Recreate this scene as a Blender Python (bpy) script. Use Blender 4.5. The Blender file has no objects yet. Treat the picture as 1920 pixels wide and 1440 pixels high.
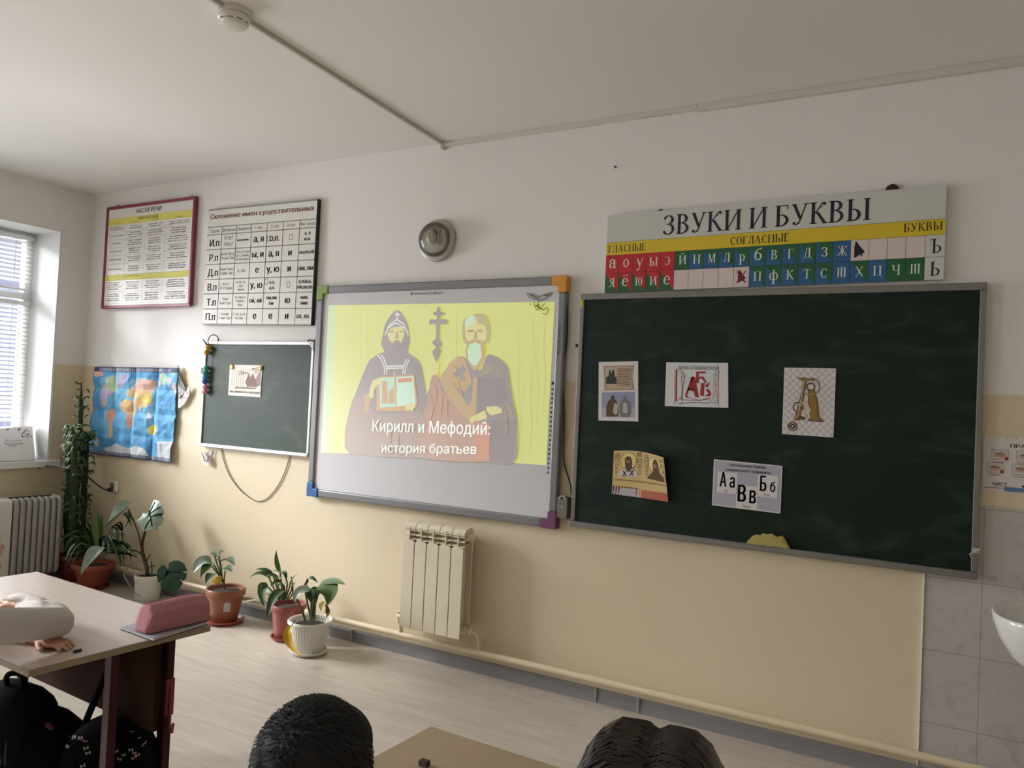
import bpy, bmesh, math, random
from mathutils import Vector, Matrix, noise
from mathutils.geometry import delaunay_2d_cdt
random.seed(7)
S = bpy.context.scene
COL = S.collection

# ------------------------------------------------------------------ camera
CAMROWS = [(0.8692, 0.4923, 0.047, 5.85), (-0.0301, -0.0423, 0.9987, -3.63), (0.4936, -0.8694, -0.0219, 1.455)]
cd = bpy.data.cameras.new('camera')
cam = bpy.data.objects.new('camera', cd)
COL.objects.link(cam)
cd.sensor_fit = 'HORIZONTAL'
cd.sensor_width = 36.0
cd.lens = 1472.06 / 1920 * 36.0
cd.clip_start = 0.05
_r, _u, _b = CAMROWS
cam.matrix_world = Matrix(((_r[0], _u[0], _b[0], _r[3]), (_r[1], _u[1], _b[1], _u[3]), (_r[2], _u[2], _b[2], _b[3]), (0, 0, 0, 1)))
S.camera = cam
S.view_settings.view_transform = 'Standard'
S.view_settings.look = 'None'
S.view_settings.gamma = 1.0
S.view_settings.use_curve_mapping = False
S.view_settings.exposure = EXPOSURE = 0.0

# ------------------------------------------------------------------ daylight
wd = bpy.data.worlds.new('sky')
S.world = wd
wd.use_nodes = True
bg = wd.node_tree.nodes['Background']
bg.inputs['Color'].default_value = (0.72, 0.73, 1.0, 1)
bg.inputs['Strength'].default_value = 0.72

def area(name, loc, rot, sx, sy, power, col=(1, 1, 1)):
    l = bpy.data.lights.new(name, 'AREA')
    l.shape = 'RECTANGLE'; l.size = sx; l.size_y = sy; l.energy = power; l.color = col
    o = bpy.data.objects.new(name, l)
    o.location = loc; o.rotation_euler = rot
    COL.objects.link(o)
    return o
# daylight falling in through each of the three windows of the left wall (the lamps stand outside the panes)
DAY = (1.0, 0.975, 0.95)
def daylight(name, y, power, aim, dist=1.5, z=2.75, size=2.2):
    d = Vector(aim).normalized()
    area(name, (-dist, y, z), (-d).to_track_quat('Z', 'Y').to_euler(), size, size, power, DAY)
daylight('window_daylight', -4.0, 1750, (1.0, 0.45, -0.35), 5.0, 3.8, 6.0)
daylight('high_sky', -3.0, 3600, (1.0, 0.5, -0.8), 4.6, 6.0, 5.0)
daylight('high_sky.001', -5.2, 8500, (0.8, 1.0, -0.75), 4.0, 5.6, 4.0)
daylight('window_daylight.001', -3.95, 60, (1.0, 0.0, -0.6), 1.6, 3.2)
daylight('window_daylight.002', -6.65, 60, (1.0, 0.0, -0.6), 1.6, 3.2)
# added fill lamps outside the windows, aimed up to brighten ceiling and upper wall
daylight('upward_fill', -1.3, 240, (1.0, 0.2, 0.5), 1.2, 0.7, 2.0)
daylight('upward_fill.001', -3.95, 95, (1.0, 0.1, 0.5), 1.2, 0.7, 2.0)
daylight('upward_fill.002', -6.65, 90, (1.0, 0.1, 0.5), 1.2, 0.7, 2.0)

# ------------------------------------------------------------------ materials
def lin(c):
    return tuple(((v / 255.0) / 12.92 if v / 255.0 <= 0.04045 else ((v / 255.0 + 0.055) / 1.055) ** 2.4) for v in c) + (1.0,)
MATS = {}
def mat(name, rgb, rough=0.6, metal=0.0, var=0.0, scale=6.0, bump=0.0, stretch=(1, 1, 1), emit=None, estr=1.0, spec=None, alpha=1.0):
    if name in MATS: return MATS[name]
    m = bpy.data.materials.new(name); m.use_nodes = True
    nt = m.node_tree; b = nt.nodes['Principled BSDF']
    c = lin(rgb)
    b.inputs['Base Color'].default_value = c
    b.inputs['Roughness'].default_value = rough
    b.inputs['Metallic'].default_value = metal
    if spec is not None: b.inputs['Specular IOR Level'].default_value = spec
    if emit is not None:
        b.inputs['Emission Color'].default_value = lin(emit); b.inputs['Emission Strength'].default_value = estr
    if var or bump:
        tc = nt.nodes.new('ShaderNodeTexCoord'); mp = nt.nodes.new('ShaderNodeMapping'); nz = nt.nodes.new('ShaderNodeTexNoise')
        mp.inputs['Scale'].default_value = stretch
        nz.inputs['Scale'].default_value = scale; nz.inputs['Detail'].default_value = 4
        nt.links.new(tc.outputs['Object'], mp.inputs['Vector']); nt.links.new(mp.outputs['Vector'], nz.inputs['Vector'])
        if var:
            mx = nt.nodes.new('ShaderNodeMix'); mx.data_type = 'RGBA'
            mx.inputs['A'].default_value = tuple(v * (1 - var) for v in c[:3]) + (1,)
            mx.inputs['B'].default_value = tuple(min(1, v * (1 + var)) for v in c[:3]) + (1,)
            nt.links.new(nz.outputs['Fac'], mx.inputs['Factor']); nt.links.new(mx.outputs['Result'], b.inputs['Base Color'])
        if bump:
            bp = nt.nodes.new('ShaderNodeBump'); bp.inputs['Strength'].default_value = bump; bp.inputs['Distance'].default_value = 0.01
            nt.links.new(nz.outputs['Fac'], bp.inputs['Height']); nt.links.new(bp.outputs['Normal'], b.inputs['Normal'])
    MATS[name] = m
    return m

def nodes_of(m): return m.node_tree.nodes, m.node_tree.links, m.node_tree.nodes['Principled BSDF']

def wall_paint():
    m = mat('wall_paint', (214, 211, 208), 0.85)
    N, L, b = nodes_of(m)
    g = N.new('ShaderNodeNewGeometry'); sx = N.new('ShaderNodeSeparateXYZ'); L.new(g.outputs['Position'], sx.inputs[0])
    nz = N.new('ShaderNodeTexNoise'); nz.inputs['Scale'].default_value = 9; nz.inputs['Detail'].default_value = 2
    L.new(g.outputs['Position'], nz.inputs['Vector'])
    ad = N.new('ShaderNodeMath'); ad.operation = 'MULTIPLY_ADD'; ad.inputs[1].default_value = 0.006
    L.new(nz.outputs['Fac'], ad.inputs[0]); L.new(sx.outputs['Z'], ad.inputs[2])
    gt = N.new('ShaderNodeMath'); gt.operation = 'GREATER_THAN'; gt.inputs[1].default_value = 1.576
    L.new(ad.outputs[0], gt.inputs[0])
    n2 = N.new('ShaderNodeTexNoise'); n2.inputs['Scale'].default_value = 1.7; n2.inputs['Detail'].default_value = 5
    L.new(g.outputs['Position'], n2.inputs['Vector'])
    def two(a, bb):
        x = N.new('ShaderNodeMix'); x.data_type = 'RGBA'; x.inputs['A'].default_value = lin(a); x.inputs['B'].default_value = lin(bb)
        L.new(n2.outputs['Fac'], x.inputs['Factor']); return x
    w = two((226, 223, 219), (232, 229, 225)); e = two((212, 197, 166), (219, 205, 175))
    mx = N.new('ShaderNodeMix'); mx.data_type = 'RGBA'
    L.new(gt.outputs[0], mx.inputs['Factor']); L.new(e.outputs['Result'], mx.inputs['A']); L.new(w.outputs['Result'], mx.inputs['B'])
    L.new(mx.outputs['Result'], b.inputs['Base Color'])
    # the lower band is oil paint: a little glossier than the whitewash above
    mr = N.new('ShaderNodeMath'); mr.operation = 'MULTIPLY_ADD'; mr.inputs[1].default_value = 0.4; mr.inputs[2].default_value = 0.5
    L.new(gt.outputs[0], mr.inputs[0]); L.new(mr.outputs[0], b.inputs['Roughness'])
    n3 = N.new('ShaderNodeTexNoise'); n3.inputs['Scale'].default_value = 14; n3.inputs['Detail'].default_value = 4
    L.new(g.outputs['Position'], n3.inputs['Vector'])
    bp = N.new('ShaderNodeBump'); bp.inputs['Strength'].default_value = 0.12; bp.inputs['Distance'].default_value = 0.01
    L.new(n3.outputs['Fac'], bp.inputs['Height']); L.new(bp.outputs['Normal'], b.inputs['Normal'])
    return m

def laminate():
    m = mat('laminate_planks', (190, 178, 165), 0.38)
    N, L, b = nodes_of(m)
    g = N.new('ShaderNodeNewGeometry')
    br = N.new('ShaderNodeTexBrick')
    br.inputs['Scale'].default_value = 1.0; br.inputs['Brick Width'].default_value = 1.25; br.inputs['Row Height'].default_value = 0.192
    br.inputs['Mortar Size'].default_value = 0.0012; br.inputs['Mortar Smooth'].default_value = 0.3
    br.inputs['Color1'].default_value = lin((190, 181, 167)); br.inputs['Color2'].default_value = lin((196, 187, 173)); br.inputs['Mortar'].default_value = lin((180, 170, 157))
    L.new(g.outputs['Position'], br.inputs['Vector'])
    mp = N.new('ShaderNodeMapping'); mp.inputs['Scale'].default_value = (1.0, 9.0, 1.0); L.new(g.outputs['Position'], mp.inputs['Vector'])
    nz = N.new('ShaderNodeTexNoise'); nz.inputs['Scale'].default_value = 2.2; nz.inputs['Detail'].default_value = 8; nz.inputs['Distortion'].default_value = 1.6
    L.new(mp.outputs['Vector'], nz.inputs['Vector'])
    cr = N.new('ShaderNodeValToRGB'); cr.color_ramp.elements[0].position = 0.3; cr.color_ramp.elements[0].color = (0.76, 0.735, 0.70, 1)
    cr.color_ramp.elements[1].position = 0.65; cr.color_ramp.elements[1].color = (1, 1, 1, 1)
    L.new(nz.outputs['Fac'], cr.inputs['Fac'])
    mx = N.new('ShaderNodeMix'); mx.data_type = 'RGBA'; mx.blend_type = 'MULTIPLY'; mx.inputs['Factor'].default_value = 0.8
    L.new(br.outputs['Color'], mx.inputs['A']); L.new(cr.outputs['Color'], mx.inputs['B'])
    L.new(mx.outputs['Result'], b.inputs['Base Color'])
    return m

def tile_mat():
    m = mat('marbled_wall_tile', (196, 190, 190), 0.3)
    N, L, b = nodes_of(m)
    g = N.new('ShaderNodeNewGeometry'); mp = N.new('ShaderNodeMapping')
    # x runs along the wall, z up: turn wall coordinates into brick coordinates
    sx = N.new('ShaderNodeSeparateXYZ'); cb = N.new('ShaderNodeCombineXYZ'); L.new(g.outputs['Position'], sx.inputs[0])
    a1 = N.new('ShaderNodeMath'); a1.operation = 'SUBTRACT'; a1.inputs[1].default_value = 5.757; L.new(sx.outputs['X'], a1.inputs[0])
    a2 = N.new('ShaderNodeMath'); a2.operation = 'ADD'; a2.inputs[1].default_value = 0.048; L.new(sx.outputs['Z'], a2.inputs[0])
    L.new(a1.outputs[0], cb.inputs['X']); L.new(a2.outputs[0], cb.inputs['Y'])
    br = N.new('ShaderNodeTexBrick'); br.offset = 0.0
    br.inputs['Scale'].default_value = 1.0; br.inputs['Brick Width'].default_value = 0.2; br.inputs['Row Height'].default_value = 0.2915
    br.inputs['Mortar Size'].default_value = 0.0014; br.inputs['Mortar Smooth'].default_value = 0.2
    br.inputs['Color1'].default_value = lin((186, 179, 177)); br.inputs['Color2'].default_value = lin((190, 182, 180)); br.inputs['Mortar'].default_value = lin((146, 134, 126))
    L.new(cb.outputs[0], br.inputs['Vector'])
    nz = N.new('ShaderNodeTexNoise'); nz.inputs['Scale'].default_value = 9; nz.inputs['Detail'].default_value = 6; nz.inputs['Distortion'].default_value = 2
    L.new(g.outputs['Position'], nz.inputs['Vector'])
    cr = N.new('ShaderNodeValToRGB'); cr.color_ramp.elements[0].position = 0.32; cr.color_ramp.elements[0].color = (0.86, 0.85, 0.84, 1); cr.color_ramp.elements[1].position = 0.45; cr.color_ramp.elements[1].color = (1, 1, 1, 1)
    L.new(nz.outputs['Fac'], cr.inputs['Fac'])
    mx = N.new('ShaderNodeMix'); mx.data_type = 'RGBA'; mx.blend_type = 'MULTIPLY'; mx.inputs['Factor'].default_value = 1
    L.new(br.outputs['Color'], mx.inputs['A']); L.new(cr.outputs['Color'], mx.inputs['B']); L.new(mx.outputs['Result'], b.inputs['Base Color'])
    return m

def chalky(name, rgb, dust, amount, rough):
    m = mat(name, rgb, rough, spec=0.25)
    N, L, b = nodes_of(m)
    tc = N.new('ShaderNodeTexCoord'); mp = N.new('ShaderNodeMapping'); mp.inputs['Scale'].default_value = (1.2, 1.2, 3.2); mp.inputs['Rotation'].default_value = (0, 0.5, 0)
    nz = N.new('ShaderNodeTexNoise'); nz.inputs['Scale'].default_value = 2.6; nz.inputs['Detail'].default_value = 6; nz.inputs['Distortion'].default_value = 1.4
    L.new(tc.outputs['Object'], mp.inputs['Vector']); L.new(mp.outputs['Vector'], nz.inputs['Vector'])
    cr = N.new('ShaderNodeValToRGB'); cr.color_ramp.elements[0].position = 0.5; cr.color_ramp.elements[0].color = (0, 0, 0, 1)
    cr.color_ramp.elements[1].position = 0.8; cr.color_ramp.elements[1].color = (amount,) * 3 + (1,)
    L.new(nz.outputs['Fac'], cr.inputs['Fac'])
    mx = N.new('ShaderNodeMix'); mx.data_type = 'RGBA'; mx.inputs['A'].default_value = lin(rgb); mx.inputs['B'].default_value = lin(dust)
    L.new(cr.outputs['Color'], mx.inputs['Factor']); L.new(mx.outputs['Result'], b.inputs['Base Color'])
    return m

def glass(name, tint=(0.95, 0.97, 1.0), gloss=0.12, clear=True, rough=0.03):
    m = bpy.data.materials.new(name); m.use_nodes = True
    nt = m.node_tree; nt.nodes.clear()
    out = nt.nodes.new('ShaderNodeOutputMaterial'); tr = nt.nodes.new('ShaderNodeBsdfTransparent'); gl = nt.nodes.new('ShaderNodeBsdfGlossy'); mx = nt.nodes.new('ShaderNodeMixShader')
    fr = nt.nodes.new('ShaderNodeFresnel'); fr.inputs['IOR'].default_value = 1.0 + gloss * 4
    tr.inputs['Color'].default_value = tint + (1,); gl.inputs['Roughness'].default_value = rough
    nt.links.new(fr.outputs[0], mx.inputs['Fac']); nt.links.new(tr.outputs[0], mx.inputs[1]); nt.links.new(gl.outputs[0], mx.inputs[2]); nt.links.new(mx.outputs[0], out.inputs['Surface'])
    return m

def translucent(name, rgb, fac):
    m = bpy.data.materials.new(name); m.use_nodes = True
    nt = m.node_tree; nt.nodes.clear()
    out = nt.nodes.new('ShaderNodeOutputMaterial'); d = nt.nodes.new('ShaderNodeBsdfDiffuse'); t = nt.nodes.new('ShaderNodeBsdfTranslucent'); mx = nt.nodes.new('ShaderNodeMixShader')
    d.inputs['Color'].default_value = lin(rgb); t.inputs['Color'].default_value = lin(rgb); mx.inputs['Fac'].default_value = fac
    nt.links.new(d.outputs[0], mx.inputs[1]); nt.links.new(t.outputs[0], mx.inputs[2]); nt.links.new(mx.outputs[0], out.inputs['Surface'])
    return m

M_WALL = wall_paint(); M_FLOOR = laminate(); M_TILE = tile_mat()
M_CEIL = mat('ceiling_whitewash', (226, 223, 219), 0.9, var=0.02, scale=1.5, bump=0.05)
M_WHITE = mat('white_plastic', (225, 225, 222), 0.35, var=0.02)
M_PLASTER = mat('white_reveal_plaster', (222, 223, 222), 0.7, var=0.02)
M_PVC = mat('white_window_plastic', (228, 230, 230), 0.3, var=0.015)
M_GREY = mat('grey_plastic_skirting', (128, 126, 128), 0.45, var=0.05, scale=3)
M_CREAM = mat('cream_radiator_enamel', (222, 211, 186), 0.35, var=0.03, scale=4)
M_PIPE = mat('cream_pipe_paint', (216, 200, 168), 0.4, var=0.05, scale=8, bump=0.1)
M_ALU = mat('brushed_aluminium', (150, 149, 146), 0.38, 0.75, var=0.08, scale=20)
M_ALU_LIGHT = mat('pale_aluminium', (205, 206, 204), 0.35, 0.6, var=0.04)
M_BOARDGREY = mat('grey_board_frame', (128, 128, 130), 0.42, 0.35, var=0.04)
M_PAPER = mat('white_paper', (216, 212, 210), 0.7, var=0.015)
M_BLACK = mat('black_ink', (18, 17, 18), 0.6)
M_DARKGREY = mat('dark_grey_ink', (70, 68, 70), 0.6)
M_WIRE = mat('dark_wire', (38, 33, 28), 0.5, var=0.1)

# ------------------------------------------------------------------ mesh builder
def tag(o, label=None, cat=None, group=None, kind=None):
    if label: o['label'] = label
    if cat: o['category'] = cat
    if group: o['group'] = group
    if kind: o['kind'] = kind
    return o

def thing(name, loc, label, cat, group=None):
    o = bpy.data.objects.new(name, None); o.empty_display_size = 0.05
    o.location = loc; COL.objects.link(o)
    return tag(o, label, cat, group)

TXT = {}
def text_mesh(body, bold=0.0):
    """flat mesh of a line of lettering: every outline is filled on its own, holes go to the outline around them"""
    k = (body, bold)
    if k in TXT: return TXT[k]
    c = bpy.data.curves.new('lettering', 'FONT'); c.body = body; c.size = 1.0
    o = bpy.data.objects.new('lettering', c); COL.objects.link(o)
    bpy.context.view_layer.update()
    cu = o.to_curve(bpy.context.evaluated_depsgraph_get()); loops = []
    for sp in cu.splines:
        P = []; B = sp.bezier_points; n = len(B)
        for i in range(n):
            p, q = B[i], B[(i + 1) % n]; p0, p1, p2, p3 = (Vector(v[:2]) for v in (p.co, p.handle_right, q.handle_left, q.co))
            ch = (p3 - p0); straight = ch.length < 1e-6 or max(abs(ch.cross(p1 - p0)), abs(ch.cross(p2 - p0))) / max(ch.length, 1e-9) < 0.004
            m = 1 if straight else 3
            for j in range(m):
                t = j / m; P.append(p0 * (1 - t) ** 3 + p1 * 3 * t * (1 - t) ** 2 + p2 * 3 * t * t * (1 - t) + p3 * t ** 3)
        if len(P) > 2: loops.append([(v.x, v.y) for v in P])
    o.to_curve_clear(); bpy.data.objects.remove(o); bpy.data.curves.remove(c)
    # letters: loops whose boxes touch belong together; each letter is triangulated and filled by winding number
    box = [(min(p[0] for p in P), max(p[0] for p in P)) for P in loops]; groups = []
    for i in sorted(range(len(loops)), key=lambda i: box[i][0]):
        if groups and box[i][0] < groups[-1][1] - 1e-4: groups[-1][0].append(i); groups[-1][1] = max(groups[-1][1], box[i][1])
        else: groups.append([[i], box[i][1]])
    V = []; F = []
    for ids, _ in groups:
        vs = []; es = []
        for i in ids:
            n0 = len(vs); n = len(loops[i]); vs += [Vector(p) for p in loops[i]]; es += [(n0 + k, n0 + (k + 1) % n) for k in range(n)]
        ov, oe, of, _a, _b, _c = delaunay_2d_cdt(vs, es, [], 0, 1e-5)
        b0 = len(V); V += [(p.x, p.y) for p in ov]
        for f in of:
            cx = sum(ov[k].x for k in f) / len(f); cy = sum(ov[k].y for k in f) / len(f); wn = 0
            for i in ids:
                P = loops[i]
                for k in range(len(P)):
                    (x0, y0), (x1, y1) = P[k - 1], P[k]
                    if (y0 <= cy) != (y1 <= cy) and (x0 + (cy - y0) * (x1 - x0) / (y1 - y0)) > cx: wn += 1 if y1 > y0 else -1
            if wn: F.append(tuple(b0 + k for k in f))
    if bold > 0.012:
        nV = len(V); V2 = []; F2 = []
        for j, dx in enumerate((-bold * .9, 0, bold * .9)): V2 += [(x + dx, y) for x, y in V]; F2 += [tuple(i + j * nV for i in f) for f in F]
        V, F = V2, F2
    xs = [v[0] for v in V] or [0]; ys = [v[1] for v in V] or [0]
    TXT[k] = (V, F, min(xs), max(xs), min(ys), max(ys))
    return TXT[k]

class MB:
    def __init__(s): s.v = []; s.f = []; s.mi = []; s.m = []
    def idx(s, m):
        if m not in s.m: s.m.append(m)
        return s.m.index(m)
    def add(s, V, F, m):
        b = len(s.v); i = s.idx(m)
        s.v += [tuple(p) for p in V]
        for f in F: s.f.append(tuple(b + k for k in f)); s.mi.append(i)
        return s
    def box(s, x0, x1, y0, y1, z0, z1, m):
        V = [(x, y, z) for x in (x0, x1) for y in (y0, y1) for z in (z0, z1)]
        return s.add(V, [(0, 1, 3, 2), (4, 6, 7, 5), (0, 4, 5, 1), (2, 3, 7, 6), (0, 2, 6, 4), (1, 5, 7, 3)], m)
    def obox(s, c, ax, ay, az, m):
        c, ax, ay, az = map(Vector, (c, ax, ay, az))
        V = [c + i * ax + j * ay + k * az for i in (-1, 1) for j in (-1, 1) for k in (-1, 1)]
        return s.add(V, [(0, 1, 3, 2), (4, 6, 7, 5), (0, 4, 5, 1), (2, 3, 7, 6), (0, 2, 6, 4), (1, 5, 7, 3)], m)
    def tube(s, path, r, m, n=10, closed=False):
        P = [Vector(p) for p in path]; K = len(P)
        R = r if isinstance(r, (list, tuple)) else [r] * K
        V = []; prev = None
        for i in range(K):
            if closed: t = (P[(i + 1) % K] - P[i - 1])
            else: t = P[min(i + 1, K - 1)] - P[max(i - 1, 0)]
            t = t.normalized() if t.length > 1e-9 else Vector((0, 0, 1))
            if prev is None:
                a = Vector((0, 0, 1)) if abs(t.z) < 0.9 else Vector((1, 0, 0))
                prev = t.cross(a).normalized()
            nrm = (prev - t * prev.dot(t)); nrm = nrm.normalized() if nrm.length > 1e-6 else t.orthogonal().normalized()
            prev = nrm; bn = t.cross(nrm)
            for k in range(n):
                a = 2 * math.pi * k / n
                V.append(P[i] + (nrm * math.cos(a) + bn * math.sin(a)) * R[i])
        F = []
        for i in range(K if closed else K - 1):
            j = (i + 1) % K
            for k in range(n): F.append((i * n + k, i * n + (k + 1) % n, j * n + (k + 1) % n, j * n + k))
        if not closed: F += [tuple(range(n))[::-1], tuple((K - 1) * n + k for k in range(n))]
        return s.add(V, F, m)
    def lathe(s, prof, c, m, n=32, axis='z', ribs=0, ribamp=0.0, ribz=None):
        V = []; c = Vector(c); K = len(prof)
        for (r, z) in prof:
            for k in range(n):
                a = 2 * math.pi * k / n
                rr = r
                if ribs and (ribz is None or ribz[0] < z < ribz[1]): rr = r - ribamp * (0.5 + 0.5 * math.cos(a * ribs)) ** 3
                p = Vector((rr * math.cos(a), rr * math.sin(a), z))
                if axis == 'y': p = Vector((p.x, -p.z, p.y))
                if axis == 'x': p = Vector((p.z, p.x, p.y))
                V.append(c + p)
        F = [(i * n + k, i * n + (k + 1) % n, (i + 1) * n + (k + 1) % n, (i + 1) * n + k) for i in range(K - 1) for k in range(n)]
        if prof[0][0] > 1e-6: F.append(tuple(range(n))[::-1])
        if prof[-1][0] > 1e-6: F.append(tuple((K - 1) * n + k for k in range(n)))
        return s.add(V, F, m)
    def ell(s, c, rad, m, n=16, rings=10, rot=None):
        V = []; c = Vector(c)
        for i in range(rings + 1):
            t = math.pi * i / rings
            for k in range(n):
                a = 2 * math.pi * k / n
                p = Vector((rad[0] * math.sin(t) * math.cos(a), rad[1] * math.sin(t) * math.sin(a), rad[2] * math.cos(t)))
                if rot: p = rot @ p
                V.append(c + p)
        F = [(i * n + k, i * n + (k + 1) % n, (i + 1) * n + (k + 1) % n, (i + 1) * n + k) for i in range(rings) for k in range(n)]
        return s.add(V, F, m)
    def poly(s, P, m): return s.add(P, [tuple(range(len(P)))], m)
    def flat(s, XZ, y, m): return s.poly([(p[0], y, p[1]) for p in XZ], m)
    def rect(s, x0, x1, z0, z1, y, m): return s.flat([(x0, z0), (x1, z0), (x1, z1), (x0, z1)], y, m)
    def disc(s, x, z, r, y, m, n=16, rz=None): return s.flat([(x + r * math.cos(2 * math.pi * k / n), z + (rz or r) * math.sin(2 * math.pi * k / n)) for k in range(n)], y, m)
    def line(s, P, w, y, m):
        for a, b in zip(P[:-1], P[1:]):
            d = Vector((b[0] - a[0], b[1] - a[1])); 
            if d.length < 1e-9: continue
            d.normalize(); nx, nz = -d.y * w / 2, d.x * w / 2; ex, ez = d.x * w * .3, d.y * w * .3
            s.flat([(a[0] + nx - ex, a[1] + nz - ez), (a[0] - nx - ex, a[1] - nz - ez), (b[0] - nx + ex, b[1] - nz + ez), (b[0] + nx + ex, b[1] + nz + ez)], y, m)
        return s
    def prism(s, XZ, y0, y1, m):
        n = len(XZ)
        V = [(p[0], y0, p[1]) for p in XZ] + [(p[0], y1, p[1]) for p in XZ]
        return s.add(V, [tuple(range(n)), tuple(range(n, 2 * n))[::-1]] + [(i, (i + 1) % n, n + (i + 1) % n, n + i) for i in range(n)], m)
    def text(s, body, x0, x1, z0, z1, y, m, bold=0.0, slant=0.0, rot=0):
        """flat lettering filling the box x0..x1, z0..z1 in the plane y, facing -y"""
        V, F, a0, a1, b0, b1 = text_mesh(body, bold)
        if not V: return s
        W = max(a1 - a0, 1e-6); H = max(b1 - b0, 1e-6); out = []
        for v in V:
            p, q = (v[0] - a0) / W, (v[1] - b0) / H
            if rot == 90: p, q = q, 1 - p
            out.append((x0 + (x1 - x0) * p + slant * (z0 + (z1 - z0) * q - z0), y, z0 + (z1 - z0) * q))
        return s.add(out, F, m)
    def textc(s, body, x, z, h, y, m, bold=0.0, maxw=None, cap=True):
        """lettering of cap height h centred on x with its baseline at z"""
        V, F, a0, a1, b0, b1 = text_mesh(body, bold)
        if not V: return s
        k = h / 0.73; kx = k
        if maxw and (a1 - a0) * k > maxw: kx = maxw / (a1 - a0)
        return s.add([(x + (v[0] - (a0 + a1) / 2) * kx, y, z + v[1] * k) for v in V], F, m)
    def xf(s, fn):
        s.v = [tuple(fn(Vector(p))) for p in s.v]; return s
    def build(s, name, parent=None, smooth=False, bevel=0.0, sub=0, angle=35, label=None, origin=None):
        me = bpy.data.meshes.new(name)
        org = Vector(parent_world(parent)) if parent else None
        if org is None:
            if origin is not None: org = Vector(origin)
            else:
                xs, ys, zs = zip(*s.v); org = Vector(((min(xs) + max(xs)) / 2, (min(ys) + max(ys)) / 2, min(zs)))
        me.from_pydata([tuple(Vector(p) - org) for p in s.v], [], s.f)
        for m in s.m: me.materials.append(m)
        me.polygons.foreach_set('material_index', s.mi)
        me.update()
        bm = bmesh.new(); bm.from_mesh(me)
        bmesh.ops.recalc_face_normals(bm, faces=bm.faces); bm.to_mesh(me); bm.free()
        if smooth:
            me.polygons.foreach_set('use_smooth', [True] * len(me.polygons))
            try: me.set_sharp_from_angle(angle=math.radians(angle))
            except Exception: pass
        o = bpy.data.objects.new(name, me); COL.objects.link(o)
        if parent: o.parent = parent
        else: o.location = org
        if bevel:
            b = o.modifiers.new('edge', 'BEVEL'); b.width = bevel; b.segments = 2; b.limit_method = 'ANGLE'
        if sub:
            b = o.modifiers.new('soft', 'SUBSURF'); b.levels = sub; b.render_levels = sub
        if label: o['label'] = label
        return o

def parent_world(p):
    l = Vector((0, 0, 0))
    while p is not None: l = l + Vector(p.location); p = p.parent
    return l

def struct(o): o['kind'] = 'structure'; return o
def smooth_loop(P, n=4):
    """closed Catmull-Rom through 2D points"""
    out = []; K = len(P)
    for i in range(K):
        a, b, c, d = P[i - 1], P[i], P[(i + 1) % K], P[(i + 2) % K]
        for k in range(n):
            t = k / n; out.append(tuple(0.5 * ((2 * b[j]) + (c[j] - a[j]) * t + (2 * a[j] - 5 * b[j] + 4 * c[j] - d[j]) * t * t + (3 * b[j] - a[j] - 3 * c[j] + d[j]) * t ** 3) for j in (0, 1)))
    return out
def lerp(a, b, t): return a + (b - a) * t
def bez(p0, p1, p2, n=10):
    p0, p1, p2 = map(Vector, (p0, p1, p2)); return [p0 * (1 - t) ** 2 + p1 * 2 * t * (1 - t) + p2 * t * t for t in [i / n for i in range(n + 1)]]
def catmull(P, n=6):
    P = [Vector(p) for p in P]; out = []
    for i in range(len(P) - 1):
        a, b, c, d = P[max(i - 1, 0)], P[i], P[i + 1], P[min(i + 2, len(P) - 1)]
        for k in range(n):
            t = k / n
            out.append(0.5 * ((2 * b) + (c - a) * t + (2 * a - 5 * b + 4 * c - d) * t * t + (3 * b - a - 3 * c + d) * t ** 3))
    out.append(P[-1]); return out
def inside(p, poly):
    x, y = p; r = False; j = len(poly) - 1
    for i in range(len(poly)):
        xi, yi = poly[i]; xj, yj = poly[j]
        if (yi > y) != (yj > y) and x < (xj - xi) * (y - yi) / (yj - yi + 1e-12) + xi: r = not r
        j = i
    return r

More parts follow.
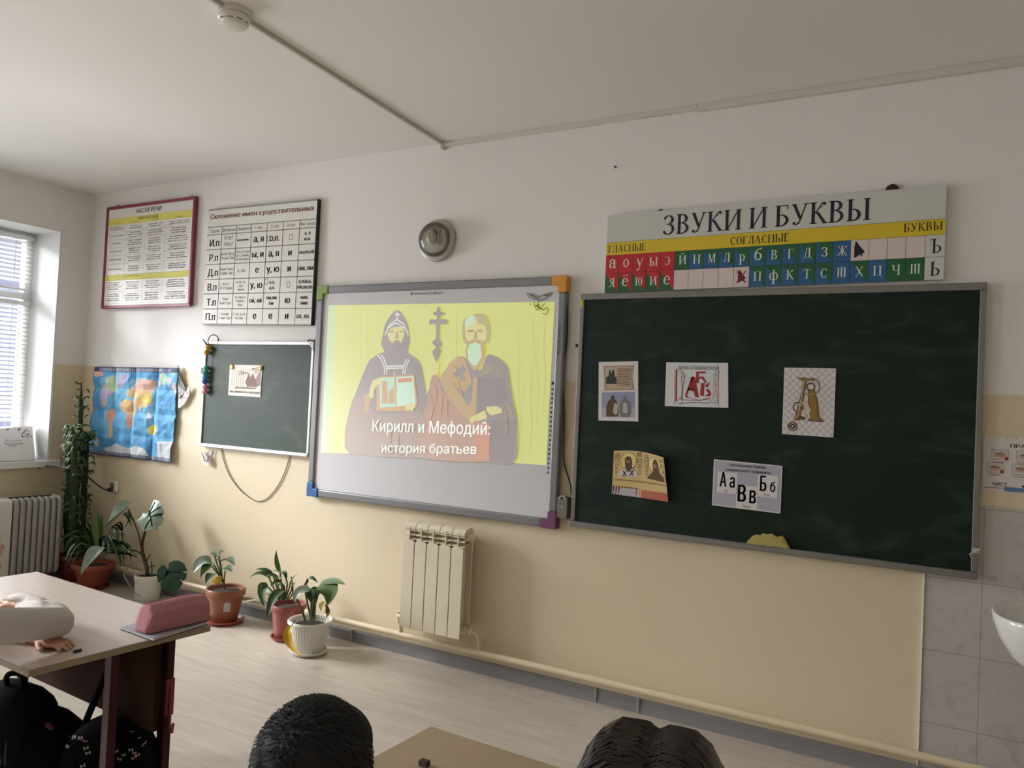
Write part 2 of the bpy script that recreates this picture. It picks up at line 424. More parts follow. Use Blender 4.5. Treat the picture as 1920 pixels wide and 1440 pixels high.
# ------------------------------------------------------------------ serif lettering drawn stroke by stroke
def serif_polys(ch):
    """polygons of a serif letter, cap height 1; returns (polys, width)"""
    T, t = 0.15, 0.045; P = []
    def q(a, b, wa, wb=None):
        wb = wa if wb is None else wb
        d = Vector((b[0] - a[0], b[1] - a[1])).normalized(); n = Vector((-d.y, d.x))
        P.append([(a[0] + n.x * wa / 2, a[1] + n.y * wa / 2), (a[0] - n.x * wa / 2, a[1] - n.y * wa / 2), (b[0] - n.x * wb / 2, b[1] - n.y * wb / 2), (b[0] + n.x * wb / 2, b[1] + n.y * wb / 2)])
    def hd(x0, x1, z, w=t): P.append([(x0, z - w / 2), (x1, z - w / 2), (x1, z + w / 2), (x0, z + w / 2)])
    def ser(x, z, l=0.13): hd(x - l - 0.02, x + l + 0.02, z + (t / 2 if z < 0.5 else -t / 2))
    def st(x, z0=0, z1=1, w=T, s0=True, s1=True):
        P.append([(x - w / 2, z0), (x + w / 2, z0), (x + w / 2, z1), (x - w / 2, z1)])
        if s0: ser(x, z0)
        if s1: ser(x, z1)
    def dg(a, b, w, s0=True, s1=True):
        P.append([(a[0] - w / 2, a[1]), (a[0] + w / 2, a[1]), (b[0] + w / 2, b[1]), (b[0] - w / 2, b[1])])
        if s0: ser(a[0], a[1], 0.1)
        if s1: ser(b[0], b[1], 0.1)
    def arc(cx, cz, rx, rz, a0, a1, thick=T, thin=t, n=14):
        pts = []
        for i in range(n + 1):
            a = math.radians(lerp(a0, a1, i / n)); w = thin + (thick - thin) * abs(math.cos(a)) ** 1.3
            pts.append((cx, cz, math.cos(a), math.sin(a), w))
        for p, r in zip(pts[:-1], pts[1:]):
            P.append([(p[0] + rx * p[2], p[1] + rz * p[3]), (r[0] + rx * r[2], r[1] + rz * r[3]), (r[0] + (rx - r[4]) * r[2], r[1] + (rz - r[4]) * r[3]), (p[0] + (rx - p[4]) * p[2], p[1] + (rz - p[4]) * p[3])])
    def ball(x, z, r=0.075): P.append([(x + r * math.cos(k * math.pi / 5), z + r * math.sin(k * math.pi / 5)) for k in range(10)])
    w = 0.8
    if ch == 'А': dg((0.1, 0), (0.42, 1), t * 1.3, s1=False); dg((0.72, 0), (0.4, 1), T, s1=False); hd(0.2, 0.62, 0.34); w = 0.86
    elif ch == 'а': arc(0.26, 0.22, 0.24, 0.24, 60, 300, T * 0.9); st(0.46, 0, 0.5, T, s0=False, s1=False); arc(0.27, 0.52, 0.27, 0.2, 0, 160, T, t); ball(0.09, 0.55); hd(0.46, 0.62, t / 2); w = 0.62
    elif ch == 'Б': st(0.17); hd(0.1, 0.62, 1 - t / 2); P.append([(0.62, 1), (0.56, 1), (0.6, 0.78), (0.64, 0.78)]); arc(0.3, 0.285, 0.37, 0.285, -90, 90); hd(0.17, 0.3, 0.57 - t / 2); hd(0.1, 0.32, t / 2); w = 0.75
    elif ch == 'В': st(0.17); arc(0.32, 0.77, 0.3, 0.23, -90, 90); arc(0.32, 0.28, 0.36, 0.28, -90, 90); hd(0.1, 0.33, 1 - t / 2); hd(0.1, 0.33, 0.55); hd(0.1, 0.33, t / 2); w = 0.76
    elif ch == 'Г': st(0.17); hd(0.1, 0.62, 1 - t / 2); P.append([(0.63, 1), (0.57, 1), (0.61, 0.74), (0.65, 0.74)]); w = 0.68
    elif ch == 'Д': dg((0.18, 0.06), (0.34, 1), t * 1.3, s0=False, s1=False); st(0.62, 0, 1, T, s0=False); hd(0.24, 0.7, 1 - t / 2); hd(0.05, 0.82, 0.045); P.append([(0.05, 0.06), (0.09, 0.06), (0.06, -0.2), (0.03, -0.2)]); P.append([(0.79, 0.06), (0.83, 0.06), (0.85, -0.2), (0.82, -0.2)]); w = 0.88
    elif ch in 'ЕЁ': st(0.17); hd(0.1, 0.6, 1 - t / 2); hd(0.1, 0.63, t / 2); hd(0.17, 0.46, 0.52); P.append([(0.61, 1), (0.56, 1), (0.59, 0.8), (0.62, 0.8)]); P.append([(0.65, 0), (0.6, 0), (0.62, 0.22), (0.65, 0.22)]); w = 0.72
    elif ch in 'её': arc(0.34, 0.36, 0.3, 0.36, 0, 310, T); hd(0.1, 0.62, 0.4); w = 0.7; 
    elif ch == 'Ж': st(0.55, w=T); dg((0.1, 0), (0.5, 0.55), T * .8, s1=False); dg((1.0, 0), (0.6, 0.55), T * .8, s1=False); dg((0.5, 0.5), (0.16, 0.95), t * 1.4, s0=False, s1=False); dg((0.6, 0.5), (0.94, 0.95), t * 1.4, s0=False, s1=False); ball(0.14, 0.92); ball(0.96, 0.92); w = 1.1
    elif ch == 'З': arc(0.3, 0.76, 0.29, 0.24, -85, 150); arc(0.3, 0.28, 0.33, 0.28, -150, 85); ball(0.09, 0.84, 0.05); ball(0.07, 0.17, 0.05); hd(0.2, 0.36, 0.545); w = 0.68
    elif ch in 'ИЙ': st(0.17); st(0.75); q((0.22, 0.08), (0.7, 0.92), t * 1.3)
    elif ch == 'К': st(0.17); q((0.25, 0.5), (0.5, 0.82), t * 1.3); arc(0.62, 0.78, 0.14, 0.2, 60, 190, t * 1.5, t); ball(0.67, 0.92); dg((0.72, 0), (0.34, 0.55), T, s1=False); w = 0.82
    elif ch == 'Л': q((0.2, 0.1), (0.32, 1), t * 1.4); ball(0.12, 0.07); st(0.62, s1=False); hd(0.22, 0.74, 1 - t / 2); w = 0.8
    elif ch == 'М': dg((0.14, 0), (0.2, 1), t * 1.4, s1=False); q((0.2, 1), (0.5, 0.05), T); q((0.5, 0.05), (0.8, 1), t * 1.3); st(0.86); hd(0.08, 0.24, 1 - t / 2); w = 1.02
    elif ch == 'Н': st(0.17); st(0.73); hd(0.2, 0.7, 0.52); w = 0.9
    elif ch == 'О': arc(0.4, 0.5, 0.36, 0.5, 0, 360, T); w = 0.8
    elif ch == 'П': st(0.17); st(0.73); hd(0.1, 0.8, 1 - t / 2); w = 0.9
    elif ch == 'Р': st(0.17, -0.4, 0.75); arc(0.33, 0.375, 0.33, 0.375, -100, 100); w = 0.75
    elif ch == 'С': arc(0.4, 0.5, 0.36, 0.5, 45, 318, T); ball(0.64, 0.8, 0.055); w = 0.76
    elif ch == 'Т': st(0.4, s1=False); hd(0.05, 0.75, 1 - t / 2); P.append([(0.05, 1), (0.09, 1), (0.07, 0.76), (0.03, 0.76)]); P.append([(0.71, 1), (0.75, 1), (0.77, 0.76), (0.73, 0.76)]); w = 0.8
    elif ch == 'У': dg((0.42, 0.3), (0.12, 1), T, s0=False); q((0.34, 0.05), (0.68, 1), t * 1.4); ser(0.68, 1, 0.1); arc(0.22, 0.13, 0.14, 0.13, 240, 360, t * 1.6); ball(0.14, 0.09); w = 0.8
    elif ch == 'у': dg((0.38, 0.1), (0.12, 0.72), T * .9, s0=False); q((0.24, -0.3), (0.62, 0.72), t * 1.4); hd(0.02, 0.24, 0.7); hd(0.5, 0.74, 0.7); ball(0.15, -0.26); w = 0.7
    elif ch == 'ф': st(0.45, -0.4, 1.0, T, s1=False); arc(0.27, 0.36, 0.24, 0.36, 40, 320, T * .85); arc(0.63, 0.36, 0.24, 0.36, -140, 140, T * .85); w = 0.9
    elif ch == 'Х': dg((0.72, 0), (0.14, 1), T); dg((0.14, 0), (0.7, 1), t * 1.4); w = 0.84
    elif ch == 'Ц': st(0.17); st(0.7); hd(0.1, 0.86, t / 2); P.append([(0.84, 0.05), (0.88, 0.05), (0.9, -0.24), (0.87, -0.24)]); w = 0.9
    elif ch == 'Ч': st(0.66); st(0.17, 0.52, 1, T, s0=False); arc(0.38, 0.6, 0.28, 0.2, 180, 290, T); hd(0.36, 0.66, 0.43); w = 0.86
    elif ch in 'ШЩ':
        for x in (0.17, 0.53, 0.89): st(x)
        hd(0.1, 1.0, t / 2); w = 1.06
        if ch == 'Щ': P.append([(1.0, 0.05), (1.05, 0.05), (1.08, -0.24), (1.05, -0.24)])
    elif ch in 'ЬЪ':
        st(0.17 if ch == 'Ь' else 0.3); dx = 0 if ch == 'Ь' else 0.13
        arc(0.32 + dx, 0.28, 0.35, 0.28, -90, 90); hd(0.17 + dx, 0.34 + dx, 0.56 - t / 2); hd(0.1 + dx, 0.34 + dx, t / 2); w = 0.72 + dx
        if ch == 'Ъ': hd(0.03, 0.34, 1 - t / 2); P.append([(0.03, 1), (0.07, 1), (0.05, 0.8), (0.02, 0.8)])
    elif ch == 'Ы': st(0.17); arc(0.3, 0.28, 0.33, 0.28, -90, 90); hd(0.17, 0.32, 0.56 - t / 2); hd(0.1, 0.32, t / 2); st(0.9); w = 1.06
    elif ch == 'Э': arc(0.3, 0.5, 0.36, 0.5, -140, 140, T); hd(0.28, 0.6, 0.5); ball(0.08, 0.82, 0.055); w = 0.74
    elif ch == 'Ю': st(0.17); arc(0.72, 0.5, 0.3, 0.5, 0, 360, T); hd(0.2, 0.46, 0.52); w = 1.08
    elif ch == 'Я': st(0.6); arc(0.46, 0.74, 0.34, 0.26, 90, 270); hd(0.46, 0.6, 1 - t / 2); hd(0.44, 0.6, 0.5); dg((0.14, 0), (0.5, 0.5), t * 2.2, s1=False); w = 0.8
    elif ch == 'б': arc(0.36, 0.34, 0.32, 0.34, 0, 360, T); arc(0.5, 0.5, 0.46, 0.5, 95, 185, T * .9); q((0.45, 0.98), (0.68, 1.05), t * 1.6); w = 0.74
    if ch in 'Ёё': ball(0.22, 0.92 if ch == 'ё' else 1.16, 0.06); ball(0.48, 0.92 if ch == 'ё' else 1.16, 0.06)
    if ch == 'Й': arc(0.46, 1.3, 0.2, 0.17, 200, 340, T * .8, t)
    return P, w

def serif_text(mb, body, x0, x1, z0, z1, y, m):
    items = []; tot = 0
    for ch in body:
        if ch == ' ': items.append(([], 0.42)); tot += 0.42; continue
        P, w = serif_polys(ch); items.append((P, w)); tot += w + 0.04
    k = (x1 - x0) / tot; h = z1 - z0; x = x0
    for P, w in items:
        for p in P: mb.flat([(x + a * k, z0 + b * h) for a, b in p], y, m)
        x += (w + (0.04 if P else 0)) * k
def serif_char(mb, ch, cx, z0, h, y, m, kx=0.8):
    P, w = serif_polys(ch)
    for p in P: mb.flat([(cx + (a - w / 2) * h * kx, z0 + b * h) for a, b in p], y, m)

# ------------------------------------------------------------------ room shell
RX, RY, RZ = 7.6, -8.3, 2.9
struct(MB().box(-0.4, RX + 0.2, RY - 0.2, 0.2, -0.12, 0.0, M_FLOOR).build('floor'))
struct(MB().box(-0.4, RX + 0.2, RY - 0.2, 0.2, RZ, RZ + 0.12, M_CEIL).build('ceiling'))
struct(MB().box(0.0, RX, 0.0, 0.2, 0.0, RZ, M_WALL).build('wall_front'))
struct(MB().box(RX, RX + 0.2, RY, 0.2, 0.0, RZ, M_WALL).build('wall_right'))
struct(MB().box(-0.4, RX + 0.2, RY - 0.2, RY, 0.0, RZ, M_WALL).build('wall_back'))
WIN = [(-2.13, -0.235), (-4.9, -3.0), (-7.6, -5.7)]
WZ0, WZ1 = 0.86, 2.57
mb = MB()
ys = sorted([RY, 0.2] + [y for w in WIN for y in w])
for i in range(0, len(ys), 2): mb.box(-0.4, 0.0, ys[i], ys[i + 1], 0.0, RZ, M_WALL)
for a, b in WIN:
    mb.box(-0.4, 0.0, a, b, 0.0, WZ0 - 0.05, M_WALL); mb.box(-0.4, 0.0, a, b, WZ1, RZ, M_WALL)
struct(mb.build('wall_left'))
M_PANE = glass('window_glass')
for i, (a, b) in enumerate(WIN):
    w = struct(thing('window_%d' % (i + 1), (-0.2, (a + b) / 2, WZ0), None, None))
    e = 0.012
    mb = MB()   # white plastered reveal: two jambs and the soffit
    mb.box(-0.4, 0.004, b - e, b + 0.003, WZ0, WZ1, M_PLASTER); mb.box(-0.4, 0.004, a - 0.003, a + e, WZ0, WZ1, M_PLASTER); mb.box(-0.4, 0.004, a + e, b - e, WZ1 - e, WZ1 + 0.003, M_PLASTER)
    mb.build('reveal', w)
    f = MB(); y0, y1 = a + e, b - e; z0, z1 = WZ0, WZ1 - e
    xa, xb = -0.4, -0.335
    f.box(xa, xb, y0, y0 + 0.055, z0, z1, M_PVC); f.box(xa, xb, y1 - 0.055, y1, z0, z1, M_PVC)
    f.box(xa, xb, y0 + 0.055, y1 - 0.055, z0, z0 + 0.06, M_PVC); f.box(xa, xb, y0 + 0.055, y1 - 0.055, z1 - 0.055, z1, M_PVC)
    n = 3; step = (y1 - y0 - 0.055) / n
    for k in range(1, n): f.box(xa, xb, y0 + k * step, y0 + k * step + 0.055, z0 + 0.06, z1 - 0.055, M_PVC)
    for k in range(n):
        ya = y0 + k * step + 0.055; f.box(xa, xb, ya, ya + step - 0.055, 2.05, 2.105, M_PVC)
    fr = f.build('frame', w, bevel=0.004)
    for k in range(n):
        ya = y0 + k * step + 0.055; yb = ya + step - 0.055
        for za, zb in ((z0 + 0.06, 2.05), (2.105, z1 - 0.055)):
            MB().box(-0.372, -0.368, ya, yb, za, zb, M_PANE).build('pane', w)
    MB().box(-0.335, 0.055, a - 0.02, b + 0.062, WZ0 - 0.05, WZ0, M_PVC).build('sill', w, bevel=0.006)

# tiled splash area right of the beige wall, with its white edging strip
struct(MB().box(5.757, RX, -0.006, 0.0, 0.0, 1.13, M_TILE).build('trim_1'))
mb = MB().box(5.749, 5.757, -0.011, 0.0, 0.066, 0.845, mat('white_tile_edging', (238, 232, 214), 0.4))
struct(mb.build('trim_2'))
# cable duct along the ceiling edge
mb = MB(); M_DUCT = mat('white_cable_duct', (208, 203, 195), 0.45, var=0.02)
mb.box(3.275, 4.735, -0.022, 0.0, 2.876, 2.9, M_DUCT); mb.box(4.737, 6.04, -0.026, 0.0, 2.868, 2.9, M_DUCT); mb.box(6.042, RX, -0.026, 0.0, 2.866, 2.9, M_DUCT)
struct(mb.build('trim_3', bevel=0.002))
# grey plastic skirting with its joining pieces
mb = MB(); SK = [(0.0, -0.0), (0.0, -0.0)]
def skirt(x0, x1): mb.add([(x0, 0, 0), (x0, -0.02, 0), (x0, -0.018, 0.012), (x0, -0.012, 0.055), (x0, -0.005, 0.066), (x0, 0, 0.066), (x1, 0, 0), (x1, -0.02, 0), (x1, -0.018, 0.012), (x1, -0.012, 0.055), (x1, -0.005, 0.066), (x1, 0, 0.066)], [(i, (i + 1) % 6, 6 + (i + 1) % 6, 6 + i) for i in range(6)] + [(0, 1, 2, 3, 4, 5), (6, 7, 8, 9, 10, 11)], M_GREY)
skirt(0.0, RX)
bb = struct(mb.build('baseboard_front'))
for x in (2.79, 4.345, 4.565): 
    mb = MB(); mb.box(x, x + 0.013, -0.0225, 0.0, 0.0, 0.068, mat('skirting_joint', (150, 148, 148), 0.4)); mb.build('joint', bb, bevel=0.002)
mb = MB(); mb.add([(0, 0, 0), (0.02, 0, 0), (0.012, 0, 0.055), (0, 0, 0.066), (0, RY, 0), (0.02, RY, 0), (0.012, RY, 0.055), (0, RY, 0.066)], [(0, 1, 5, 4), (1, 2, 6, 5), (2, 3, 7, 6), (0, 4, 7, 3)], M_GREY)
struct(mb.build('baseboard_left'))

# ------------------------------------------------------------------ venetian blinds and things on the sill
M_SLAT = translucent('white_blind_slat', (236, 236, 232), 0.22)
def blind(za, zb, label):
    t = thing('venetian_blind', (-0.31, -0.60, za), label, 'blind', None)
    y0, y1 = -0.95, -0.262
    MB().box(-0.326, -0.296, y0, y1, zb - 0.032, zb, M_PVC).build('head_rail', t, bevel=0.004)
    MB().box(-0.324, -0.298, y0, y1, za, za + 0.018, M_PVC).build('bottom_rail', t, bevel=0.004)
    mb = MB(); n = int((zb - za - 0.06) / 0.0325)
    for k in range(n):
        z = zb - 0.05 - k * 0.0325; sag = 0.004 * math.sin(k * 1.7)
        dx, dz = 0.0125, 0.0105
        P = []
        for j in range(9):
            y = lerp(y0, y1, j / 8); s_ = sag * math.sin(j * 0.8 + k)
            P += [(-0.311 - dx, y, z + dz + s_ * .4), (-0.311, y, z + 0.0025 + s_ * .4), (-0.311 + dx, y, z - dz + s_ * .4)]
        F = []
        for j in range(8): F += [(3 * j, 3 * j + 1, 3 * j + 4, 3 * j + 3), (3 * j + 1, 3 * j + 2, 3 * j + 5, 3 * j + 4)]
        mb.add(P, F, M_SLAT)
    mb.build('slats', t, smooth=True)
    for y in (-0.40, -0.84): MB().tube([(-0.295, y, zb - 0.03), (-0.294, y, za + 0.01)], 0.0022, M_PVC, 6).build('ladder_cord', t)
    return t
blind(2.115, 2.53, 'short white venetian blind on the upper window light')
b2 = blind(1.07, 2.035, 'long white venetian blind on the lower window sash')
mb = MB().tube([(-0.29, -0.345, 2.0), (-0.288, -0.347, 1.36)], 0.003, M_PVC, 6); mb.build('tilt_wand', b2)

# white gift bag lying tilted against the reveal, with ink writing
t = thing('gift_bag', (-0.13, -0.40, WZ0), 'white paper gift bag with inked writing leaning on the window sill', 'bag')
A, B_, C_, D_ = [(0.1414, -0.62, 0.8868), (0.0873, -0.42, 0.859), (0.1505, -0.33, 1.0989), (0.0565, -0.5, 1.1287)]
# front panel spans from the sill up and back to the reveal
def bagpt(u, v, d=0.0):
    p = Vector((0.03 - 0.20 * v, lerp(-0.66, -0.345, u) + 0.075 * v, WZ0 + 0.004 + 0.215 * v + 0.02 * u * v))
    return p + Vector((0.73, 0.0, 0.68)) * d
mb = MB()
Q = [bagpt(0, 0), bagpt(1, 0), bagpt(1, 1), bagpt(0, 1)]
back = [Vector((-0.16, -0.64, WZ0 + 0.004)), Vector((-0.16, -0.262, WZ0 + 0.004)), Vector((-0.20, -0.262, WZ0 + 0.20)), Vector((-0.20, -0.60, WZ0 + 0.20))]
mb.add(Q + back, [(0, 1, 2, 3), (4, 7, 6, 5), (1, 5, 6, 2), (0, 3, 7, 4), (3, 2, 6, 7), (0, 4, 5, 1)], M_PAPER)
mb.build('body', t)
mb = MB()
def ink(pts, w=0.0035):
    P = [bagpt(u, v, 0.003) for u, v in pts]; mb.tube(P, w * .5, M_BLACK, 5)
ink([(0.36, 0.50), (0.75, 0.49)], .004); ink([(0.42, 0.44), (0.6, 0.435)], .003)
ink([(0.36 + 0.036 * k, 0.54 + (0.07 if k % 2 else 0.0) + (0.04 if k == 1 else 0)) for k in range(11)], .003)
for k in range(26): 
    u, v = 0.72 + 0.22 * random.random(), 0.66 + 0.24 * random.random(); ink([(u, v), (u + 0.02, v + 0.02)], .004)
for k in range(9):
    u, v = 0.06 + 0.1 * random.random(), 0.16 + 0.22 * random.random(); ink([(u, v), (u + 0.02, v + 0.03)], .004)
ink([(0.42, 0.93), (0.46, 0.96)], .006); ink([(0.66, 0.93), (0.72, 0.94), (0.69, 0.9)], .006)
mb.build('printed_writing', t)
t = MB(); M_BLKBAG = mat('black_film', (26, 27, 30), 0.35, var=0.2, scale=18, bump=0.5)
t.add([(-0.02, -0.95, WZ0), (-0.02, -0.69, WZ0), (-0.16, -0.66, WZ0), (-0.16, -0.95, WZ0), (-0.04, -0.94, WZ0 + .21), (-0.03, -0.70, WZ0 + .18), (-0.14, -0.69, WZ0 + .22), (-0.14, -0.94, WZ0 + .2), (0.0, -0.8, WZ0 + 0.1), (0.005, -0.69, WZ0 + 0.09)],
      [(0, 3, 2, 1), (4, 5, 6, 7), (1, 2, 6, 5, 9), (2, 3, 7, 6), (3, 0, 4, 7), (0, 1, 9, 8), (8, 9, 5, 4), (0, 8, 4)], M_BLKBAG)
tag(t.build('plastic_bag', bevel=0.012), 'black plastic bag at the left edge of the window sill', 'bag')

# ------------------------------------------------------------------ ceiling: smoke detector and its conduit
t = thing('smoke_detector', (3.40, -1.60, RZ), 'cream smoke detector on the ceiling', 'smoke detector')
M_DET = mat('cream_detector_plastic', (214, 210, 196), 0.4, var=0.02)
MB().lathe([(0.062, 0), (0.062, -0.022), (0.055, -0.024)], (3.40, -1.60, RZ), M_DET, 40).build('base', t, smooth=True)
mb = MB().lathe([(0.056, -0.022), (0.060, -0.028), (0.060, -0.040), (0.052, -0.046)], (3.40, -1.60, RZ), M_DET, 40)
mb.lathe([(0.052, -0.050), (0.046, -0.062), (0.03, -0.068), (0.0, -0.069)], (3.40, -1.60, RZ), M_DET, 40); mb.build('sensor_head', t, smooth=True)
mb = MB(); mb.lathe([(0.047, -0.044), (0.047, -0.053)], (3.40, -1.60, RZ), M_BLACK, 32); mb.build('vent_slot', t)
mb = MB()
for k in range(10):
    a = k * math.pi / 5; mb.obox((3.40 + 0.051 * math.cos(a), -1.60 + 0.051 * math.sin(a), RZ - 0.047), (0.004 * math.cos(a), 0.004 * math.sin(a), 0), (-0.006 * math.sin(a), 0.006 * math.cos(a), 0), (0, 0, 0.005), M_DET)
mb.build('vent_rib', t)
mb = MB(); M_COND = mat('grey_white_conduit', (196, 192, 182), 0.5)
pa, pb = Vector((3.272, -0.012, RZ - 0.009)), Vector((3.393, -1.535, RZ - 0.009)); d = (pb - pa).normalized(); sd = d.cross(Vector((0, 0, 1)))
mb.obox((pa + pb) / 2, (pb - pa) / 2, sd * 0.008, (0, 0, 0.009), M_COND)
pc, pd = Vector((3.402, -1.665, RZ - 0.009)), Vector((3.50, -3.2, RZ - 0.009)); d = (pd - pc).normalized()
mb.obox((pc + pd) / 2, (pd - pc) / 2, d.cross(Vector((0, 0, 1))) * 0.008, (0, 0, 0.009), M_COND)
mb.box(3.262, 3.284, -0.026, 0.0, RZ - 0.04, RZ, M_COND)
tag(mb.build('cable_conduit', bevel=0.002), 'thin conduit running across the ceiling to the wall', 'conduit')

# ------------------------------------------------------------------ round wall lamp
t = thing('wall_lamp', (3.268, 0.0, 2.342), 'round glass wall lamp above the projection board', 'lamp')
LC = (3.268, 0.0, 2.342)
MB().lathe([(0.118, 0.0), (0.122, 0.012), (0.118, 0.026), (0.104, 0.032), (0.0, 0.032)], LC, mat('grey_lamp_base', (176, 172, 164), 0.35, 0.1, var=0.03), 48, 'y').build('base_ring', t, smooth=True)
MB().lathe([(0.096, 0.03), (0.098, 0.045), (0.090, 0.072), (0.068, 0.096), (0.036, 0.11), (0.0, 0.114)], LC, glass('lamp_glass', (0.88, 0.87, 0.84), 0.10, rough=0.1), 40, 'y').build('glass_dome', t, smooth=True)
mb = MB(); mb.tube([(3.262, -0.06, 2.38), (3.268, -0.03, 2.40)], 0.016, mat('lamp_holder', (150, 142, 128), 0.4), 12); mb.box(3.244, 3.30, -0.045, -0.032, 2.385, 2.41, mat('lamp_holder', (150, 142, 128))); lamp_socket = mb.build('socket', t)
mb = MB().ell((3.262, -0.062, 2.35), (0.028, 0.028, 0.04), mat('opal_bulb', (196, 190, 176), 0.25), 16, 10); mb.build('bulb', lamp_socket, smooth=True)
mb = MB(); mb.tube([(3.30, -0.04, 2.40), (3.302, -0.055, 2.36), (3.30, -0.055, 2.31), (3.288, -0.045, 2.29)], 0.003, M_ALU_LIGHT, 6); mb.build('retaining_wire', t)

# small nail high on the wall, bolt between the two big boards
mb = MB().tube([(4.328, -0.012, 2.651), (4.328, 0.0, 2.65)], 0.005, M_DARKGREY, 8); tag(mb.build('nail'), 'small dark nail high on the white wall', 'nail')
mb = MB(); P = [(4.164, 1.753)][0]; mb.lathe([(0.009, 0.0), (0.009, 0.014), (0.005, 0.018), (0.0, 0.018)], (P[0], 0, P[1]), mat('dark_steel', (60, 55, 48), 0.4, 0.6), 12, 'y'); tag(mb.build('bolt'), 'dark bolt head between the projection board and the green chalkboard', 'bolt')

# ------------------------------------------------------------------ interactive projection board
WX0, WX1, WB0, WB1 = 2.411, 4.105, 0.821, 2.106
t = thing('interactive_whiteboard', ((WX0 + WX1) / 2, 0, WB0), 'large grey framed interactive whiteboard showing a projected slide of two robed men', 'whiteboard')
M_WB = mat('white_board_surface', (210, 208, 210), 0.55, var=0.01)
MB().box(WX0 + 0.02, WX1 - 0.02, -0.034, 0.0, WB0 + 0.02, WB1 - 0.02, M_WB).build('panel', t)
fw = 0.046; cw = 0.085
def bar(x0, x1, z0, z1): return MB().box(x0, x1, -0.046, -0.004, z0, z1, M_BOARDGREY)
mb = bar(WX0 + cw, WX1 - cw, WB1 - fw, WB1)
mb.box(WX0 + cw, WX1 - cw, -0.046, -0.004, WB0, WB0 + fw, M_BOARDGREY).box(WX0, WX0 + fw, -0.046, -0.004, WB0 + cw, WB1 - cw, M_BOARDGREY).box(WX1 - fw, WX1, -0.046, -0.004, WB0 + cw, WB1 - cw, M_BOARDGREY)
wb_frame = mb.build('frame', t, bevel=0.008)
for (sx, sz, nm, rgb) in ((0, 1, 'green corner cap', (120, 150, 62)), (1, 1, 'orange corner cap', (214, 148, 48)), (0, 0, 'blue corner cap', (40, 92, 150)), (1, 0, 'purple corner cap', (112, 62, 100))):
    m = mat(nm.replace(' ', '_'), rgb, 0.45); x = WX1 if sx else WX0; z = WB1 if sz else WB0; ex = -1 if sx else 1; ez = -1 if sz else 1; o_ = 0.003
    L_ = [(x - ex * o_, z - ez * o_), (x + ex * cw, z - ez * o_), (x + ex * cw, z + ez * (fw + .002)), (x + ex * (fw + .002), z + ez * (fw + .002)), (x + ex * (fw + .002), z + ez * cw), (x - ex * o_, z + ez * cw)]
    MB().prism(L_, -0.050, -0.002, m).build('corner_cap', wb_frame, bevel=0.005, label=nm)
mb = MB(); zt = WB1 - fw - 0.022
mb.text('Interwrite DualBoard', 3.14, 3.335, zt - 0.004, zt + 0.012, -0.0346, M_BLACK, 0.01); mb.flat([(3.115, zt - 0.002), (3.131, zt - 0.002), (3.123, zt + 0.016)], -0.0346, M_BLACK)
mb.build('board_title', t); mb = MB(); mb.text('interwrite', WX1 - 0.032, WX1 - 0.016, 1.70, 1.86, -0.0464, M_BLACK, 0.01, rot=90); mb.build('frame_lettering', t); mb = MB()
DOT = [(4.05, 1.55), (4.046, 1.1)]
for k in range(20):
    x = lerp(DOT[0][0], DOT[1][0], k / 19); z = lerp(DOT[0][1], DOT[1][1], k / 19)
    if k == 0: mb.flat([(x - .011, z), (x + .011, z), (x, z + .02)], -0.0366, M_BLACK)
    else: mb.disc(x, z, 0.006, -0.0366, M_DARKGREY if k % 3 else M_BLACK, 10)
mb.build('tool_icons', t)

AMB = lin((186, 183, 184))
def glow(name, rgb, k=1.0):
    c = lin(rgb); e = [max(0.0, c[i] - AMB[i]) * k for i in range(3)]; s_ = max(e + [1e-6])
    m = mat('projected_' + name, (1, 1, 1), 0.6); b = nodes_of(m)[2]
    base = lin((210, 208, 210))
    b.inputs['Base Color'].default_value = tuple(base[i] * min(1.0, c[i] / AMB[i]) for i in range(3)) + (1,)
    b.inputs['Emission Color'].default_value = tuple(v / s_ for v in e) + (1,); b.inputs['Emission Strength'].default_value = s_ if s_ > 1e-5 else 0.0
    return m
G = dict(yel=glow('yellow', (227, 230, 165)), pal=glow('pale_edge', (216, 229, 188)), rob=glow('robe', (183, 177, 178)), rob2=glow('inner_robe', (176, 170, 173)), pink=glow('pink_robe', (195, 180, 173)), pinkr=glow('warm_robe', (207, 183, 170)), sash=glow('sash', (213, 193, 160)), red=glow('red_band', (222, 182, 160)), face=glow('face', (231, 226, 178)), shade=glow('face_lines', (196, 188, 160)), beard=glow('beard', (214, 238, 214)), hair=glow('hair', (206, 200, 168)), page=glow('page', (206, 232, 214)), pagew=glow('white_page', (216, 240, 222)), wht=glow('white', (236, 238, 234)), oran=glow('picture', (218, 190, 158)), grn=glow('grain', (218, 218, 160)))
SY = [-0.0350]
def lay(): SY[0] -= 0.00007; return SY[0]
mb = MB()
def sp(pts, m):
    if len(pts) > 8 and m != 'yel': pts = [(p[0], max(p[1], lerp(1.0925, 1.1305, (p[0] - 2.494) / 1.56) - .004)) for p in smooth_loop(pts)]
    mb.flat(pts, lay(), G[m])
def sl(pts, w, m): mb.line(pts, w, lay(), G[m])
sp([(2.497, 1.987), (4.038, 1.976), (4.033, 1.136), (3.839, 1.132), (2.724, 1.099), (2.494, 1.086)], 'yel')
sp([(2.497, 1.987), (2.559, 1.987), (2.568, 1.09), (2.494, 1.086)], 'pal')
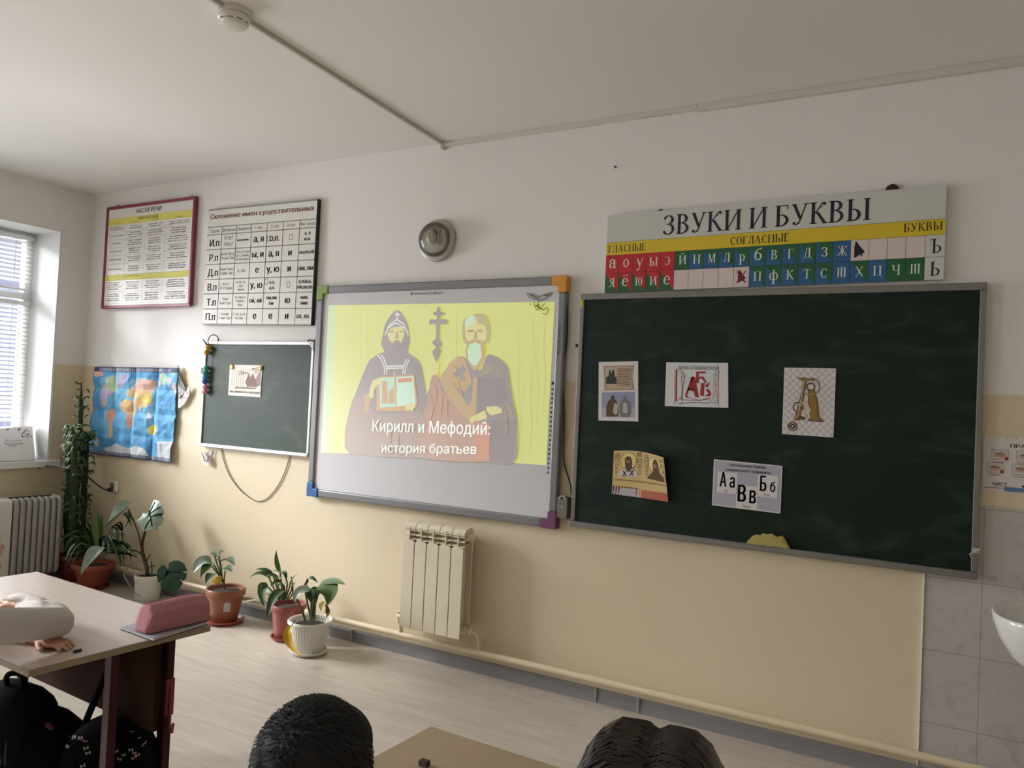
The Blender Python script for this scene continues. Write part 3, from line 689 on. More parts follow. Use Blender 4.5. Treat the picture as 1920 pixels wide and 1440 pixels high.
for P in [[(2.758, 1.929), (2.759, 1.782), (2.785, 1.62), (2.777, 1.425)], [(2.811, 1.92), (2.812, 1.774), (2.837, 1.613), (2.829, 1.419)], [(3.829, 1.936), (3.83, 1.806), (3.849, 1.662), (3.842, 1.489)], [(3.862, 1.777), (3.863, 1.647), (3.882, 1.504), (3.875, 1.332)], [(3.918, 1.949), (3.919, 1.82), (3.938, 1.677), (3.93, 1.506)], [(3.952, 1.777), (3.952, 1.649), (3.971, 1.508), (3.963, 1.337)], [(3.987, 1.862), (3.987, 1.735), (4.006, 1.593), (3.999, 1.424)], [(3.854, 1.618), (3.855, 1.489), (3.874, 1.347), (3.867, 1.174)], [(3.92, 1.62), (3.92, 1.491), (3.939, 1.35), (3.932, 1.179)], [(3.441, 1.92), (3.442, 1.783), (3.463, 1.633), (3.456, 1.452)]]: sl(P, 0.004, 'grn')
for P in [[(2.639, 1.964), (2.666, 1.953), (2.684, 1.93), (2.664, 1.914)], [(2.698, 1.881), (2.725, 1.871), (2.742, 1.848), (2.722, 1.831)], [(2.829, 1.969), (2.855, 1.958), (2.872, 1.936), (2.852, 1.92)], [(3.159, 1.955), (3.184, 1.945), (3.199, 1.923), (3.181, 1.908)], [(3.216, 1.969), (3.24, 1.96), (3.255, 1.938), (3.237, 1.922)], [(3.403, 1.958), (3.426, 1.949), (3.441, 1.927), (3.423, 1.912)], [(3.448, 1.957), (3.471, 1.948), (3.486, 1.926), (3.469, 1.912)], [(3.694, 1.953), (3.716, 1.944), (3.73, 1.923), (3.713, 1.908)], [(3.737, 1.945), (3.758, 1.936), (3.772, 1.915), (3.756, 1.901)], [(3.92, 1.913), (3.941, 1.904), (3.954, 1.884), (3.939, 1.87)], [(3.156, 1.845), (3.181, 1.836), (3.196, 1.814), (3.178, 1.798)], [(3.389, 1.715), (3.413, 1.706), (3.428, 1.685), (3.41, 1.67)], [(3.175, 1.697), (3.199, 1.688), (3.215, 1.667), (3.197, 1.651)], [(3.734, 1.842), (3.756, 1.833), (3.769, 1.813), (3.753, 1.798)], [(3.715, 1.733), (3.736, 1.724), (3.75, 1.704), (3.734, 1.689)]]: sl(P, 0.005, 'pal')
# man on the left: hooded dark robe
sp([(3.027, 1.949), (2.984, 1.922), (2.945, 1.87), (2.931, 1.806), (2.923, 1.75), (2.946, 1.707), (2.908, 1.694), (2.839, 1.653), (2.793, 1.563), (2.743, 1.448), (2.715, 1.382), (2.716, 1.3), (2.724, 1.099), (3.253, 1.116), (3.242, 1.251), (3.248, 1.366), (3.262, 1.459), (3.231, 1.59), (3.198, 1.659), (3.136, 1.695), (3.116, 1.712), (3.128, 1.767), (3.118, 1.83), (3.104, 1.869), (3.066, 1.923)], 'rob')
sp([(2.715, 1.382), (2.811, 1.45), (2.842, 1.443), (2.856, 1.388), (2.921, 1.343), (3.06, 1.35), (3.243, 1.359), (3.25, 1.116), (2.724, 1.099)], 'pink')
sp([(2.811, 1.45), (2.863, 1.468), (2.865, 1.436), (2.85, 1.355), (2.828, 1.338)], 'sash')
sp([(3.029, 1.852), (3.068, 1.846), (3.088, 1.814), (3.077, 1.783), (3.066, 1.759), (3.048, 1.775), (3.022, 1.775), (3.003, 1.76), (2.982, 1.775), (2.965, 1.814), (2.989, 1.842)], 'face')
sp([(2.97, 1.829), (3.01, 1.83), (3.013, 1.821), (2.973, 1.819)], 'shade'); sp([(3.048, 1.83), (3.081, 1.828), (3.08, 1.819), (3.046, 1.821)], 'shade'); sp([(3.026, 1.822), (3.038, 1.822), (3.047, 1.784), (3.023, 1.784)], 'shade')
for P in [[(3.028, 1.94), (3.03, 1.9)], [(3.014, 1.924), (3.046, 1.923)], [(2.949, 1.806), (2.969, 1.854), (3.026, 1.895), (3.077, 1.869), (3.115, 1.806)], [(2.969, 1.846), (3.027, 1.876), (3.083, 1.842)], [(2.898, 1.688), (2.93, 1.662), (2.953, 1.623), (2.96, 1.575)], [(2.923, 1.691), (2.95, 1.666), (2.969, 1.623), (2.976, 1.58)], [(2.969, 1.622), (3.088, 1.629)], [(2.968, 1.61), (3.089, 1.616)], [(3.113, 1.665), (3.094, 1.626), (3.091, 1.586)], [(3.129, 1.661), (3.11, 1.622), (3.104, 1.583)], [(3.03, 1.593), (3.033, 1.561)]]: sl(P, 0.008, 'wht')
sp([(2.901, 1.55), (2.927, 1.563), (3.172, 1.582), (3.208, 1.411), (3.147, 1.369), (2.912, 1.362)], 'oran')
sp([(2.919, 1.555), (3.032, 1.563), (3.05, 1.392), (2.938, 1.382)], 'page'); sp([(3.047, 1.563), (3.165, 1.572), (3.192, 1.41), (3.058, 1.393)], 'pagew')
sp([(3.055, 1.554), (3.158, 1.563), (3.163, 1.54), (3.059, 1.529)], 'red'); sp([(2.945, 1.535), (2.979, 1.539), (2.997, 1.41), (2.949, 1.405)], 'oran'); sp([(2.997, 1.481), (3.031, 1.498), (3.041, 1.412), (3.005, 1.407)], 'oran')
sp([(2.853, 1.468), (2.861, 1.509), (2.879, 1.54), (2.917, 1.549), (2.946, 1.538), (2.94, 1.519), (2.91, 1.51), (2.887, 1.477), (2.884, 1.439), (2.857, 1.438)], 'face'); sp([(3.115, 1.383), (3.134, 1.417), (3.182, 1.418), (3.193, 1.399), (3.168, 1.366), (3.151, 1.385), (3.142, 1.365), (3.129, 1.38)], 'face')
# cross staff
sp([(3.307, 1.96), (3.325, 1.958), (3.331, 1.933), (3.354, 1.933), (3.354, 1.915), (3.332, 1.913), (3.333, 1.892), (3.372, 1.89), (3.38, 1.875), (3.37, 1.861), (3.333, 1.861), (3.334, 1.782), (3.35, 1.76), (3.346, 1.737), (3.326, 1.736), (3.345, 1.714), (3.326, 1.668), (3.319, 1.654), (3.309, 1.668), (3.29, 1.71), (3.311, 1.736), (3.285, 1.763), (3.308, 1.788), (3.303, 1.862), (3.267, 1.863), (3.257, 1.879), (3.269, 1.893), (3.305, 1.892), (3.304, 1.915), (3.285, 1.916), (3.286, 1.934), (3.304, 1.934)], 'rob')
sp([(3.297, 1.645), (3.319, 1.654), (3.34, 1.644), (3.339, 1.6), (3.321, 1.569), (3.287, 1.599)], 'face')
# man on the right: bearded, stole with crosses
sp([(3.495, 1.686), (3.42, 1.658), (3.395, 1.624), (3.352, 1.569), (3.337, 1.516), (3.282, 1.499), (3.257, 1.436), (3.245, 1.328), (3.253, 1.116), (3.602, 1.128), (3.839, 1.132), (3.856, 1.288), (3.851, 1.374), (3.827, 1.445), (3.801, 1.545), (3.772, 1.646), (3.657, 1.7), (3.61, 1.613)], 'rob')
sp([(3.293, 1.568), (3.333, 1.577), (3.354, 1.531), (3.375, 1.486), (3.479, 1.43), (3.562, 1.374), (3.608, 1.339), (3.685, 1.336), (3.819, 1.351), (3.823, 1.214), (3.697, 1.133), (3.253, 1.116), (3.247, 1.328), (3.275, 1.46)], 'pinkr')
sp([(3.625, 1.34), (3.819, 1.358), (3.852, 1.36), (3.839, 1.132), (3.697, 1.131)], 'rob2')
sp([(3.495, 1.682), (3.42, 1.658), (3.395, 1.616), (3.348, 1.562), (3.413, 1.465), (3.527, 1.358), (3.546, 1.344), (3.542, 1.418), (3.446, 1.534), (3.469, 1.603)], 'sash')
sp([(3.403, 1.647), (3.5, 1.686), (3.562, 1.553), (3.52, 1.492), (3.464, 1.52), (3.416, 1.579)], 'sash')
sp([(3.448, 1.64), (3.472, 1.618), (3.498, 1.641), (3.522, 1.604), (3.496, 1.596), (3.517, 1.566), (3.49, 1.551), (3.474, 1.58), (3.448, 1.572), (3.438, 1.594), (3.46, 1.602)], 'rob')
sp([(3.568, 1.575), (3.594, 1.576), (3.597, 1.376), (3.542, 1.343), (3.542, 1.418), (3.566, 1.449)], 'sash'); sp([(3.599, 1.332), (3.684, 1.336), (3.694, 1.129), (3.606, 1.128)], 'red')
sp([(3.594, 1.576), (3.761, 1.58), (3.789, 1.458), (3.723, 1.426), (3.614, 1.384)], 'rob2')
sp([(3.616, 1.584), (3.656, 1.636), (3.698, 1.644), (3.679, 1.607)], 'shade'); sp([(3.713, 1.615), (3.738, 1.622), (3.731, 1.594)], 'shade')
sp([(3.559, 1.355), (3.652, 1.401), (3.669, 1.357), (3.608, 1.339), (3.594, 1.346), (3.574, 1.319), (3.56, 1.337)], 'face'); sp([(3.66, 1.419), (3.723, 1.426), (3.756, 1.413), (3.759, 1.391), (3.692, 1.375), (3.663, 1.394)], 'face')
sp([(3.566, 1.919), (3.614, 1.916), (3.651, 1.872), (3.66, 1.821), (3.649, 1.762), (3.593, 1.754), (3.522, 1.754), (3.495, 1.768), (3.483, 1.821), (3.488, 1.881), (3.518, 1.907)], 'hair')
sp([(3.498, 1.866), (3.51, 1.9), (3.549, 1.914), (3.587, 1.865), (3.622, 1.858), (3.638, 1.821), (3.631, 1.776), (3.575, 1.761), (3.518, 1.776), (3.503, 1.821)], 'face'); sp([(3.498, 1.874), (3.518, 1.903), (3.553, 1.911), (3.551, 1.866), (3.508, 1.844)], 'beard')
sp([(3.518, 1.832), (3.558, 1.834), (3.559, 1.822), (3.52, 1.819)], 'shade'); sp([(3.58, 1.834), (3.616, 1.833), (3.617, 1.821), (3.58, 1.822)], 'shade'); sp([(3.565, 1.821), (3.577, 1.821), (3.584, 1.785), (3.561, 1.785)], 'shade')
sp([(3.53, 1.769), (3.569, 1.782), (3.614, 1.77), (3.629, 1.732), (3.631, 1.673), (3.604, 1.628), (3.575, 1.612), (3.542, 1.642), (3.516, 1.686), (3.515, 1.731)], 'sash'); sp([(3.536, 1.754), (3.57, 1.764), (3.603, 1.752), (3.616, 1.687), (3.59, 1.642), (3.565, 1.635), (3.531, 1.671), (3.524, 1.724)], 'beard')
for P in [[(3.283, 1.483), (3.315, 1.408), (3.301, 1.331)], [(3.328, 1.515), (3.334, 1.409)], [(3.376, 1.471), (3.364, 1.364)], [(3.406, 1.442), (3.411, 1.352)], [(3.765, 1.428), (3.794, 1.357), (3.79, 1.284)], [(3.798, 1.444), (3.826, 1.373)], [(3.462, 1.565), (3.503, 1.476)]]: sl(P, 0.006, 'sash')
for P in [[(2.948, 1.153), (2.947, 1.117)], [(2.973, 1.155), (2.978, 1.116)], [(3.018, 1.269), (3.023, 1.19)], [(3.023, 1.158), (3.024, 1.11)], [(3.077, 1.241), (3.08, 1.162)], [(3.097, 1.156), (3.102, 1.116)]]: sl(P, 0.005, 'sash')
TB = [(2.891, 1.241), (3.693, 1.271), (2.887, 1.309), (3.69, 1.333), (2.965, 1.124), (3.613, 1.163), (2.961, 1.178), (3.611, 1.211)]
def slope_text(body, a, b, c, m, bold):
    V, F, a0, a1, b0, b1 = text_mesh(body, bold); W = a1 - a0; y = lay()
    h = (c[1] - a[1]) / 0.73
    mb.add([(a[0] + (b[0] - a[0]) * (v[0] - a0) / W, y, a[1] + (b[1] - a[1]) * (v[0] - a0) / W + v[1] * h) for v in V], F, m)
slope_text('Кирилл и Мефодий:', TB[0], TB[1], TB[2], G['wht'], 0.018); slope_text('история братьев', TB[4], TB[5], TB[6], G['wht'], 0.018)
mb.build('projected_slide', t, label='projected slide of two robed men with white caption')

# pencil drawn bird stuck to the top corner of the board
mb = MB(); M_PENCIL = mat('grey_pencil', (120, 118, 110), 0.7); yb = -0.040
BIRD = [[(3.951, 1.983), (3.934, 2.002), (3.905, 2.017), (3.874, 2.025)], [(3.951, 1.983), (3.918, 1.993), (3.89, 1.999), (3.875, 2.021)], [(3.942, 1.998), (3.966, 2.01), (3.997, 2.018), (4.028, 2.023)], [(3.955, 1.983), (3.99, 1.997), (4.021, 2.017)], [(3.919, 1.977), (3.924, 1.959), (3.937, 1.937), (3.954, 1.933)], [(3.951, 1.983), (3.944, 1.962), (3.953, 1.94), (3.974, 1.933)], [(3.974, 1.933), (4.001, 1.947), (4.006, 1.929), (3.995, 1.911), (3.971, 1.915)], [(3.984, 1.968), (3.965, 1.947)], [(3.941, 1.939), (3.946, 1.933)], [(3.928, 1.955), (3.952, 1.962)], [(3.895, 1.97), (3.902, 1.961)]]
for P in BIRD: mb.tube([(p[0], yb, p[1]) for p in P], 0.0018, M_PENCIL, 6)
for q in [(3.905, 2.009), (3.922, 2.002), (3.982, 2.008), (3.997, 2.012), (3.945, 1.951), (3.957, 1.944)]: mb.tube([(q[0] - .012, yb, q[1] + .004), (q[0] + .012, yb, q[1] - .004)], 0.0022, M_PENCIL, 6)
tag(mb.build('bird_cutout'), 'grey bird outline stuck to the top right of the projection board', 'decoration')

# cable and junction box between the two boards
mb = MB(); P = [(4.0913, -0.02, 2.0333), (4.1045, -0.02, 1.9509), (4.1114, -0.02, 1.8142), (4.1072, -0.02, 1.7188), (4.0983, -0.02, 1.5959), (4.116, -0.02, 1.3655), (4.1187, -0.012, 1.1757), (4.1437, -0.012, 1.0965), (4.1656, -0.015, 1.0448), (4.1733, -0.02, 0.9976)]
mb.tube(catmull(P, 5), 0.0035, M_WIRE, 6); tag(mb.build('board_cable'), 'dark cable hanging between the projection board and the chalkboard', 'cable')
t = thing('junction_box', (4.135, 0, 0.878), 'small grey metal box beside the bottom corner of the projection board', 'box')
M_BOX = mat('worn_grey_metal', (118, 112, 102), 0.5, 0.3, var=0.12, scale=25)
MB().box(4.108, 4.166, -0.045, 0, 0.878, 0.985, M_BOX).build('body', t, bevel=0.004)
mb = MB(); mb.tube([(4.12, -0.046, 0.972), (4.13, -0.05, 0.99), (4.148, -0.05, 0.99), (4.157, -0.046, 0.972)], 0.004, M_ALU_LIGHT, 6); mb.build('clip', t)
mb = MB().lathe([(0.006, 0.0), (0.006, 0.003), (0, 0.003)], (4.137, -0.045, 0.937), M_ALU_LIGHT, 10, 'y'); mb.build('screw', t)

# ------------------------------------------------------------------ green chalkboard
KX0, KX1, KZ0, KZ1 = 4.180, 5.938, 0.844, 2.012
t = thing('chalkboard', ((KX0 + KX1) / 2, 0, KZ0), 'large dark green chalkboard in a dull aluminium frame', 'chalkboard')
MB().box(KX0 + 0.01, KX1 - 0.01, -0.027, 0, KZ0 + 0.01, KZ1 - 0.01, chalky('green_chalkboard', (11, 31, 23), (112, 130, 120), 0.13, 0.5)).build('writing_surface', t)
mb = MB(); M_CF = mat('dull_aluminium_frame', (128, 126, 122), 0.45, 0.45, var=0.08, scale=14)
mb.box(KX0, KX1, -0.036, 0, KZ1 - 0.03, KZ1, M_CF).box(KX0, KX0 + 0.024, -0.034, 0, KZ0 + 0.028, KZ1 - 0.03, M_CF).box(KX1 - 0.022, KX1, -0.034, 0, KZ0 + 0.028, KZ1 - 0.03, M_CF)
k_frame = mb.build('frame', t, bevel=0.003)
MB().box(KX0, KX1, -0.05, 0, KZ0, KZ0 + 0.028, M_CF).build('chalk_ledge', t, bevel=0.005)
mb = MB().box(KX0 + 0.003, KX0 + 0.018, -0.0365, -0.034, 1.945, 1.985, mat('yellow_tag', (190, 180, 60), 0.5)); mb.build('tag', k_frame)
mb = MB(); P = [(5.931, 0.954)][0]
mb.tube([(P[0] - .012, -0.04, P[1] - .03), (P[0] - .02, -0.045, P[1] - .012), (P[0], -0.045, P[1]), (P[0] + .012, -0.04, P[1] + .008)], 0.003, M_ALU_LIGHT, 6); mb.box(P[0] - .012, P[0] + .012, -0.04, -0.03, P[1] - .008, P[1] + .012, M_ALU_LIGHT); mb.build('hook', k_frame)

def sheet(quad, y, th=0.0022):  return MB().prism(quad, y - th, y, M_PAPER)
PY = -0.029
def paper_thing(name, quad, label, cat='paper'):
    xs = [q[0] for q in quad]; zs = [q[1] for q in quad]
    t = thing(name, (sum(xs) / 4, PY, min(zs)), label, cat, 'papers on the chalkboard')
    sheet(quad, PY).build('sheet', t)
    return t
R1 = ((1100, 660), 4.5)
# two pictures one above the other
t = paper_thing('printed_sheet', [(4.296, 1.67), (4.502, 1.677), (4.516, 1.386), (4.308, 1.38)], 'portrait sheet with a scroll picture above two standing statues')
y = PY - 0.0026; mb = MB(); Y = lambda k: y - k * 0.0003
mk = lambda n, c: mat(n, c, 0.7)
mb.flat([(4.321, 1.651), (4.485, 1.657), (4.477, 1.606), (4.49, 1.538), (4.333, 1.529), (4.33, 1.585)], Y(0), mk('scroll_brown', (168, 138, 118)))
mb.flat([(4.33, 1.645), (4.476, 1.651), (4.475, 1.542), (4.342, 1.535)], Y(1), mk('scroll_tan', (188, 164, 140)))
mb.flat([(4.337, 1.638), (4.393, 1.64), (4.397, 1.564), (4.341, 1.562)], Y(2), mk('photo_pale', (176, 176, 160)))
mb.flat([(4.339, 1.594), (4.349, 1.6), (4.354, 1.609), (4.354, 1.63), (4.36, 1.633), (4.366, 1.612), (4.371, 1.63), (4.378, 1.634), (4.383, 1.613), (4.386, 1.599), (4.395, 1.596), (4.397, 1.564), (4.341, 1.562)], Y(3), mk('statue_dark', (52, 52, 46)))
for k in range(12):
    z = [(4.399, 1.639), (4.473, 1.642), (4.406, 1.558), (4.473, 1.561)]
    zz = lerp(z[0][1], z[2][1], k / 11); mb.line([(z[0][0], zz), (z[1][0] - 0.004 * (k % 3), zz - .001)], 0.0032, Y(2), mk('brown_print', (120, 92, 74)))
mb.flat([(4.32, 1.52), (4.492, 1.529), (4.498, 1.405), (4.325, 1.398)], Y(0), mk('photo_sky', (146, 150, 178)))
mb.flat([(4.323, 1.444), (4.496, 1.452), (4.498, 1.405), (4.325, 1.398)], Y(1), mk('photo_ground', (176, 178, 192)))
mb.flat([(4.35, 1.401), (4.346, 1.445), (4.354, 1.475), (4.369, 1.49), (4.369, 1.503), (4.379, 1.509), (4.388, 1.502), (4.39, 1.488), (4.404, 1.471), (4.415, 1.431), (4.414, 1.405)], Y(2), mk('statue_brown', (92, 70, 44)))
mb.flat([(4.387, 1.47), (4.408, 1.465), (4.408, 1.419), (4.398, 1.41), (4.384, 1.423)], Y(3), mk('photo_pale', (176, 176, 160)))
mb.flat([(4.423, 1.403), (4.415, 1.448), (4.422, 1.48), (4.436, 1.49), (4.434, 1.502), (4.443, 1.509), (4.452, 1.503), (4.452, 1.489), (4.47, 1.479), (4.48, 1.445), (4.475, 1.405)], Y(2), mk('statue_grey', (128, 118, 118)))
mb.flat([(4.435, 1.472), (4.454, 1.473), (4.459, 1.424), (4.436, 1.426)], Y(3), mk('statue_light', (186, 180, 180)))
mb.build('printed_pictures', t)
# red lettering sheet
t = paper_thing('printed_sheet', [(4.643, 1.674), (4.935, 1.676), (4.944, 1.471), (4.645, 1.466)], 'landscape sheet with big red letters inside a red border')
mb = MB(); MR = mk('red_print', (158, 34, 42)); MRP = mk('faded_red_print', (158, 84, 98))
mb.flat([(4.689, 1.671), (4.89, 1.671), (4.898, 1.473), (4.692, 1.475)], Y(0), mk('cold_white_print', (206, 214, 216)))
q = [(4.702, 1.639), (4.891, 1.643), (4.701, 1.663), (4.89, 1.668)]; mb.text('ДЕНЬ СЛАВЯНСКОЙ', q[0][0], q[1][0], q[0][1], q[2][1], Y(1), MR, 0.015)
q = [(4.871, 1.485), (4.896, 1.486), (4.865, 1.638), (4.89, 1.638)]; mb.text('ПИСЬМЕННОСТИ', q[0][0], q[1][0], q[0][1], q[2][1], Y(1), MRP, 0.01, rot=90)
for P, w in zip([[(4.695, 1.64), (4.699, 1.493)], [(4.688, 1.64), (4.692, 1.475)], [(4.891, 1.666), (4.899, 1.472)]], (0.008, 0.002, 0.002)): mb.line(P, w, Y(1), MR)
mb.flat([(4.769, 1.611), (4.786, 1.607), (4.808, 1.513), (4.789, 1.514), (4.78, 1.547), (4.763, 1.552)], Y(1), MR)   # А
mb.flat([(4.769, 1.611), (4.776, 1.606), (4.758, 1.541), (4.751, 1.519), (4.762, 1.51), (4.744, 1.511), (4.742, 1.524)], Y(1), MR); mb.flat([(4.754, 1.558), (4.785, 1.549), (4.785, 1.54), (4.752, 1.545)], Y(1), MR)
mb.flat([(4.789, 1.633), (4.803, 1.634), (4.804, 1.58), (4.79, 1.58)], Y(1), MR); mb.flat([(4.803, 1.634), (4.838, 1.635), (4.831, 1.625), (4.803, 1.626)], Y(1), MR)  # Б
mb.flat([(4.804, 1.609), (4.824, 1.612), (4.843, 1.581), (4.833, 1.581), (4.818, 1.601), (4.805, 1.6)], Y(1), MR)
mb.flat([(4.814, 1.581), (4.832, 1.581), (4.83, 1.521), (4.812, 1.523)], Y(1), MR); mb.flat([(4.834, 1.57), (4.856, 1.587), (4.851, 1.566), (4.84, 1.56)], Y(1), MR); mb.flat([(4.836, 1.55), (4.851, 1.555), (4.865, 1.534), (4.86, 1.521), (4.831, 1.521), (4.852, 1.533)], Y(1), MR)  # В
for P in [[(4.707, 1.629), (4.718, 1.635), (4.733, 1.618), (4.738, 1.61), (4.728, 1.61), (4.719, 1.624)], [(4.719, 1.61), (4.726, 1.557), (4.724, 1.507)], [(4.734, 1.61), (4.729, 1.557), (4.727, 1.504)], [(4.707, 1.495), (4.718, 1.509), (4.73, 1.496), (4.725, 1.482), (4.711, 1.483)], [(4.724, 1.501), (4.781, 1.498), (4.836, 1.504), (4.864, 1.508)], [(4.719, 1.48), (4.781, 1.489), (4.854, 1.489), (4.865, 1.5)], [(4.758, 1.511), (4.814, 1.499), (4.858, 1.515)]]: mb.line(P, 0.0028, Y(2), MRP)
mb.build('printed_letters', t)
# ornate gold letter
t = paper_thing('printed_sheet', [(5.183, 1.66), (5.395, 1.66), (5.395, 1.365), (5.184, 1.367)], 'portrait sheet with one ornate gold letter on pale checks')
mb = MB(); MC = mk('pale_grey_check', (192, 188, 190)); MG = mk('gold_print', (146, 112, 40)); MGD = mk('brown_outline', (112, 80, 58)); MGL = mk('pale_gold_print', (206, 192, 160))
q = [(5.186, 1.657), (5.392, 1.656), (5.393, 1.368), (5.187, 1.369)]
for i in range(14):
    for j in range(19):
        if (i + j) % 2:
            def cc(u, v): return (lerp(lerp(q[0][0], q[1][0], u), lerp(q[3][0], q[2][0], u), v), lerp(lerp(q[0][1], q[1][1], u), lerp(q[3][1], q[2][1], u), v))
            mb.flat([cc(i / 14, j / 19), cc((i + 1) / 14, j / 19), cc((i + 1) / 14, (j + 1) / 19), cc(i / 14, (j + 1) / 19)], Y(0), MC)
def ring(c, r0, r1, yy, m, a0=0, a1=360):
    P = [(c[0] + r1 * math.cos(math.radians(lerp(a0, a1, k / 20))), c[1] + r1 * math.sin(math.radians(lerp(a0, a1, k / 20)))) for k in range(21)]
    mb.line(P, r1 - r0, yy, m)
for (pts, m, k) in [([(5.235, 1.618), (5.316, 1.615), (5.321, 1.606), (5.28, 1.604), (5.269, 1.522), (5.26, 1.452), (5.281, 1.444), (5.278, 1.435), (5.23, 1.428), (5.218, 1.412), (5.236, 1.451), (5.251, 1.521), (5.266, 1.6)], MGD, 1), ([(5.244, 1.615), (5.313, 1.612), (5.275, 1.606), (5.263, 1.521), (5.256, 1.448), (5.242, 1.437), (5.255, 1.521), (5.269, 1.603)], MG, 2), ([(5.283, 1.563), (5.313, 1.567), (5.328, 1.518), (5.336, 1.449), (5.355, 1.438), (5.355, 1.428), (5.285, 1.429), (5.298, 1.444), (5.288, 1.51)], MGD, 1), ([(5.291, 1.565), (5.31, 1.568), (5.321, 1.511), (5.328, 1.446), (5.337, 1.437), (5.3, 1.436), (5.301, 1.479), (5.291, 1.522)], MG, 2), ([(5.251, 1.515), (5.287, 1.503), (5.3, 1.479), (5.298, 1.466), (5.276, 1.49), (5.248, 1.499)], MGL, 3)]:
    mb.flat(pts, Y(k), m)
for (cx, cy), r in zip([(5.296, 1.579), (5.296, 1.579), (5.247, 1.489), (5.227, 1.403), (5.227, 1.403)], (0.036, 0.016, 0.02, 0.018, 0.008)): ring((cx, cy), r - 0.006, r, Y(3), MGL); ring((cx, cy), r - 0.0005, r + 0.0012, Y(4), MGD)
for P in [[(5.266, 1.6), (5.258, 1.521), (5.247, 1.451), (5.225, 1.425)], [(5.334, 1.512), (5.341, 1.45), (5.356, 1.433)], [(5.259, 1.433), (5.278, 1.428)], [(5.269, 1.522), (5.277, 1.459), (5.289, 1.44)]]: mb.line(P, 0.004, Y(4), MGL)
mb.build('gold_letter', t)
# grey sheet with first letters
t = paper_thing('printed_sheet', [(4.889, 1.233), (5.191, 1.227), (5.19, 1.018), (4.888, 1.023)], 'grey landscape sheet showing three pairs of bold black letters')
mb = MB(); MGY = mk('grey_print', (172, 172, 186))
mb.flat([(4.895, 1.228), (5.187, 1.223), (5.186, 1.023), (4.892, 1.029)], Y(0), MGY)
for pts in [[(4.908, 1.18), (4.997, 1.178), (4.999, 1.084), (4.907, 1.084)], [(5.087, 1.18), (5.175, 1.179), (5.174, 1.082), (5.089, 1.084)], [(4.996, 1.127), (5.087, 1.126), (5.089, 1.025), (4.996, 1.025)]]: mb.flat(pts, Y(1), M_PAPER)
for body, q, b in zip(('Начальные буквы', 'славянского алфавита', 'А', 'а', 'Б', 'б', 'В', 'в', 'Аз', 'Буки', 'Веди'), [[(4.962, 1.211), (5.121, 1.215)], [(4.944, 1.19), (5.141, 1.191)], [(4.919, 1.112), (4.951, 1.179)], [(4.964, 1.111), (4.988, 1.159)], [(5.098, 1.109), (5.127, 1.177)], [(5.142, 1.109), (5.165, 1.155)], [(5.002, 1.053), (5.04, 1.128)], [(5.054, 1.05), (5.084, 1.108)], [(4.943, 1.089), (4.958, 1.102)], [(5.117, 1.086), (5.143, 1.099)], [(5.028, 1.025), (5.062, 1.04)]], (.02, .02, .05, .04, .05, .04, .05, .04, .01, .01, .01)):
    z0, z1 = q[0][1], q[1][1]
    if len(body) > 9: zc = (z0 + z1) / 2; z0, z1 = zc - 0.008, zc + 0.008
    mb.text(body, q[0][0], q[1][0], z0, z1, Y(2), M_BLACK, b)
mb.build('printed_letters', t)
# curled yellow sheet with two portraits
quad = [(4.397, 1.237), (4.673, 1.225), (4.689, 1.019), (4.396, 1.026)]
xs = [q[0] for q in quad]; zs = [q[1] for q in quad]
t = thing('printed_sheet', (sum(xs) / 4, PY, min(zs)), 'yellow curling sheet with two haloed portraits', 'paper', 'papers on the chalkboard')
def curl(u, v, k=0):
    x = lerp(lerp(quad[3][0], quad[2][0], u), lerp(quad[0][0], quad[1][0], u), v); z = lerp(lerp(quad[3][1], quad[2][1], u), lerp(quad[0][1], quad[1][1], u), v)
    return (x - 0.01 * u * u * u * v, PY - 0.002 - 0.045 * max(0, u - 0.3) ** 2 - 0.02 * v * u * u - k * 0.0006, z + 0.012 * math.sin(u * math.pi) * v)
UV = lambda pts: [(((x - 230) / 460 + (y - 833) / 363 * 0.03), 1 - (y - 833 - (x - 230) * 0.13) / 366) for x, y in pts]
def on_curl(pts, k, m, raw=False):
    P = pts if raw else UV(pts); mb.poly([curl(u, v, k) for u, v in P], m)
mb = MB(); V = []; F = []; n = 14
for k_ in (0, 1):
    for i in range(n + 1):
        for j in range(n + 1):
            p = curl(i / n, j / n); V.append((p[0], p[1] + 0.001 * k_, p[2]))
N1 = (n + 1) ** 2
for i in range(n):
    for j in range(n):
        a = i * (n + 1) + j; F += [(a, a + 1, a + n + 2, a + n + 1), (N1 + a, N1 + a + n + 1, N1 + a + n + 2, N1 + a + 1)]
mb.add(V, F, mk('yellow_print', (206, 180, 122))); mb.build('sheet', t, smooth=True)
mb = MB(); MBR = mk('portrait_brown', (92, 62, 36)); MHL = mk('halo_yellow', (222, 204, 132)); MDK = mk('portrait_dark', (62, 46, 44)); MWB = mk('portrait_white', (206, 200, 204))
def ccv(cx, cy, r, n=16): return [(cx + r * math.cos(2 * math.pi * k / n), cy + r * math.sin(2 * math.pi * k / n)) for k in range(n)]
on_curl(ccv(357, 935, 70), 2, MDK); on_curl(ccv(357, 935, 67), 3, MHL); on_curl(ccv(590, 960, 58), 2, MDK); on_curl(ccv(590, 960, 55), 3, MHL)
on_curl([(268, 1050), (290, 1010), (330, 995), (390, 1000), (425, 1030), (432, 1064)], 4, MWB); on_curl([(325, 915), (345, 895), (375, 900), (388, 930), (385, 990), (355, 1025), (330, 990)], 5, MBR); on_curl([(335, 925), (375, 928), (372, 950), (340, 950)], 6, mk('portrait_skin', (150, 112, 80)))
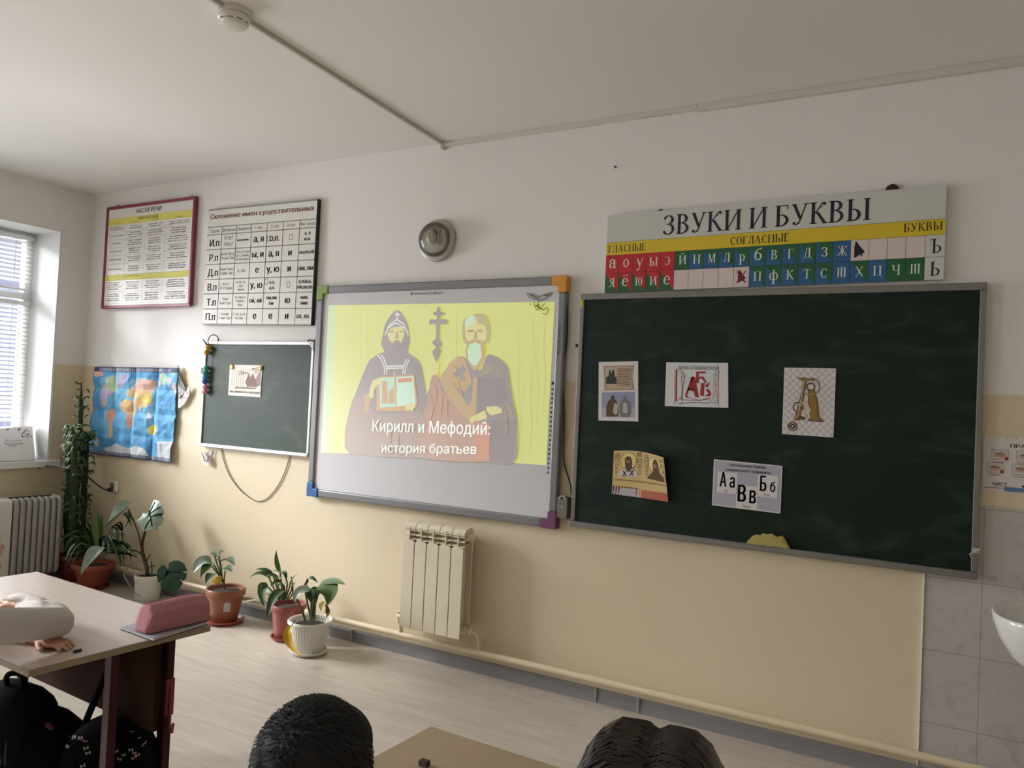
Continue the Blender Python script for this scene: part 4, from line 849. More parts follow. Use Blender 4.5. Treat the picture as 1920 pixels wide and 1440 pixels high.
for cx in (322, 382): on_curl([(cx - 16, 1010), (cx - 8, 1008), (cx + 18, 1050), (cx + 10, 1054)], 6, MDK); on_curl([(cx + 14, 1006), (cx + 20, 1012), (cx - 12, 1056), (cx - 18, 1050)], 6, MDK)
on_curl([(512, 1075), (535, 1045), (570, 1020), (572, 950), (588, 916), (610, 920), (626, 955), (626, 1030), (655, 1060), (672, 1098)], 4, MBR); on_curl([(578, 960), (610, 962), (606, 990), (582, 985)], 5, mk('portrait_skin', (150, 112, 80)))
for body, x0, x1, ya in (('ОА', 240, 284, 895), ('ГІ', 238, 276, 935), ('О', 244, 268, 980), ('С', 242, 262, 1022), ('МЕ', 432, 476, 905), ('ӨО', 432, 480, 955), ('ДІ', 434, 472, 1000), ('О', 440, 462, 1045), ('ОА', 498, 540, 925), ('ГІ', 498, 536, 970), ('О', 504, 528, 1010), ('С', 504, 524, 1050), ('КУ', 650, 686, 940), ('Р', 656, 676, 990), ('А', 656, 680, 1030), ('С', 662, 684, 1076)):
    V_, F_, a0, a1, b0, b1 = text_mesh(body.replace('Ө', 'О'), 0.0)
    if V_: mb.add([curl(*UV([(x0 + (x1 - x0) * (v[0] - a0) / (a1 - a0), ya - 36 * (v[1] - b0) / (b1 - b0))])[0], 4) for v in V_], F_, MBR)
for k in range(24):
    x0 = 234 + k * 19; on_curl([(x0, 1072 + k * 2.1), (x0 + 12, 1073 + k * 2.1), (x0 + 12, 1084 + k * 2.1), (x0, 1083 + k * 2.1)], 3, mk('yellow_print_text', (150, 110, 60)))
on_curl([(0.0, 0.0), (0.48, 0.0), (0.48, 0.17), (0.0, 0.17)], 2, mk('lilac_print', (186, 176, 184)), True); on_curl([(0.52, 0.0), (1.0, 0.0), (1.0, 0.19), (0.52, 0.17)], 2, mk('orange_red_print', (178, 98, 76)), True); on_curl([(0.68, 0.06), (0.82, 0.03), (0.85, 0.18), (0.68, 0.17)], 3, MDK, True); on_curl([(0.72, 0.0), (0.86, 0.0), (0.8, 0.07)], 4, MWB, True)
for k in range(9):
    u = 0.01 + k * 0.051; on_curl([(u, 0.09), (u + 0.022, 0.05), (u + 0.034, 0.2), (u + 0.01, 0.2)], 3, mk('dark_red_print', (96, 34, 40)), True)
    on_curl([(u, 0.0), (u + 0.014, 0.0), (u + 0.02, 0.07), (u + 0.006, 0.07)], 3, MDK, True)
mb.build('printed_portraits', t)

# crumpled cloth on the chalk ledge
mb = MB(); M_CLOTH = mat('yellow_green_cloth', (168, 156, 92), 0.9, var=0.12, scale=20, bump=0.4)
nx, ny = 22, 12; V = []; F = []
for i in range(nx + 1):
    for j in range(ny + 1):
        u, v = i / nx, j / ny; a = math.pi * v
        hgt = (0.052 if u > 0.35 else 0.04) * min(1, 5 * u, 6 * (1 - u)) ** 0.6 * (0.9 + 0.3 * noise.noise(Vector((u * 6, v * 3, 1))))
        V.append((lerp(5.052, 5.238, u), -0.040 - 0.011 * math.cos(a) * 1.0, KZ0 + 0.0285 + hgt * math.sin(a) + 0.004 * noise.noise(Vector((u * 9, v * 5, 3)))))
for i in range(nx):
    for j in range(ny): a = i * (ny + 1) + j; F.append((a, a + 1, a + ny + 2, a + ny + 1))
mb.add(V, F, M_CLOTH); tag(mb.build('dust_cloth', smooth=True), 'crumpled yellow green cloth on the chalk ledge', 'cloth')

# ------------------------------------------------------------------ alphabet stand above the chalkboard
M_SIGN = mat('grey_white_sign', (202, 203, 196), 0.45, var=0.01); M_YEL = mat('sign_yellow', (216, 188, 40), 0.5); M_RED = mat('sign_red', (188, 30, 38), 0.5)
M_GRN = mat('sign_green', (28, 92, 50), 0.5); M_BLU = mat('sign_blue', (38, 92, 138), 0.5); M_PINKW = mat('sign_blank_cell', (214, 200, 194), 0.5); M_LET = mat('sign_white_letter', (222, 230, 218), 0.5); M_NAVY = mat('sign_navy_letter', (24, 20, 48), 0.5)
AX0, AX1, AZ0, AZ1 = 4.310, 5.787, 2.017, 2.402
t = thing('alphabet_stand', ((AX0 + AX1) / 2, 0, AZ0), 'long alphabet stand with coloured letter cells above the green chalkboard', 'wall stand')
TILT = lambda p: Vector((p.x, p.y, p.z + (p.x - AX0) * 0.0082))
MB().box(AX0, AX1, -0.03, -0.004, AZ0, AZ1, M_SIGN).xf(TILT).build('panel', t)
mb = MB(); y = -0.0304
zr0, zr1, zr2, zy = 2.017, 2.110, 2.200, 2.264
mb.rect(AX0, AX1, zr2, zy, y, M_YEL)
cw_ = (AX1 - AX0) / 21
row1 = 'аоуыэйнмлрбвгдзж'; row2 = 'яёюие'
up = {'а': 'а', 'о': 'О', 'у': 'у', 'ы': 'Ы', 'э': 'Э', 'й': 'Й', 'н': 'Н', 'м': 'М', 'л': 'Л', 'р': 'Р', 'б': 'б', 'в': 'В', 'г': 'Г', 'д': 'Д', 'з': 'З', 'ж': 'Ж', 'я': 'Я', 'ё': 'ё', 'ю': 'Ю', 'и': 'И', 'е': 'е', 'п': 'П', 'ф': 'ф', 'к': 'К', 'т': 'Т', 'с': 'С', 'ш': 'Ш', 'х': 'Х', 'ц': 'Ц', 'ч': 'Ч', 'щ': 'Щ', 'Ъ': 'Ъ', 'Ь': 'Ь'}
def cell(c, r, kind, ch, big=False):
    x0 = AX0 + c * cw_; x1 = x0 + cw_; z0, z1 = (zr1, zr2) if r == 0 else (zr0, zr1)
    if kind == 'gb': mb.flat([(x0, z0), (x1, z0), (x0, z1)], y, M_BLU); mb.flat([(x0, z1), (x1, z0), (x1, z1)], y, M_GRN)
    elif kind == 'gr': mb.flat([(x0, z0), (x1, z0), (x0, z1)], y, M_GRN); mb.flat([(x0, z1), (x1, z0), (x1, z1)], y, M_RED)
    else: mb.rect(x0, x1, z0, z1, y, {'r': M_RED, 'g': M_GRN, 'b': M_BLU, 'w': M_PINKW, 's': M_SIGN}[kind])
    if ch:
        if big: serif_char(mb, up[ch], (x0 + x1) / 2 + .004, z0 + 0.016, 0.058, y - 0.0006, M_NAVY, 0.9)
        else:
            hh = {'б': 0.052, 'ф': 0.046, 'у': 0.056, 'а': 0.062, 'е': 0.058, 'ё': 0.058}.get(ch, 0.042)
            serif_char(mb, up[ch], (x0 + x1) / 2 + .002, z0 + 0.026, hh, y - 0.0006, M_LET, 0.95 if ch not in 'жмшщю' else 0.85)
for c, ch in enumerate('аоуыэ'): cell(c, 0, 'r', ch)
for c, ch in enumerate('яёюие'): cell(c, 1, 'gr', ch)
for c, ch in enumerate('йнмлрбвгдзж'): cell(5 + c, 0, 'g' if ch == 'й' else ('b' if ch == 'ж' else 'gb'), ch)
for c in range(4): cell(16 + c, 0, 'w', None)
cell(20, 0, 's', 'Ъ', True)
for c in range(5): cell(5 + c, 1, 'w', None)
for c, ch in enumerate('пфктсшхцчщ'): cell(10 + c, 1, {'ш': 'b', 'ц': 'b', 'ч': 'g', 'щ': 'g'}.get(ch, 'gb'), ch)
cell(20, 1, 's', 'Ь', True)
M_CELL = mat('sign_cell_line', (30, 40, 42), 0.6)
for c in range(1, 21): mb.rect(AX0 + c * cw_ - 0.0008, AX0 + c * cw_ + 0.0008, zr0, zr2, y - 0.0003, M_CELL)
mb.rect(AX0, AX1, zr1 - 0.0008, zr1 + 0.0008, y - 0.0003, M_CELL); mb.rect(AX0, AX1, zr2 - 0.0006, zr2 + 0.0006, y - 0.0003, M_CELL); mb.rect(AX0, AX1, zy - 0.0006, zy + 0.0006, y - 0.0003, M_CELL)
def bell(cx, cz, k, m):
    P = [(-.012, .030), (-.004, .030), (.004, .018), (.013, .006), (.024, -.006), (.022, -.011), (.002, -.021), (-.014, -.032), (-.018, -.028), (-.017, -.008), (-.018, .012), (-.016, .024)]
    mb.flat([(cx + a * k, cz + b * k) for a, b in P], y - 0.0006, m); mb.disc(cx + .011 * k, cz - .021 * k, 0.0045 * k, y - 0.0006, m, 8); mb.disc(cx - .011 * k, cz + .032 * k, 0.0055 * k, y - 0.0005, m, 8)
bell(AX0 + 16.45 * cw_, (zr1 + zr2) / 2, 1.0, M_BLACK)
bx, bz = AX0 + 9.5 * cw_, (zr0 + zr1) / 2
bell(bx, bz, 0.85, M_BLACK); mb.line([(bx - .02, bz - .026), (bx + .02, bz + .026)], 0.005, y - 0.0012, M_RED); mb.line([(bx - .02, bz + .026), (bx + .02, bz - .026)], 0.005, y - 0.0012, M_RED)
serif_text(mb, 'ЗВУКИ И БУКВЫ', 4.597, 5.512, 2.282, 2.376, y - 0.0006, M_NAVY)
MBRN = mat('sign_brown_letter', (58, 34, 24), 0.6)
serif_text(mb, 'ГЛАСНЫЕ', 4.320, 4.519, 2.213, 2.250, y - 0.0006, MBRN); serif_text(mb, 'СОГЛАСНЫЕ', 4.922, 5.184, 2.2125, 2.250, y - 0.0006, MBRN); serif_text(mb, 'БУКВЫ', 5.635, 5.779, 2.2195, 2.255, y - 0.0006, MBRN)
mb.xf(TILT).build('printed_letters', t)
M_HANG = mat('dark_bronze', (62, 48, 42), 0.45, 0.4)
for (px, r_) in ([(5.586, 2.428)][0], 0.027), ([(4.577, 2.412)][0], 0.018):
    mb = MB(); mb.lathe([(r_, 0), (r_, 0.01), (r_ * .5, 0.014), (0, 0.014)], (px[0], -0.004, px[1] - 0.014), M_HANG, 20, 'y'); mb.build('hanger', t, smooth=True, label='dark round hanger')

# ------------------------------------------------------------------ hand washing poster and sink
t = thing('hygiene_poster', (6.16, 0, 1.19), 'laminated hand washing poster above the sink', 'poster')
HX0, HX1, HZ0, HZ1 = 5.945, 6.375, 1.192, 1.408
MB().box(HX0, HX1, -0.004, 0, HZ0, HZ1, mat('laminated_white', (214, 208, 204), 0.25)).build('sheet', t)
mb = MB(); y = -0.0044
mb.text('ПРАВИЛА МЫТЬЯ РУК', 6.035, 6.31, 1.366, 1.380, y, M_DARKGREY, 0.02)
MSK = mat('photo_skin', (186, 148, 128), 0.7); MRD = mat('red_dot', (170, 40, 44), 0.6); MPH = mat('photo_white', (200, 192, 190), 0.7)
for r, zc in enumerate((1.334, 1.282)):
    for c in range(4):
        xc = (5.992 if r else 6.002) + c * 0.082 - r * 0.004
        mb.rect(xc - 0.028, xc + 0.028, zc - 0.018, zc + 0.022, y, M_DARKGREY); mb.rect(xc - 0.027, xc + 0.027, zc - 0.017, zc + 0.021, y - .0002, MPH)
        mb.flat([(xc - .02, zc - .004), (xc - .006, zc + .012), (xc + .008, zc + .014), (xc + .02, zc + .002), (xc + .014, zc - .008), (xc, zc - .01)], y - .0004, MSK); mb.line([(xc - .016, zc + .006), (xc + .012, zc + .002)], 0.003, y - .0006, M_DARKGREY)
        mb.disc(xc + .022, zc - .012, 0.0065, y - .0006, MRD if c % 2 == 0 or r == 1 else MRD, 10)
        for k in range(2): mb.rect(xc - .026, xc + .02 - .006 * k, zc - .025 - .005 * k, zc - .0235 - .005 * k, y - .0002, M_DARKGREY)
mb.text('ЧИСТ', 5.978, 6.03, 1.212, 1.228, y, M_DARKGREY, 0.02); mb.rect(6.02, HX1, 1.195, 1.212, y, mat('blue_band', (88, 120, 158), 0.6)); mb.rect(5.95, 6.03, 1.204, 1.206, y, M_DARKGREY)
mb.flat([(6.075, 1.222), (6.12, 1.226), (6.12, 1.214), (6.08, 1.214)], y - .0002, M_BLACK)
for k in range(14): mb.disc(5.965 + 0.03 * k, 1.403, 0.0035, y, mat('beige_dot', (190, 160, 130), 0.6), 8)
mb.build('printed_pictures', t)

t = thing('washbasin', (6.265, 0, 0.58), 'white ceramic wall washbasin at the right edge below the hygiene poster', 'sink')
M_CER = mat('white_ceramic', (226, 225, 220), 0.12, var=0.01)
def plan(a, k=1.0, dy=0.0):   # D shaped outline, flat side on the wall
    c, s_ = math.cos(a), math.sin(a)
    return (6.265 + 0.283 * k * math.copysign(abs(c) ** 0.62, c), -0.235 * (1 + dy) - 0.235 * k * math.copysign(abs(s_) ** 0.72, s_))
mb = MB(); N = 48; V = []; prof = [(0.36, 0.56, .15), (0.6, 0.58, .06), (0.8, 0.635, .02), (0.93, 0.70, 0), (0.99, 0.75, 0), (1.0, 0.775, 0), (0.985, 0.783, 0), (0.92, 0.781, 0), (0.86, 0.765, 0), (0.8, 0.72, .0), (0.66, 0.67, .0), (0.4, 0.645, .0), (0.1, 0.64, 0)]
for k, z, dy in prof:
    for i in range(N):
        p = plan(2 * math.pi * i / N, k); V.append((p[0], min(-0.001, p[1] + dy * 0.6) if True else 0, z))
F = [(i * N + k, i * N + (k + 1) % N, (i + 1) * N + (k + 1) % N, (i + 1) * N + k) for i in range(len(prof) - 1) for k in range(N)] + [tuple(range(N))[::-1], tuple((len(prof) - 1) * N + k for k in range(N))]
mb.add(V, F, M_CER); mb.build('basin', t, smooth=True, angle=60)
MB().lathe([(0.022, 0.0), (0.022, 0.004), (0.0, 0.004)], (6.265, -0.235, 0.641), M_ALU, 20).build('drain', t)

# ------------------------------------------------------------------ framed table of parts of speech
t = thing('grammar_poster', (0.715, 0, 2.005), 'white grammar table in a crimson frame, nearest the window corner', 'poster')
FX0, FX1, FZ0, FZ1 = 0.215, 1.217, 2.006, 2.774; M_CRIM = mat('crimson_frame', (132, 42, 72), 0.4, var=0.05); fb = 0.022
MB().box(FX0 + .01, FX1 - .01, -0.026, -0.012, FZ0 + .01, FZ1 - .01, mat('poster_white', (224, 222, 216), 0.35)).build('panel', t)
mb = MB(); mb.box(FX0, FX1, -0.034, -0.008, FZ1 - fb, FZ1, M_CRIM).box(FX0, FX1, -0.034, -0.008, FZ0, FZ0 + fb, M_CRIM).box(FX0, FX0 + fb, -0.034, -0.008, FZ0 + fb, FZ1 - fb, M_CRIM).box(FX1 - fb, FX1, -0.034, -0.008, FZ0 + fb, FZ1 - fb, M_CRIM); mb.build('frame', t, bevel=0.003)
mb = MB(); y = -0.0264; MYL = mat('poster_lime', (218, 212, 104), 0.6); MTX = mat('faint_print', (120, 118, 116), 0.7); MGRN = mat('faint_green_print', (140, 160, 140), 0.7); MGL_ = mat('faint_rule', (176, 170, 164), 0.7)
a0, a1 = FX0 + fb, FX1 - fb
mb.text('ЧАСТИ РЕЧИ', 0.558, 0.848, 2.703, 2.738, y, M_BLACK, 0.025)
mb.rect(a0, a1, 2.632, 2.684, y, MYL); mb.text('САМОСТОЯТЕЛЬНЫЕ', 0.585, 0.82, 2.655, 2.677, y - .0004, mat('olive_print', (110, 100, 50), 0.7), 0.015)
for k, (w_, xc) in enumerate(zip(('ЧАСТЬ РЕЧИ', 'ВОПРОСЫ', 'ПРИЗНАКИ', 'ПРИМЕРЫ'), (0.345, 0.56, 0.79, 1.05))): mb.textc(w_, xc, 2.638, 0.010, y - .0004, MTX, 0.01)
mb.rect(a0, a1, 2.214, 2.258, y, MYL); mb.text('СЛУЖЕБНЫЕ', 0.50, 0.64, 2.238, 2.248, y - .0004, MTX, 0.01)
for xv in (0.456, 0.68, 0.905): mb.rect(xv - .0008, xv + .0008, 2.04, 2.632, y - .0002, MGL_)
rows = [2.632, 2.577, 2.521, 2.46, 2.402, 2.338, 2.258]; rows2 = [2.214, 2.132, 2.045]
words = 'имя сущ прил числ мест глагол наречие предмет признак число какой чей кто что где как лес дом мир дуб ель сад шел нес год день ночь село поле море гора река'.split()
rng = random.Random(3)
def textcell(x0, x1, z0, z1, n, m):
    n = min(n, int((z1 - z0) / 0.0135))
    for k in range(n):
        s_ = ' '.join(rng.choice(words) for _ in range(3 if x1 - x0 > .2 else 2)); w_ = (x1 - x0) * rng.uniform(.55, .85); xc = (x0 + x1) / 2
        zc = (z0 + z1) / 2 + (n / 2 - k - .5) * 0.0155
        mb.text(s_, xc - w_ / 2, xc + w_ / 2, zc - .0045, zc + .0055, y - .0004, m, 0.02)
cols = [(a0, 0.456), (0.456, 0.68), (0.68, 0.905), (0.905, a1)]
for r in range(6):
    mb.rect(a0, a1, rows[r + 1] - .0006, rows[r + 1] + .0006, y - .0002, MGL_)
    for c, (x0, x1) in enumerate(cols): textcell(x0 + .008, x1 - .008, rows[r + 1], rows[r], (1, 3, 3, 3)[c] if r else 2, MTX)
for r in range(2):
    mb.rect(a0, a1, rows2[r + 1] - .0006, rows2[r + 1] + .0006, y - .0002, MGL_)
    for c, (x0, x1) in enumerate(cols): textcell(x0 + .008, x1 - .008, rows2[r + 1], rows2[r], 4, MGRN)
mb.build('printed_table', t)
mb = MB()
for x in (0.318, 1.144): MB().box(x - .012, x + .012, -0.012, -0.004, FZ1 - .002, FZ1 + .014, M_ALU).build('hanging_clip', t)

# ------------------------------------------------------------------ declension table
DX0, DX1, DZ0, DZ1 = 1.357, 2.358, 1.880, 2.668
t = thing('declension_poster', ((DX0 + DX1) / 2, 0, DZ0), 'black and white declension table with dark blue case names', 'poster')
DT = lambda p: Vector((p.x, p.y, p.z - (p.x - DX0) * 0.0135))
M_DP = mat('declension_white', (216, 213, 204), 0.35, var=0.01)
MB().box(DX0, DX1, -0.03, -0.006, DZ0, DZ1, M_DP).xf(DT).build('panel', t)
mb = MB(); mb.box(DX0, DX1, -0.0305, -0.005, DZ1 - .01, DZ1, mat('grey_rule', (138, 136, 130), 0.5)).box(DX0, DX1, -0.0305, -0.005, DZ0, DZ0 + .006, mat('grey_rule', (138, 136, 130))).box(DX1 - .003, DX1 + .003, -0.0315, -0.005, DZ0, DZ1, mat('black_edge', (30, 29, 28), 0.5)); mb.xf(DT).build('edging', t)
mb = MB(); y = -0.0304; MRL = mat('grey_rule', (138, 136, 130)); MDR = mat('declension_red', (158, 34, 42), 0.6); MNB = mat('declension_blue', (34, 34, 72), 0.6); MIT = mat('soft_black', (60, 58, 56), 0.7)
mb.text('Склонение имен существительных', 1.378, 2.332, 2.590, 2.632, y, MDR, 0.03)
HZ = [2.543, 2.490, 2.389, 2.288, 2.186, 2.087, 1.985, 1.886]; VX = [1.359, 1.502, 1.643, 1.786, 1.929, 2.073, 2.217, 2.357]
for z in HZ[:-1]: mb.rect(DX0, DX1, z - .0035, z + .0035, y - .0002, MRL)
for x in VX[1:-1]: mb.rect(x - .0022, x + .0022, DZ0 + .004, HZ[0], y - .0004, M_BLACK)
ctr = lambda c: (VX[c] + VX[c + 1]) / 2
for c, w_ in enumerate(('Падеж', 'Вопросы', 'Предлоги', '1 скл.', '2 скл.', '3 скл.', 'Мн. число')): mb.textc(w_, ctr(c), 2.507, 0.021, y - .0004, MIT, 0.0, 0.125)
for r, nm in enumerate(('И.п', 'Р.п', 'Д.п', 'В.п', 'Т.п', 'П.п')): mb.textc(nm, ctr(0) + .004, HZ[r + 2] + .022, 0.048, y - .0004, MNB, 0.035, 0.115)
def cellt(c, r, txt, h=0.036, bold=0.04, m=None, mw=0.128):
    L_ = txt.split('|'); zc = (HZ[r + 1] + HZ[r + 2]) / 2; n = len(L_); gap = min(0.09 / n, h * 1.5)
    for k, s_ in enumerate(L_): mb.textc(s_, ctr(c), zc + (n / 2 - k - .5) * gap - h / 2.6, h, y - .0004, m or MIT, bold, mw)
MK = M_BLACK
for r, row in enumerate((('а, я', 'о,е.', '', 'а, я|и,ы'), ('ы, и', 'а, я', 'и', 'ов,ев,ей'), ('е', 'у, ю', 'и', 'ам, ям'), ('у, ю', 'о,е,|а,я.', '', 'а,я,и,ы,|ей,ов,ев'), ('ой, ей', 'ом,ем|ём', 'ю', 'ами,|ями'), ('е', 'е', 'и', 'ах, ях.'))):
    for k, s_ in enumerate(row):
        if not s_: continue
        cellt(3 + k, r, s_, 0.044 if len(s_) <= 4 and '|' not in s_ else (0.024 if len(s_) > 7 else 0.03), 0.045, MK, 0.132 if not (k == 1 and r in (0, 3)) else 0.09)
for (c, r, dx, dz) in ((5, 0, 0, 0), (5, 3, 0, 0), (4, 0, -.052, 0), (4, 3, -.052, .024)):
    x = ctr(c) + dx; z = (HZ[r + 1] + HZ[r + 2]) / 2 + dz; P = [(x - .013, z - .017), (x + .013, z - .017), (x + .013, z + .017), (x - .013, z + .017), (x - .013, z - .017)]; mb.line(P, 0.003, y - .0004, MIT)
for r, s_ in enumerate(('Кто?|Что?', 'Кого? Чего?|Откуда? Где?', 'Кому? Чему?|Куда? Где?', 'Кого?|Что? Куда?', 'Кем?|Чем? Где?', 'О ком?|О чем? Где?')): cellt(1, r, s_, 0.03 if r == 0 else 0.018, 0.01)
for r, s_ in enumerate(('', 'без, у, от, до,|из, с, около,|после, вокруг', 'к, по.', 'в, на, за,|про,|через', 'за, над, с,|перед,|под.', 'о, об, в, об,|на, при.')):
    if s_: cellt(2, r, s_, 0.024 if r == 2 else 0.017, 0.005)
mb.rect(1.655, 1.765, 2.437, 2.447, y - .0004, MIT)
mb.xf(DT).build('printed_table', t)

# ------------------------------------------------------------------ small chalkboard with its papers and hangings
BX0, BX1, BZ0, BZ1 = 1.395, 2.392, 1.052, 1.765
t = thing('small_chalkboard', ((BX0 + BX1) / 2, 0, BZ0), 'small grey-green chalkboard with a white frame left of the projection board', 'chalkboard')
MB().box(BX0 + .01, BX1 - .01, -0.024, 0, BZ0 + .01, BZ1 - .01, chalky('grey_green_chalkboard', (60, 72, 63), (150, 154, 146), 0.12, 0.55)).build('writing_surface', t)
mb = MB(); fr = 0.022
mb.box(BX0, BX1, -0.034, -0.002, BZ1 - fr, BZ1, M_ALU_LIGHT).box(BX0, BX0 + .016, -0.032, -0.002, BZ0 + fr, BZ1 - fr, M_ALU_LIGHT).box(BX1 - .02, BX1, -0.032, -0.002, BZ0 + fr, BZ1 - fr, M_ALU_LIGHT).box(BX0, BX1, -0.042, -0.002, BZ0, BZ0 + fr, M_ALU_LIGHT); mb.build('frame', t, bevel=0.004)
mb = MB(); mb.prism([(BX1, BZ1), (BX1 - .06, BZ1), (BX1 - .04, BZ1 - .012), (BX1 - .012, BZ1 - .045), (BX1, BZ1 - .06)], -0.037, -0.03, M_ALU).build('corner_bracket', t)
mb = MB(); mb.tube([(BX1 - .075, -0.01, BZ1 + .005), (BX1 - .06, -0.014, BZ1 + .012), (BX1 - .03, -0.01, BZ1 + .006), (BX1 + .004, -0.012, BZ1 + .012)], 0.004, M_WIRE, 6); mb.build('hanging_wire', t)
mb = MB(); P = [(1.5845, -0.006, 1.0445), (1.6227, -0.006, 0.955), (1.686, -0.006, 0.8684), (1.7828, -0.006, 0.7931), (1.8906, -0.006, 0.7448), (1.9692, -0.006, 0.7357), (2.0479, -0.006, 0.7711), (2.1309, -0.006, 0.8604), (2.184, -0.006, 0.9593), (2.2141, -0.006, 1.0523)]
mb.tube(catmull(P, 5), 0.0032, mat('beige_cord', (132, 112, 82), 0.8, var=0.1), 7); tag(mb.build('cord_loop'), 'beige cord loop hanging below the small chalkboard', 'cord')
# paper on the small board
quad = [(1.647, 1.609), (1.95, 1.611), (1.946, 1.404), (1.647, 1.407)]
t = thing('notice_paper', (1.8, -0.025, 1.405), 'small brown printed notice pinned on the small chalkboard', 'paper')
MB().prism(quad, -0.0272, -0.0252, mat('cream_paper', (226, 218, 208), 0.7)).build('sheet', t)
mb = MB(); y = -0.0276; MBN = mat('brown_print', (120, 92, 74))
for k in range(6):
    x = 1.675 + k * 0.021; P = [(x + .002 * math.sin(j * 2.1 + k), 1.575 - j * 0.013) for j in range(int(9 + (k % 3)))]; mb.line(P, 0.004, y, mat('pale_brown_print', (172, 160, 152), 0.7))
mb.flat([(1.778, 1.676), (1.84, 1.703), (1.909, 1.679), (1.922, 1.81), (1.942, 1.686), (1.899, 1.654), (1.884, 1.617), (1.831, 1.627), (1.786, 1.638)][:0] or [(1.80, 1.50), (1.83, 1.555), (1.85, 1.53), (1.868, 1.56), (1.885, 1.525), (1.93, 1.50), (1.915, 1.47), (1.82, 1.468)], y, mat('brown_picture', (132, 104, 92), 0.7))
mb.flat([(1.895, 1.52), (1.94, 1.59), (1.945, 1.48), (1.915, 1.475)], y - .0002, mat('mauve_picture', (158, 138, 136), 0.7)); mb.flat([(1.8, 1.57), (1.94, 1.60), (1.90, 1.55), (1.85, 1.585)], y, mat('faint_pink_print', (200, 178, 168), 0.7))
mb.text('День', 1.74, 1.83, 1.545, 1.572, y - .0003, MBN, 0.01); mb.text('День славянской', 1.71, 1.90, 1.452, 1.468, y - .0003, MBN, 0.02); mb.text('письменности и культуры', 1.662, 1.94, 1.421, 1.438, y - .0003, mat('rust_print', (150, 96, 76), 0.7), 0.02)
mb.build('printed_picture', t)
M_MAG = mat('yellow_magnet', (206, 178, 84), 0.4)
for k, p in enumerate([(1.672, 1.595), (1.935, 1.593)]):
    mb = MB().lathe([(0.016, 0), (0.016, 0.006), (0.012, 0.01), (0, 0.01)], (p[0], -0.0272, p[1]), M_MAG, 16, 'y'); tag(mb.build('magnet'), ('yellow magnet at the left top corner of the brown notice', 'yellow magnet at the right top corner of the brown notice')[k], 'magnet', 'yellow magnets')
# string of coloured wooden beads on the left edge
t = thing('bead_garland', (1.42, -0.036, 1.52), 'string of coloured felt balls hanging down the left frame of the small board', 'garland')
BD = [(1.4455, -0.045, 1.7191), (1.4376, -0.045, 1.6866), (1.4408, -0.045, 1.5821), (1.4329, -0.045, 1.5495), (1.4352, -0.045, 1.5207), (1.4323, -0.045, 1.4918), (1.4408, -0.045, 1.4524), (1.4382, -0.045, 1.4199)]
MB().tube([[(1.3989, -0.036, 1.7631)][0]] + BD, 0.002, M_WIRE, 6).build('string', t)
for p, (nm, rgb) in zip(BD, (('yellow', (204, 164, 62)), ('gold', (190, 146, 50)), ('green', (52, 150, 110)), ('sea green', (58, 150, 140)), ('light blue', (58, 130, 180)), ('blue', (42, 96, 160)), ('pink', (206, 122, 150)), ('rose', (214, 140, 160)))):
    MB().ell(p, (0.021, 0.019, 0.019), mat(nm.replace(' ', '_') + '_felt', rgb, 0.9, var=0.1, scale=30), 14, 10).build('bead', t, smooth=True, label=nm + ' bead')
mb = MB(); P = [(1.4488, -0.04, 1.734), (1.4358, -0.04, 1.7629), (1.4433, -0.035, 1.7922), (1.4739, -0.035, 1.8067), (1.5057, -0.035, 1.8031), (1.5281, -0.035, 1.7851), (1.5239, -0.03, 1.764)]; mb.tube(catmull(P, 4), 0.0035, M_WIRE, 6); mb.tube([(1.4226, -0.036, 1.7342), (1.3992, -0.036, 1.7595), (1.3744, -0.03, 1.7745)], 0.004, M_WIRE, 6)
tag(mb.build('wire_hook'), 'black bent wire hook on the top left corner of the small chalkboard', 'hook')
mb = MB(); P = [(1.3687, -0.02, 1.5639)][0]; mb.box(P[0] - .012, P[0] + .012, -0.02, 0, P[2] - .02, P[2] + .02, M_WIRE); tag(mb.build('wall_clip'), 'small dark clip on the wall left of the bead string', 'clip')

# paper doves
def dove(pts, off, label, lines, m=M_PAPER):
    bend = lambda p: (p[0], -off - 0.02 * abs(math.sin((p[0] * 23 + p[1] * 9))), p[1])
    t = thing('paper_dove', (sum(p[0] for p in pts) / len(pts), -off, min(p[1] for p in pts)), label, 'paper cutout', 'paper doves')
    mb = MB(); n = len(pts); V = [bend(p) for p in pts] + [tuple(Vector(bend(p)) + Vector((0, 0.0012, 0))) for p in pts]
    mb.add(V, [tuple(range(n)), tuple(range(n, 2 * n))] + [(i, (i + 1) % n, n + (i + 1) % n, n + i) for i in range(n)], m); mb.build('cutout', t)
    mb = MB()
    for L_ in lines: mb.tube([tuple(Vector(bend(p)) + Vector((0, -0.003, 0))) for p in L_], 0.0022, M_PENCIL, 5)
    mb.build('drawn_feathers', t)
dove([(1.08, 1.564), (1.11, 1.601), (1.132, 1.594), (1.147, 1.551), (1.139, 1.537), (1.213, 1.416), (1.242, 1.453), (1.258, 1.446), (1.257, 1.396), (1.219, 1.337), (1.168, 1.299), (1.135, 1.301), (1.149, 1.334), (1.155, 1.392), (1.139, 1.45), (1.142, 1.508)], 0.012, 'white paper dove taped at the right edge of the world map', [[(1.145, 1.508), (1.166, 1.451), (1.213, 1.416)], [(1.164, 1.407), (1.184, 1.372), (1.202, 1.409)], [(1.163, 1.364), (1.193, 1.394)], [(1.234, 1.417), (1.217, 1.366)]])
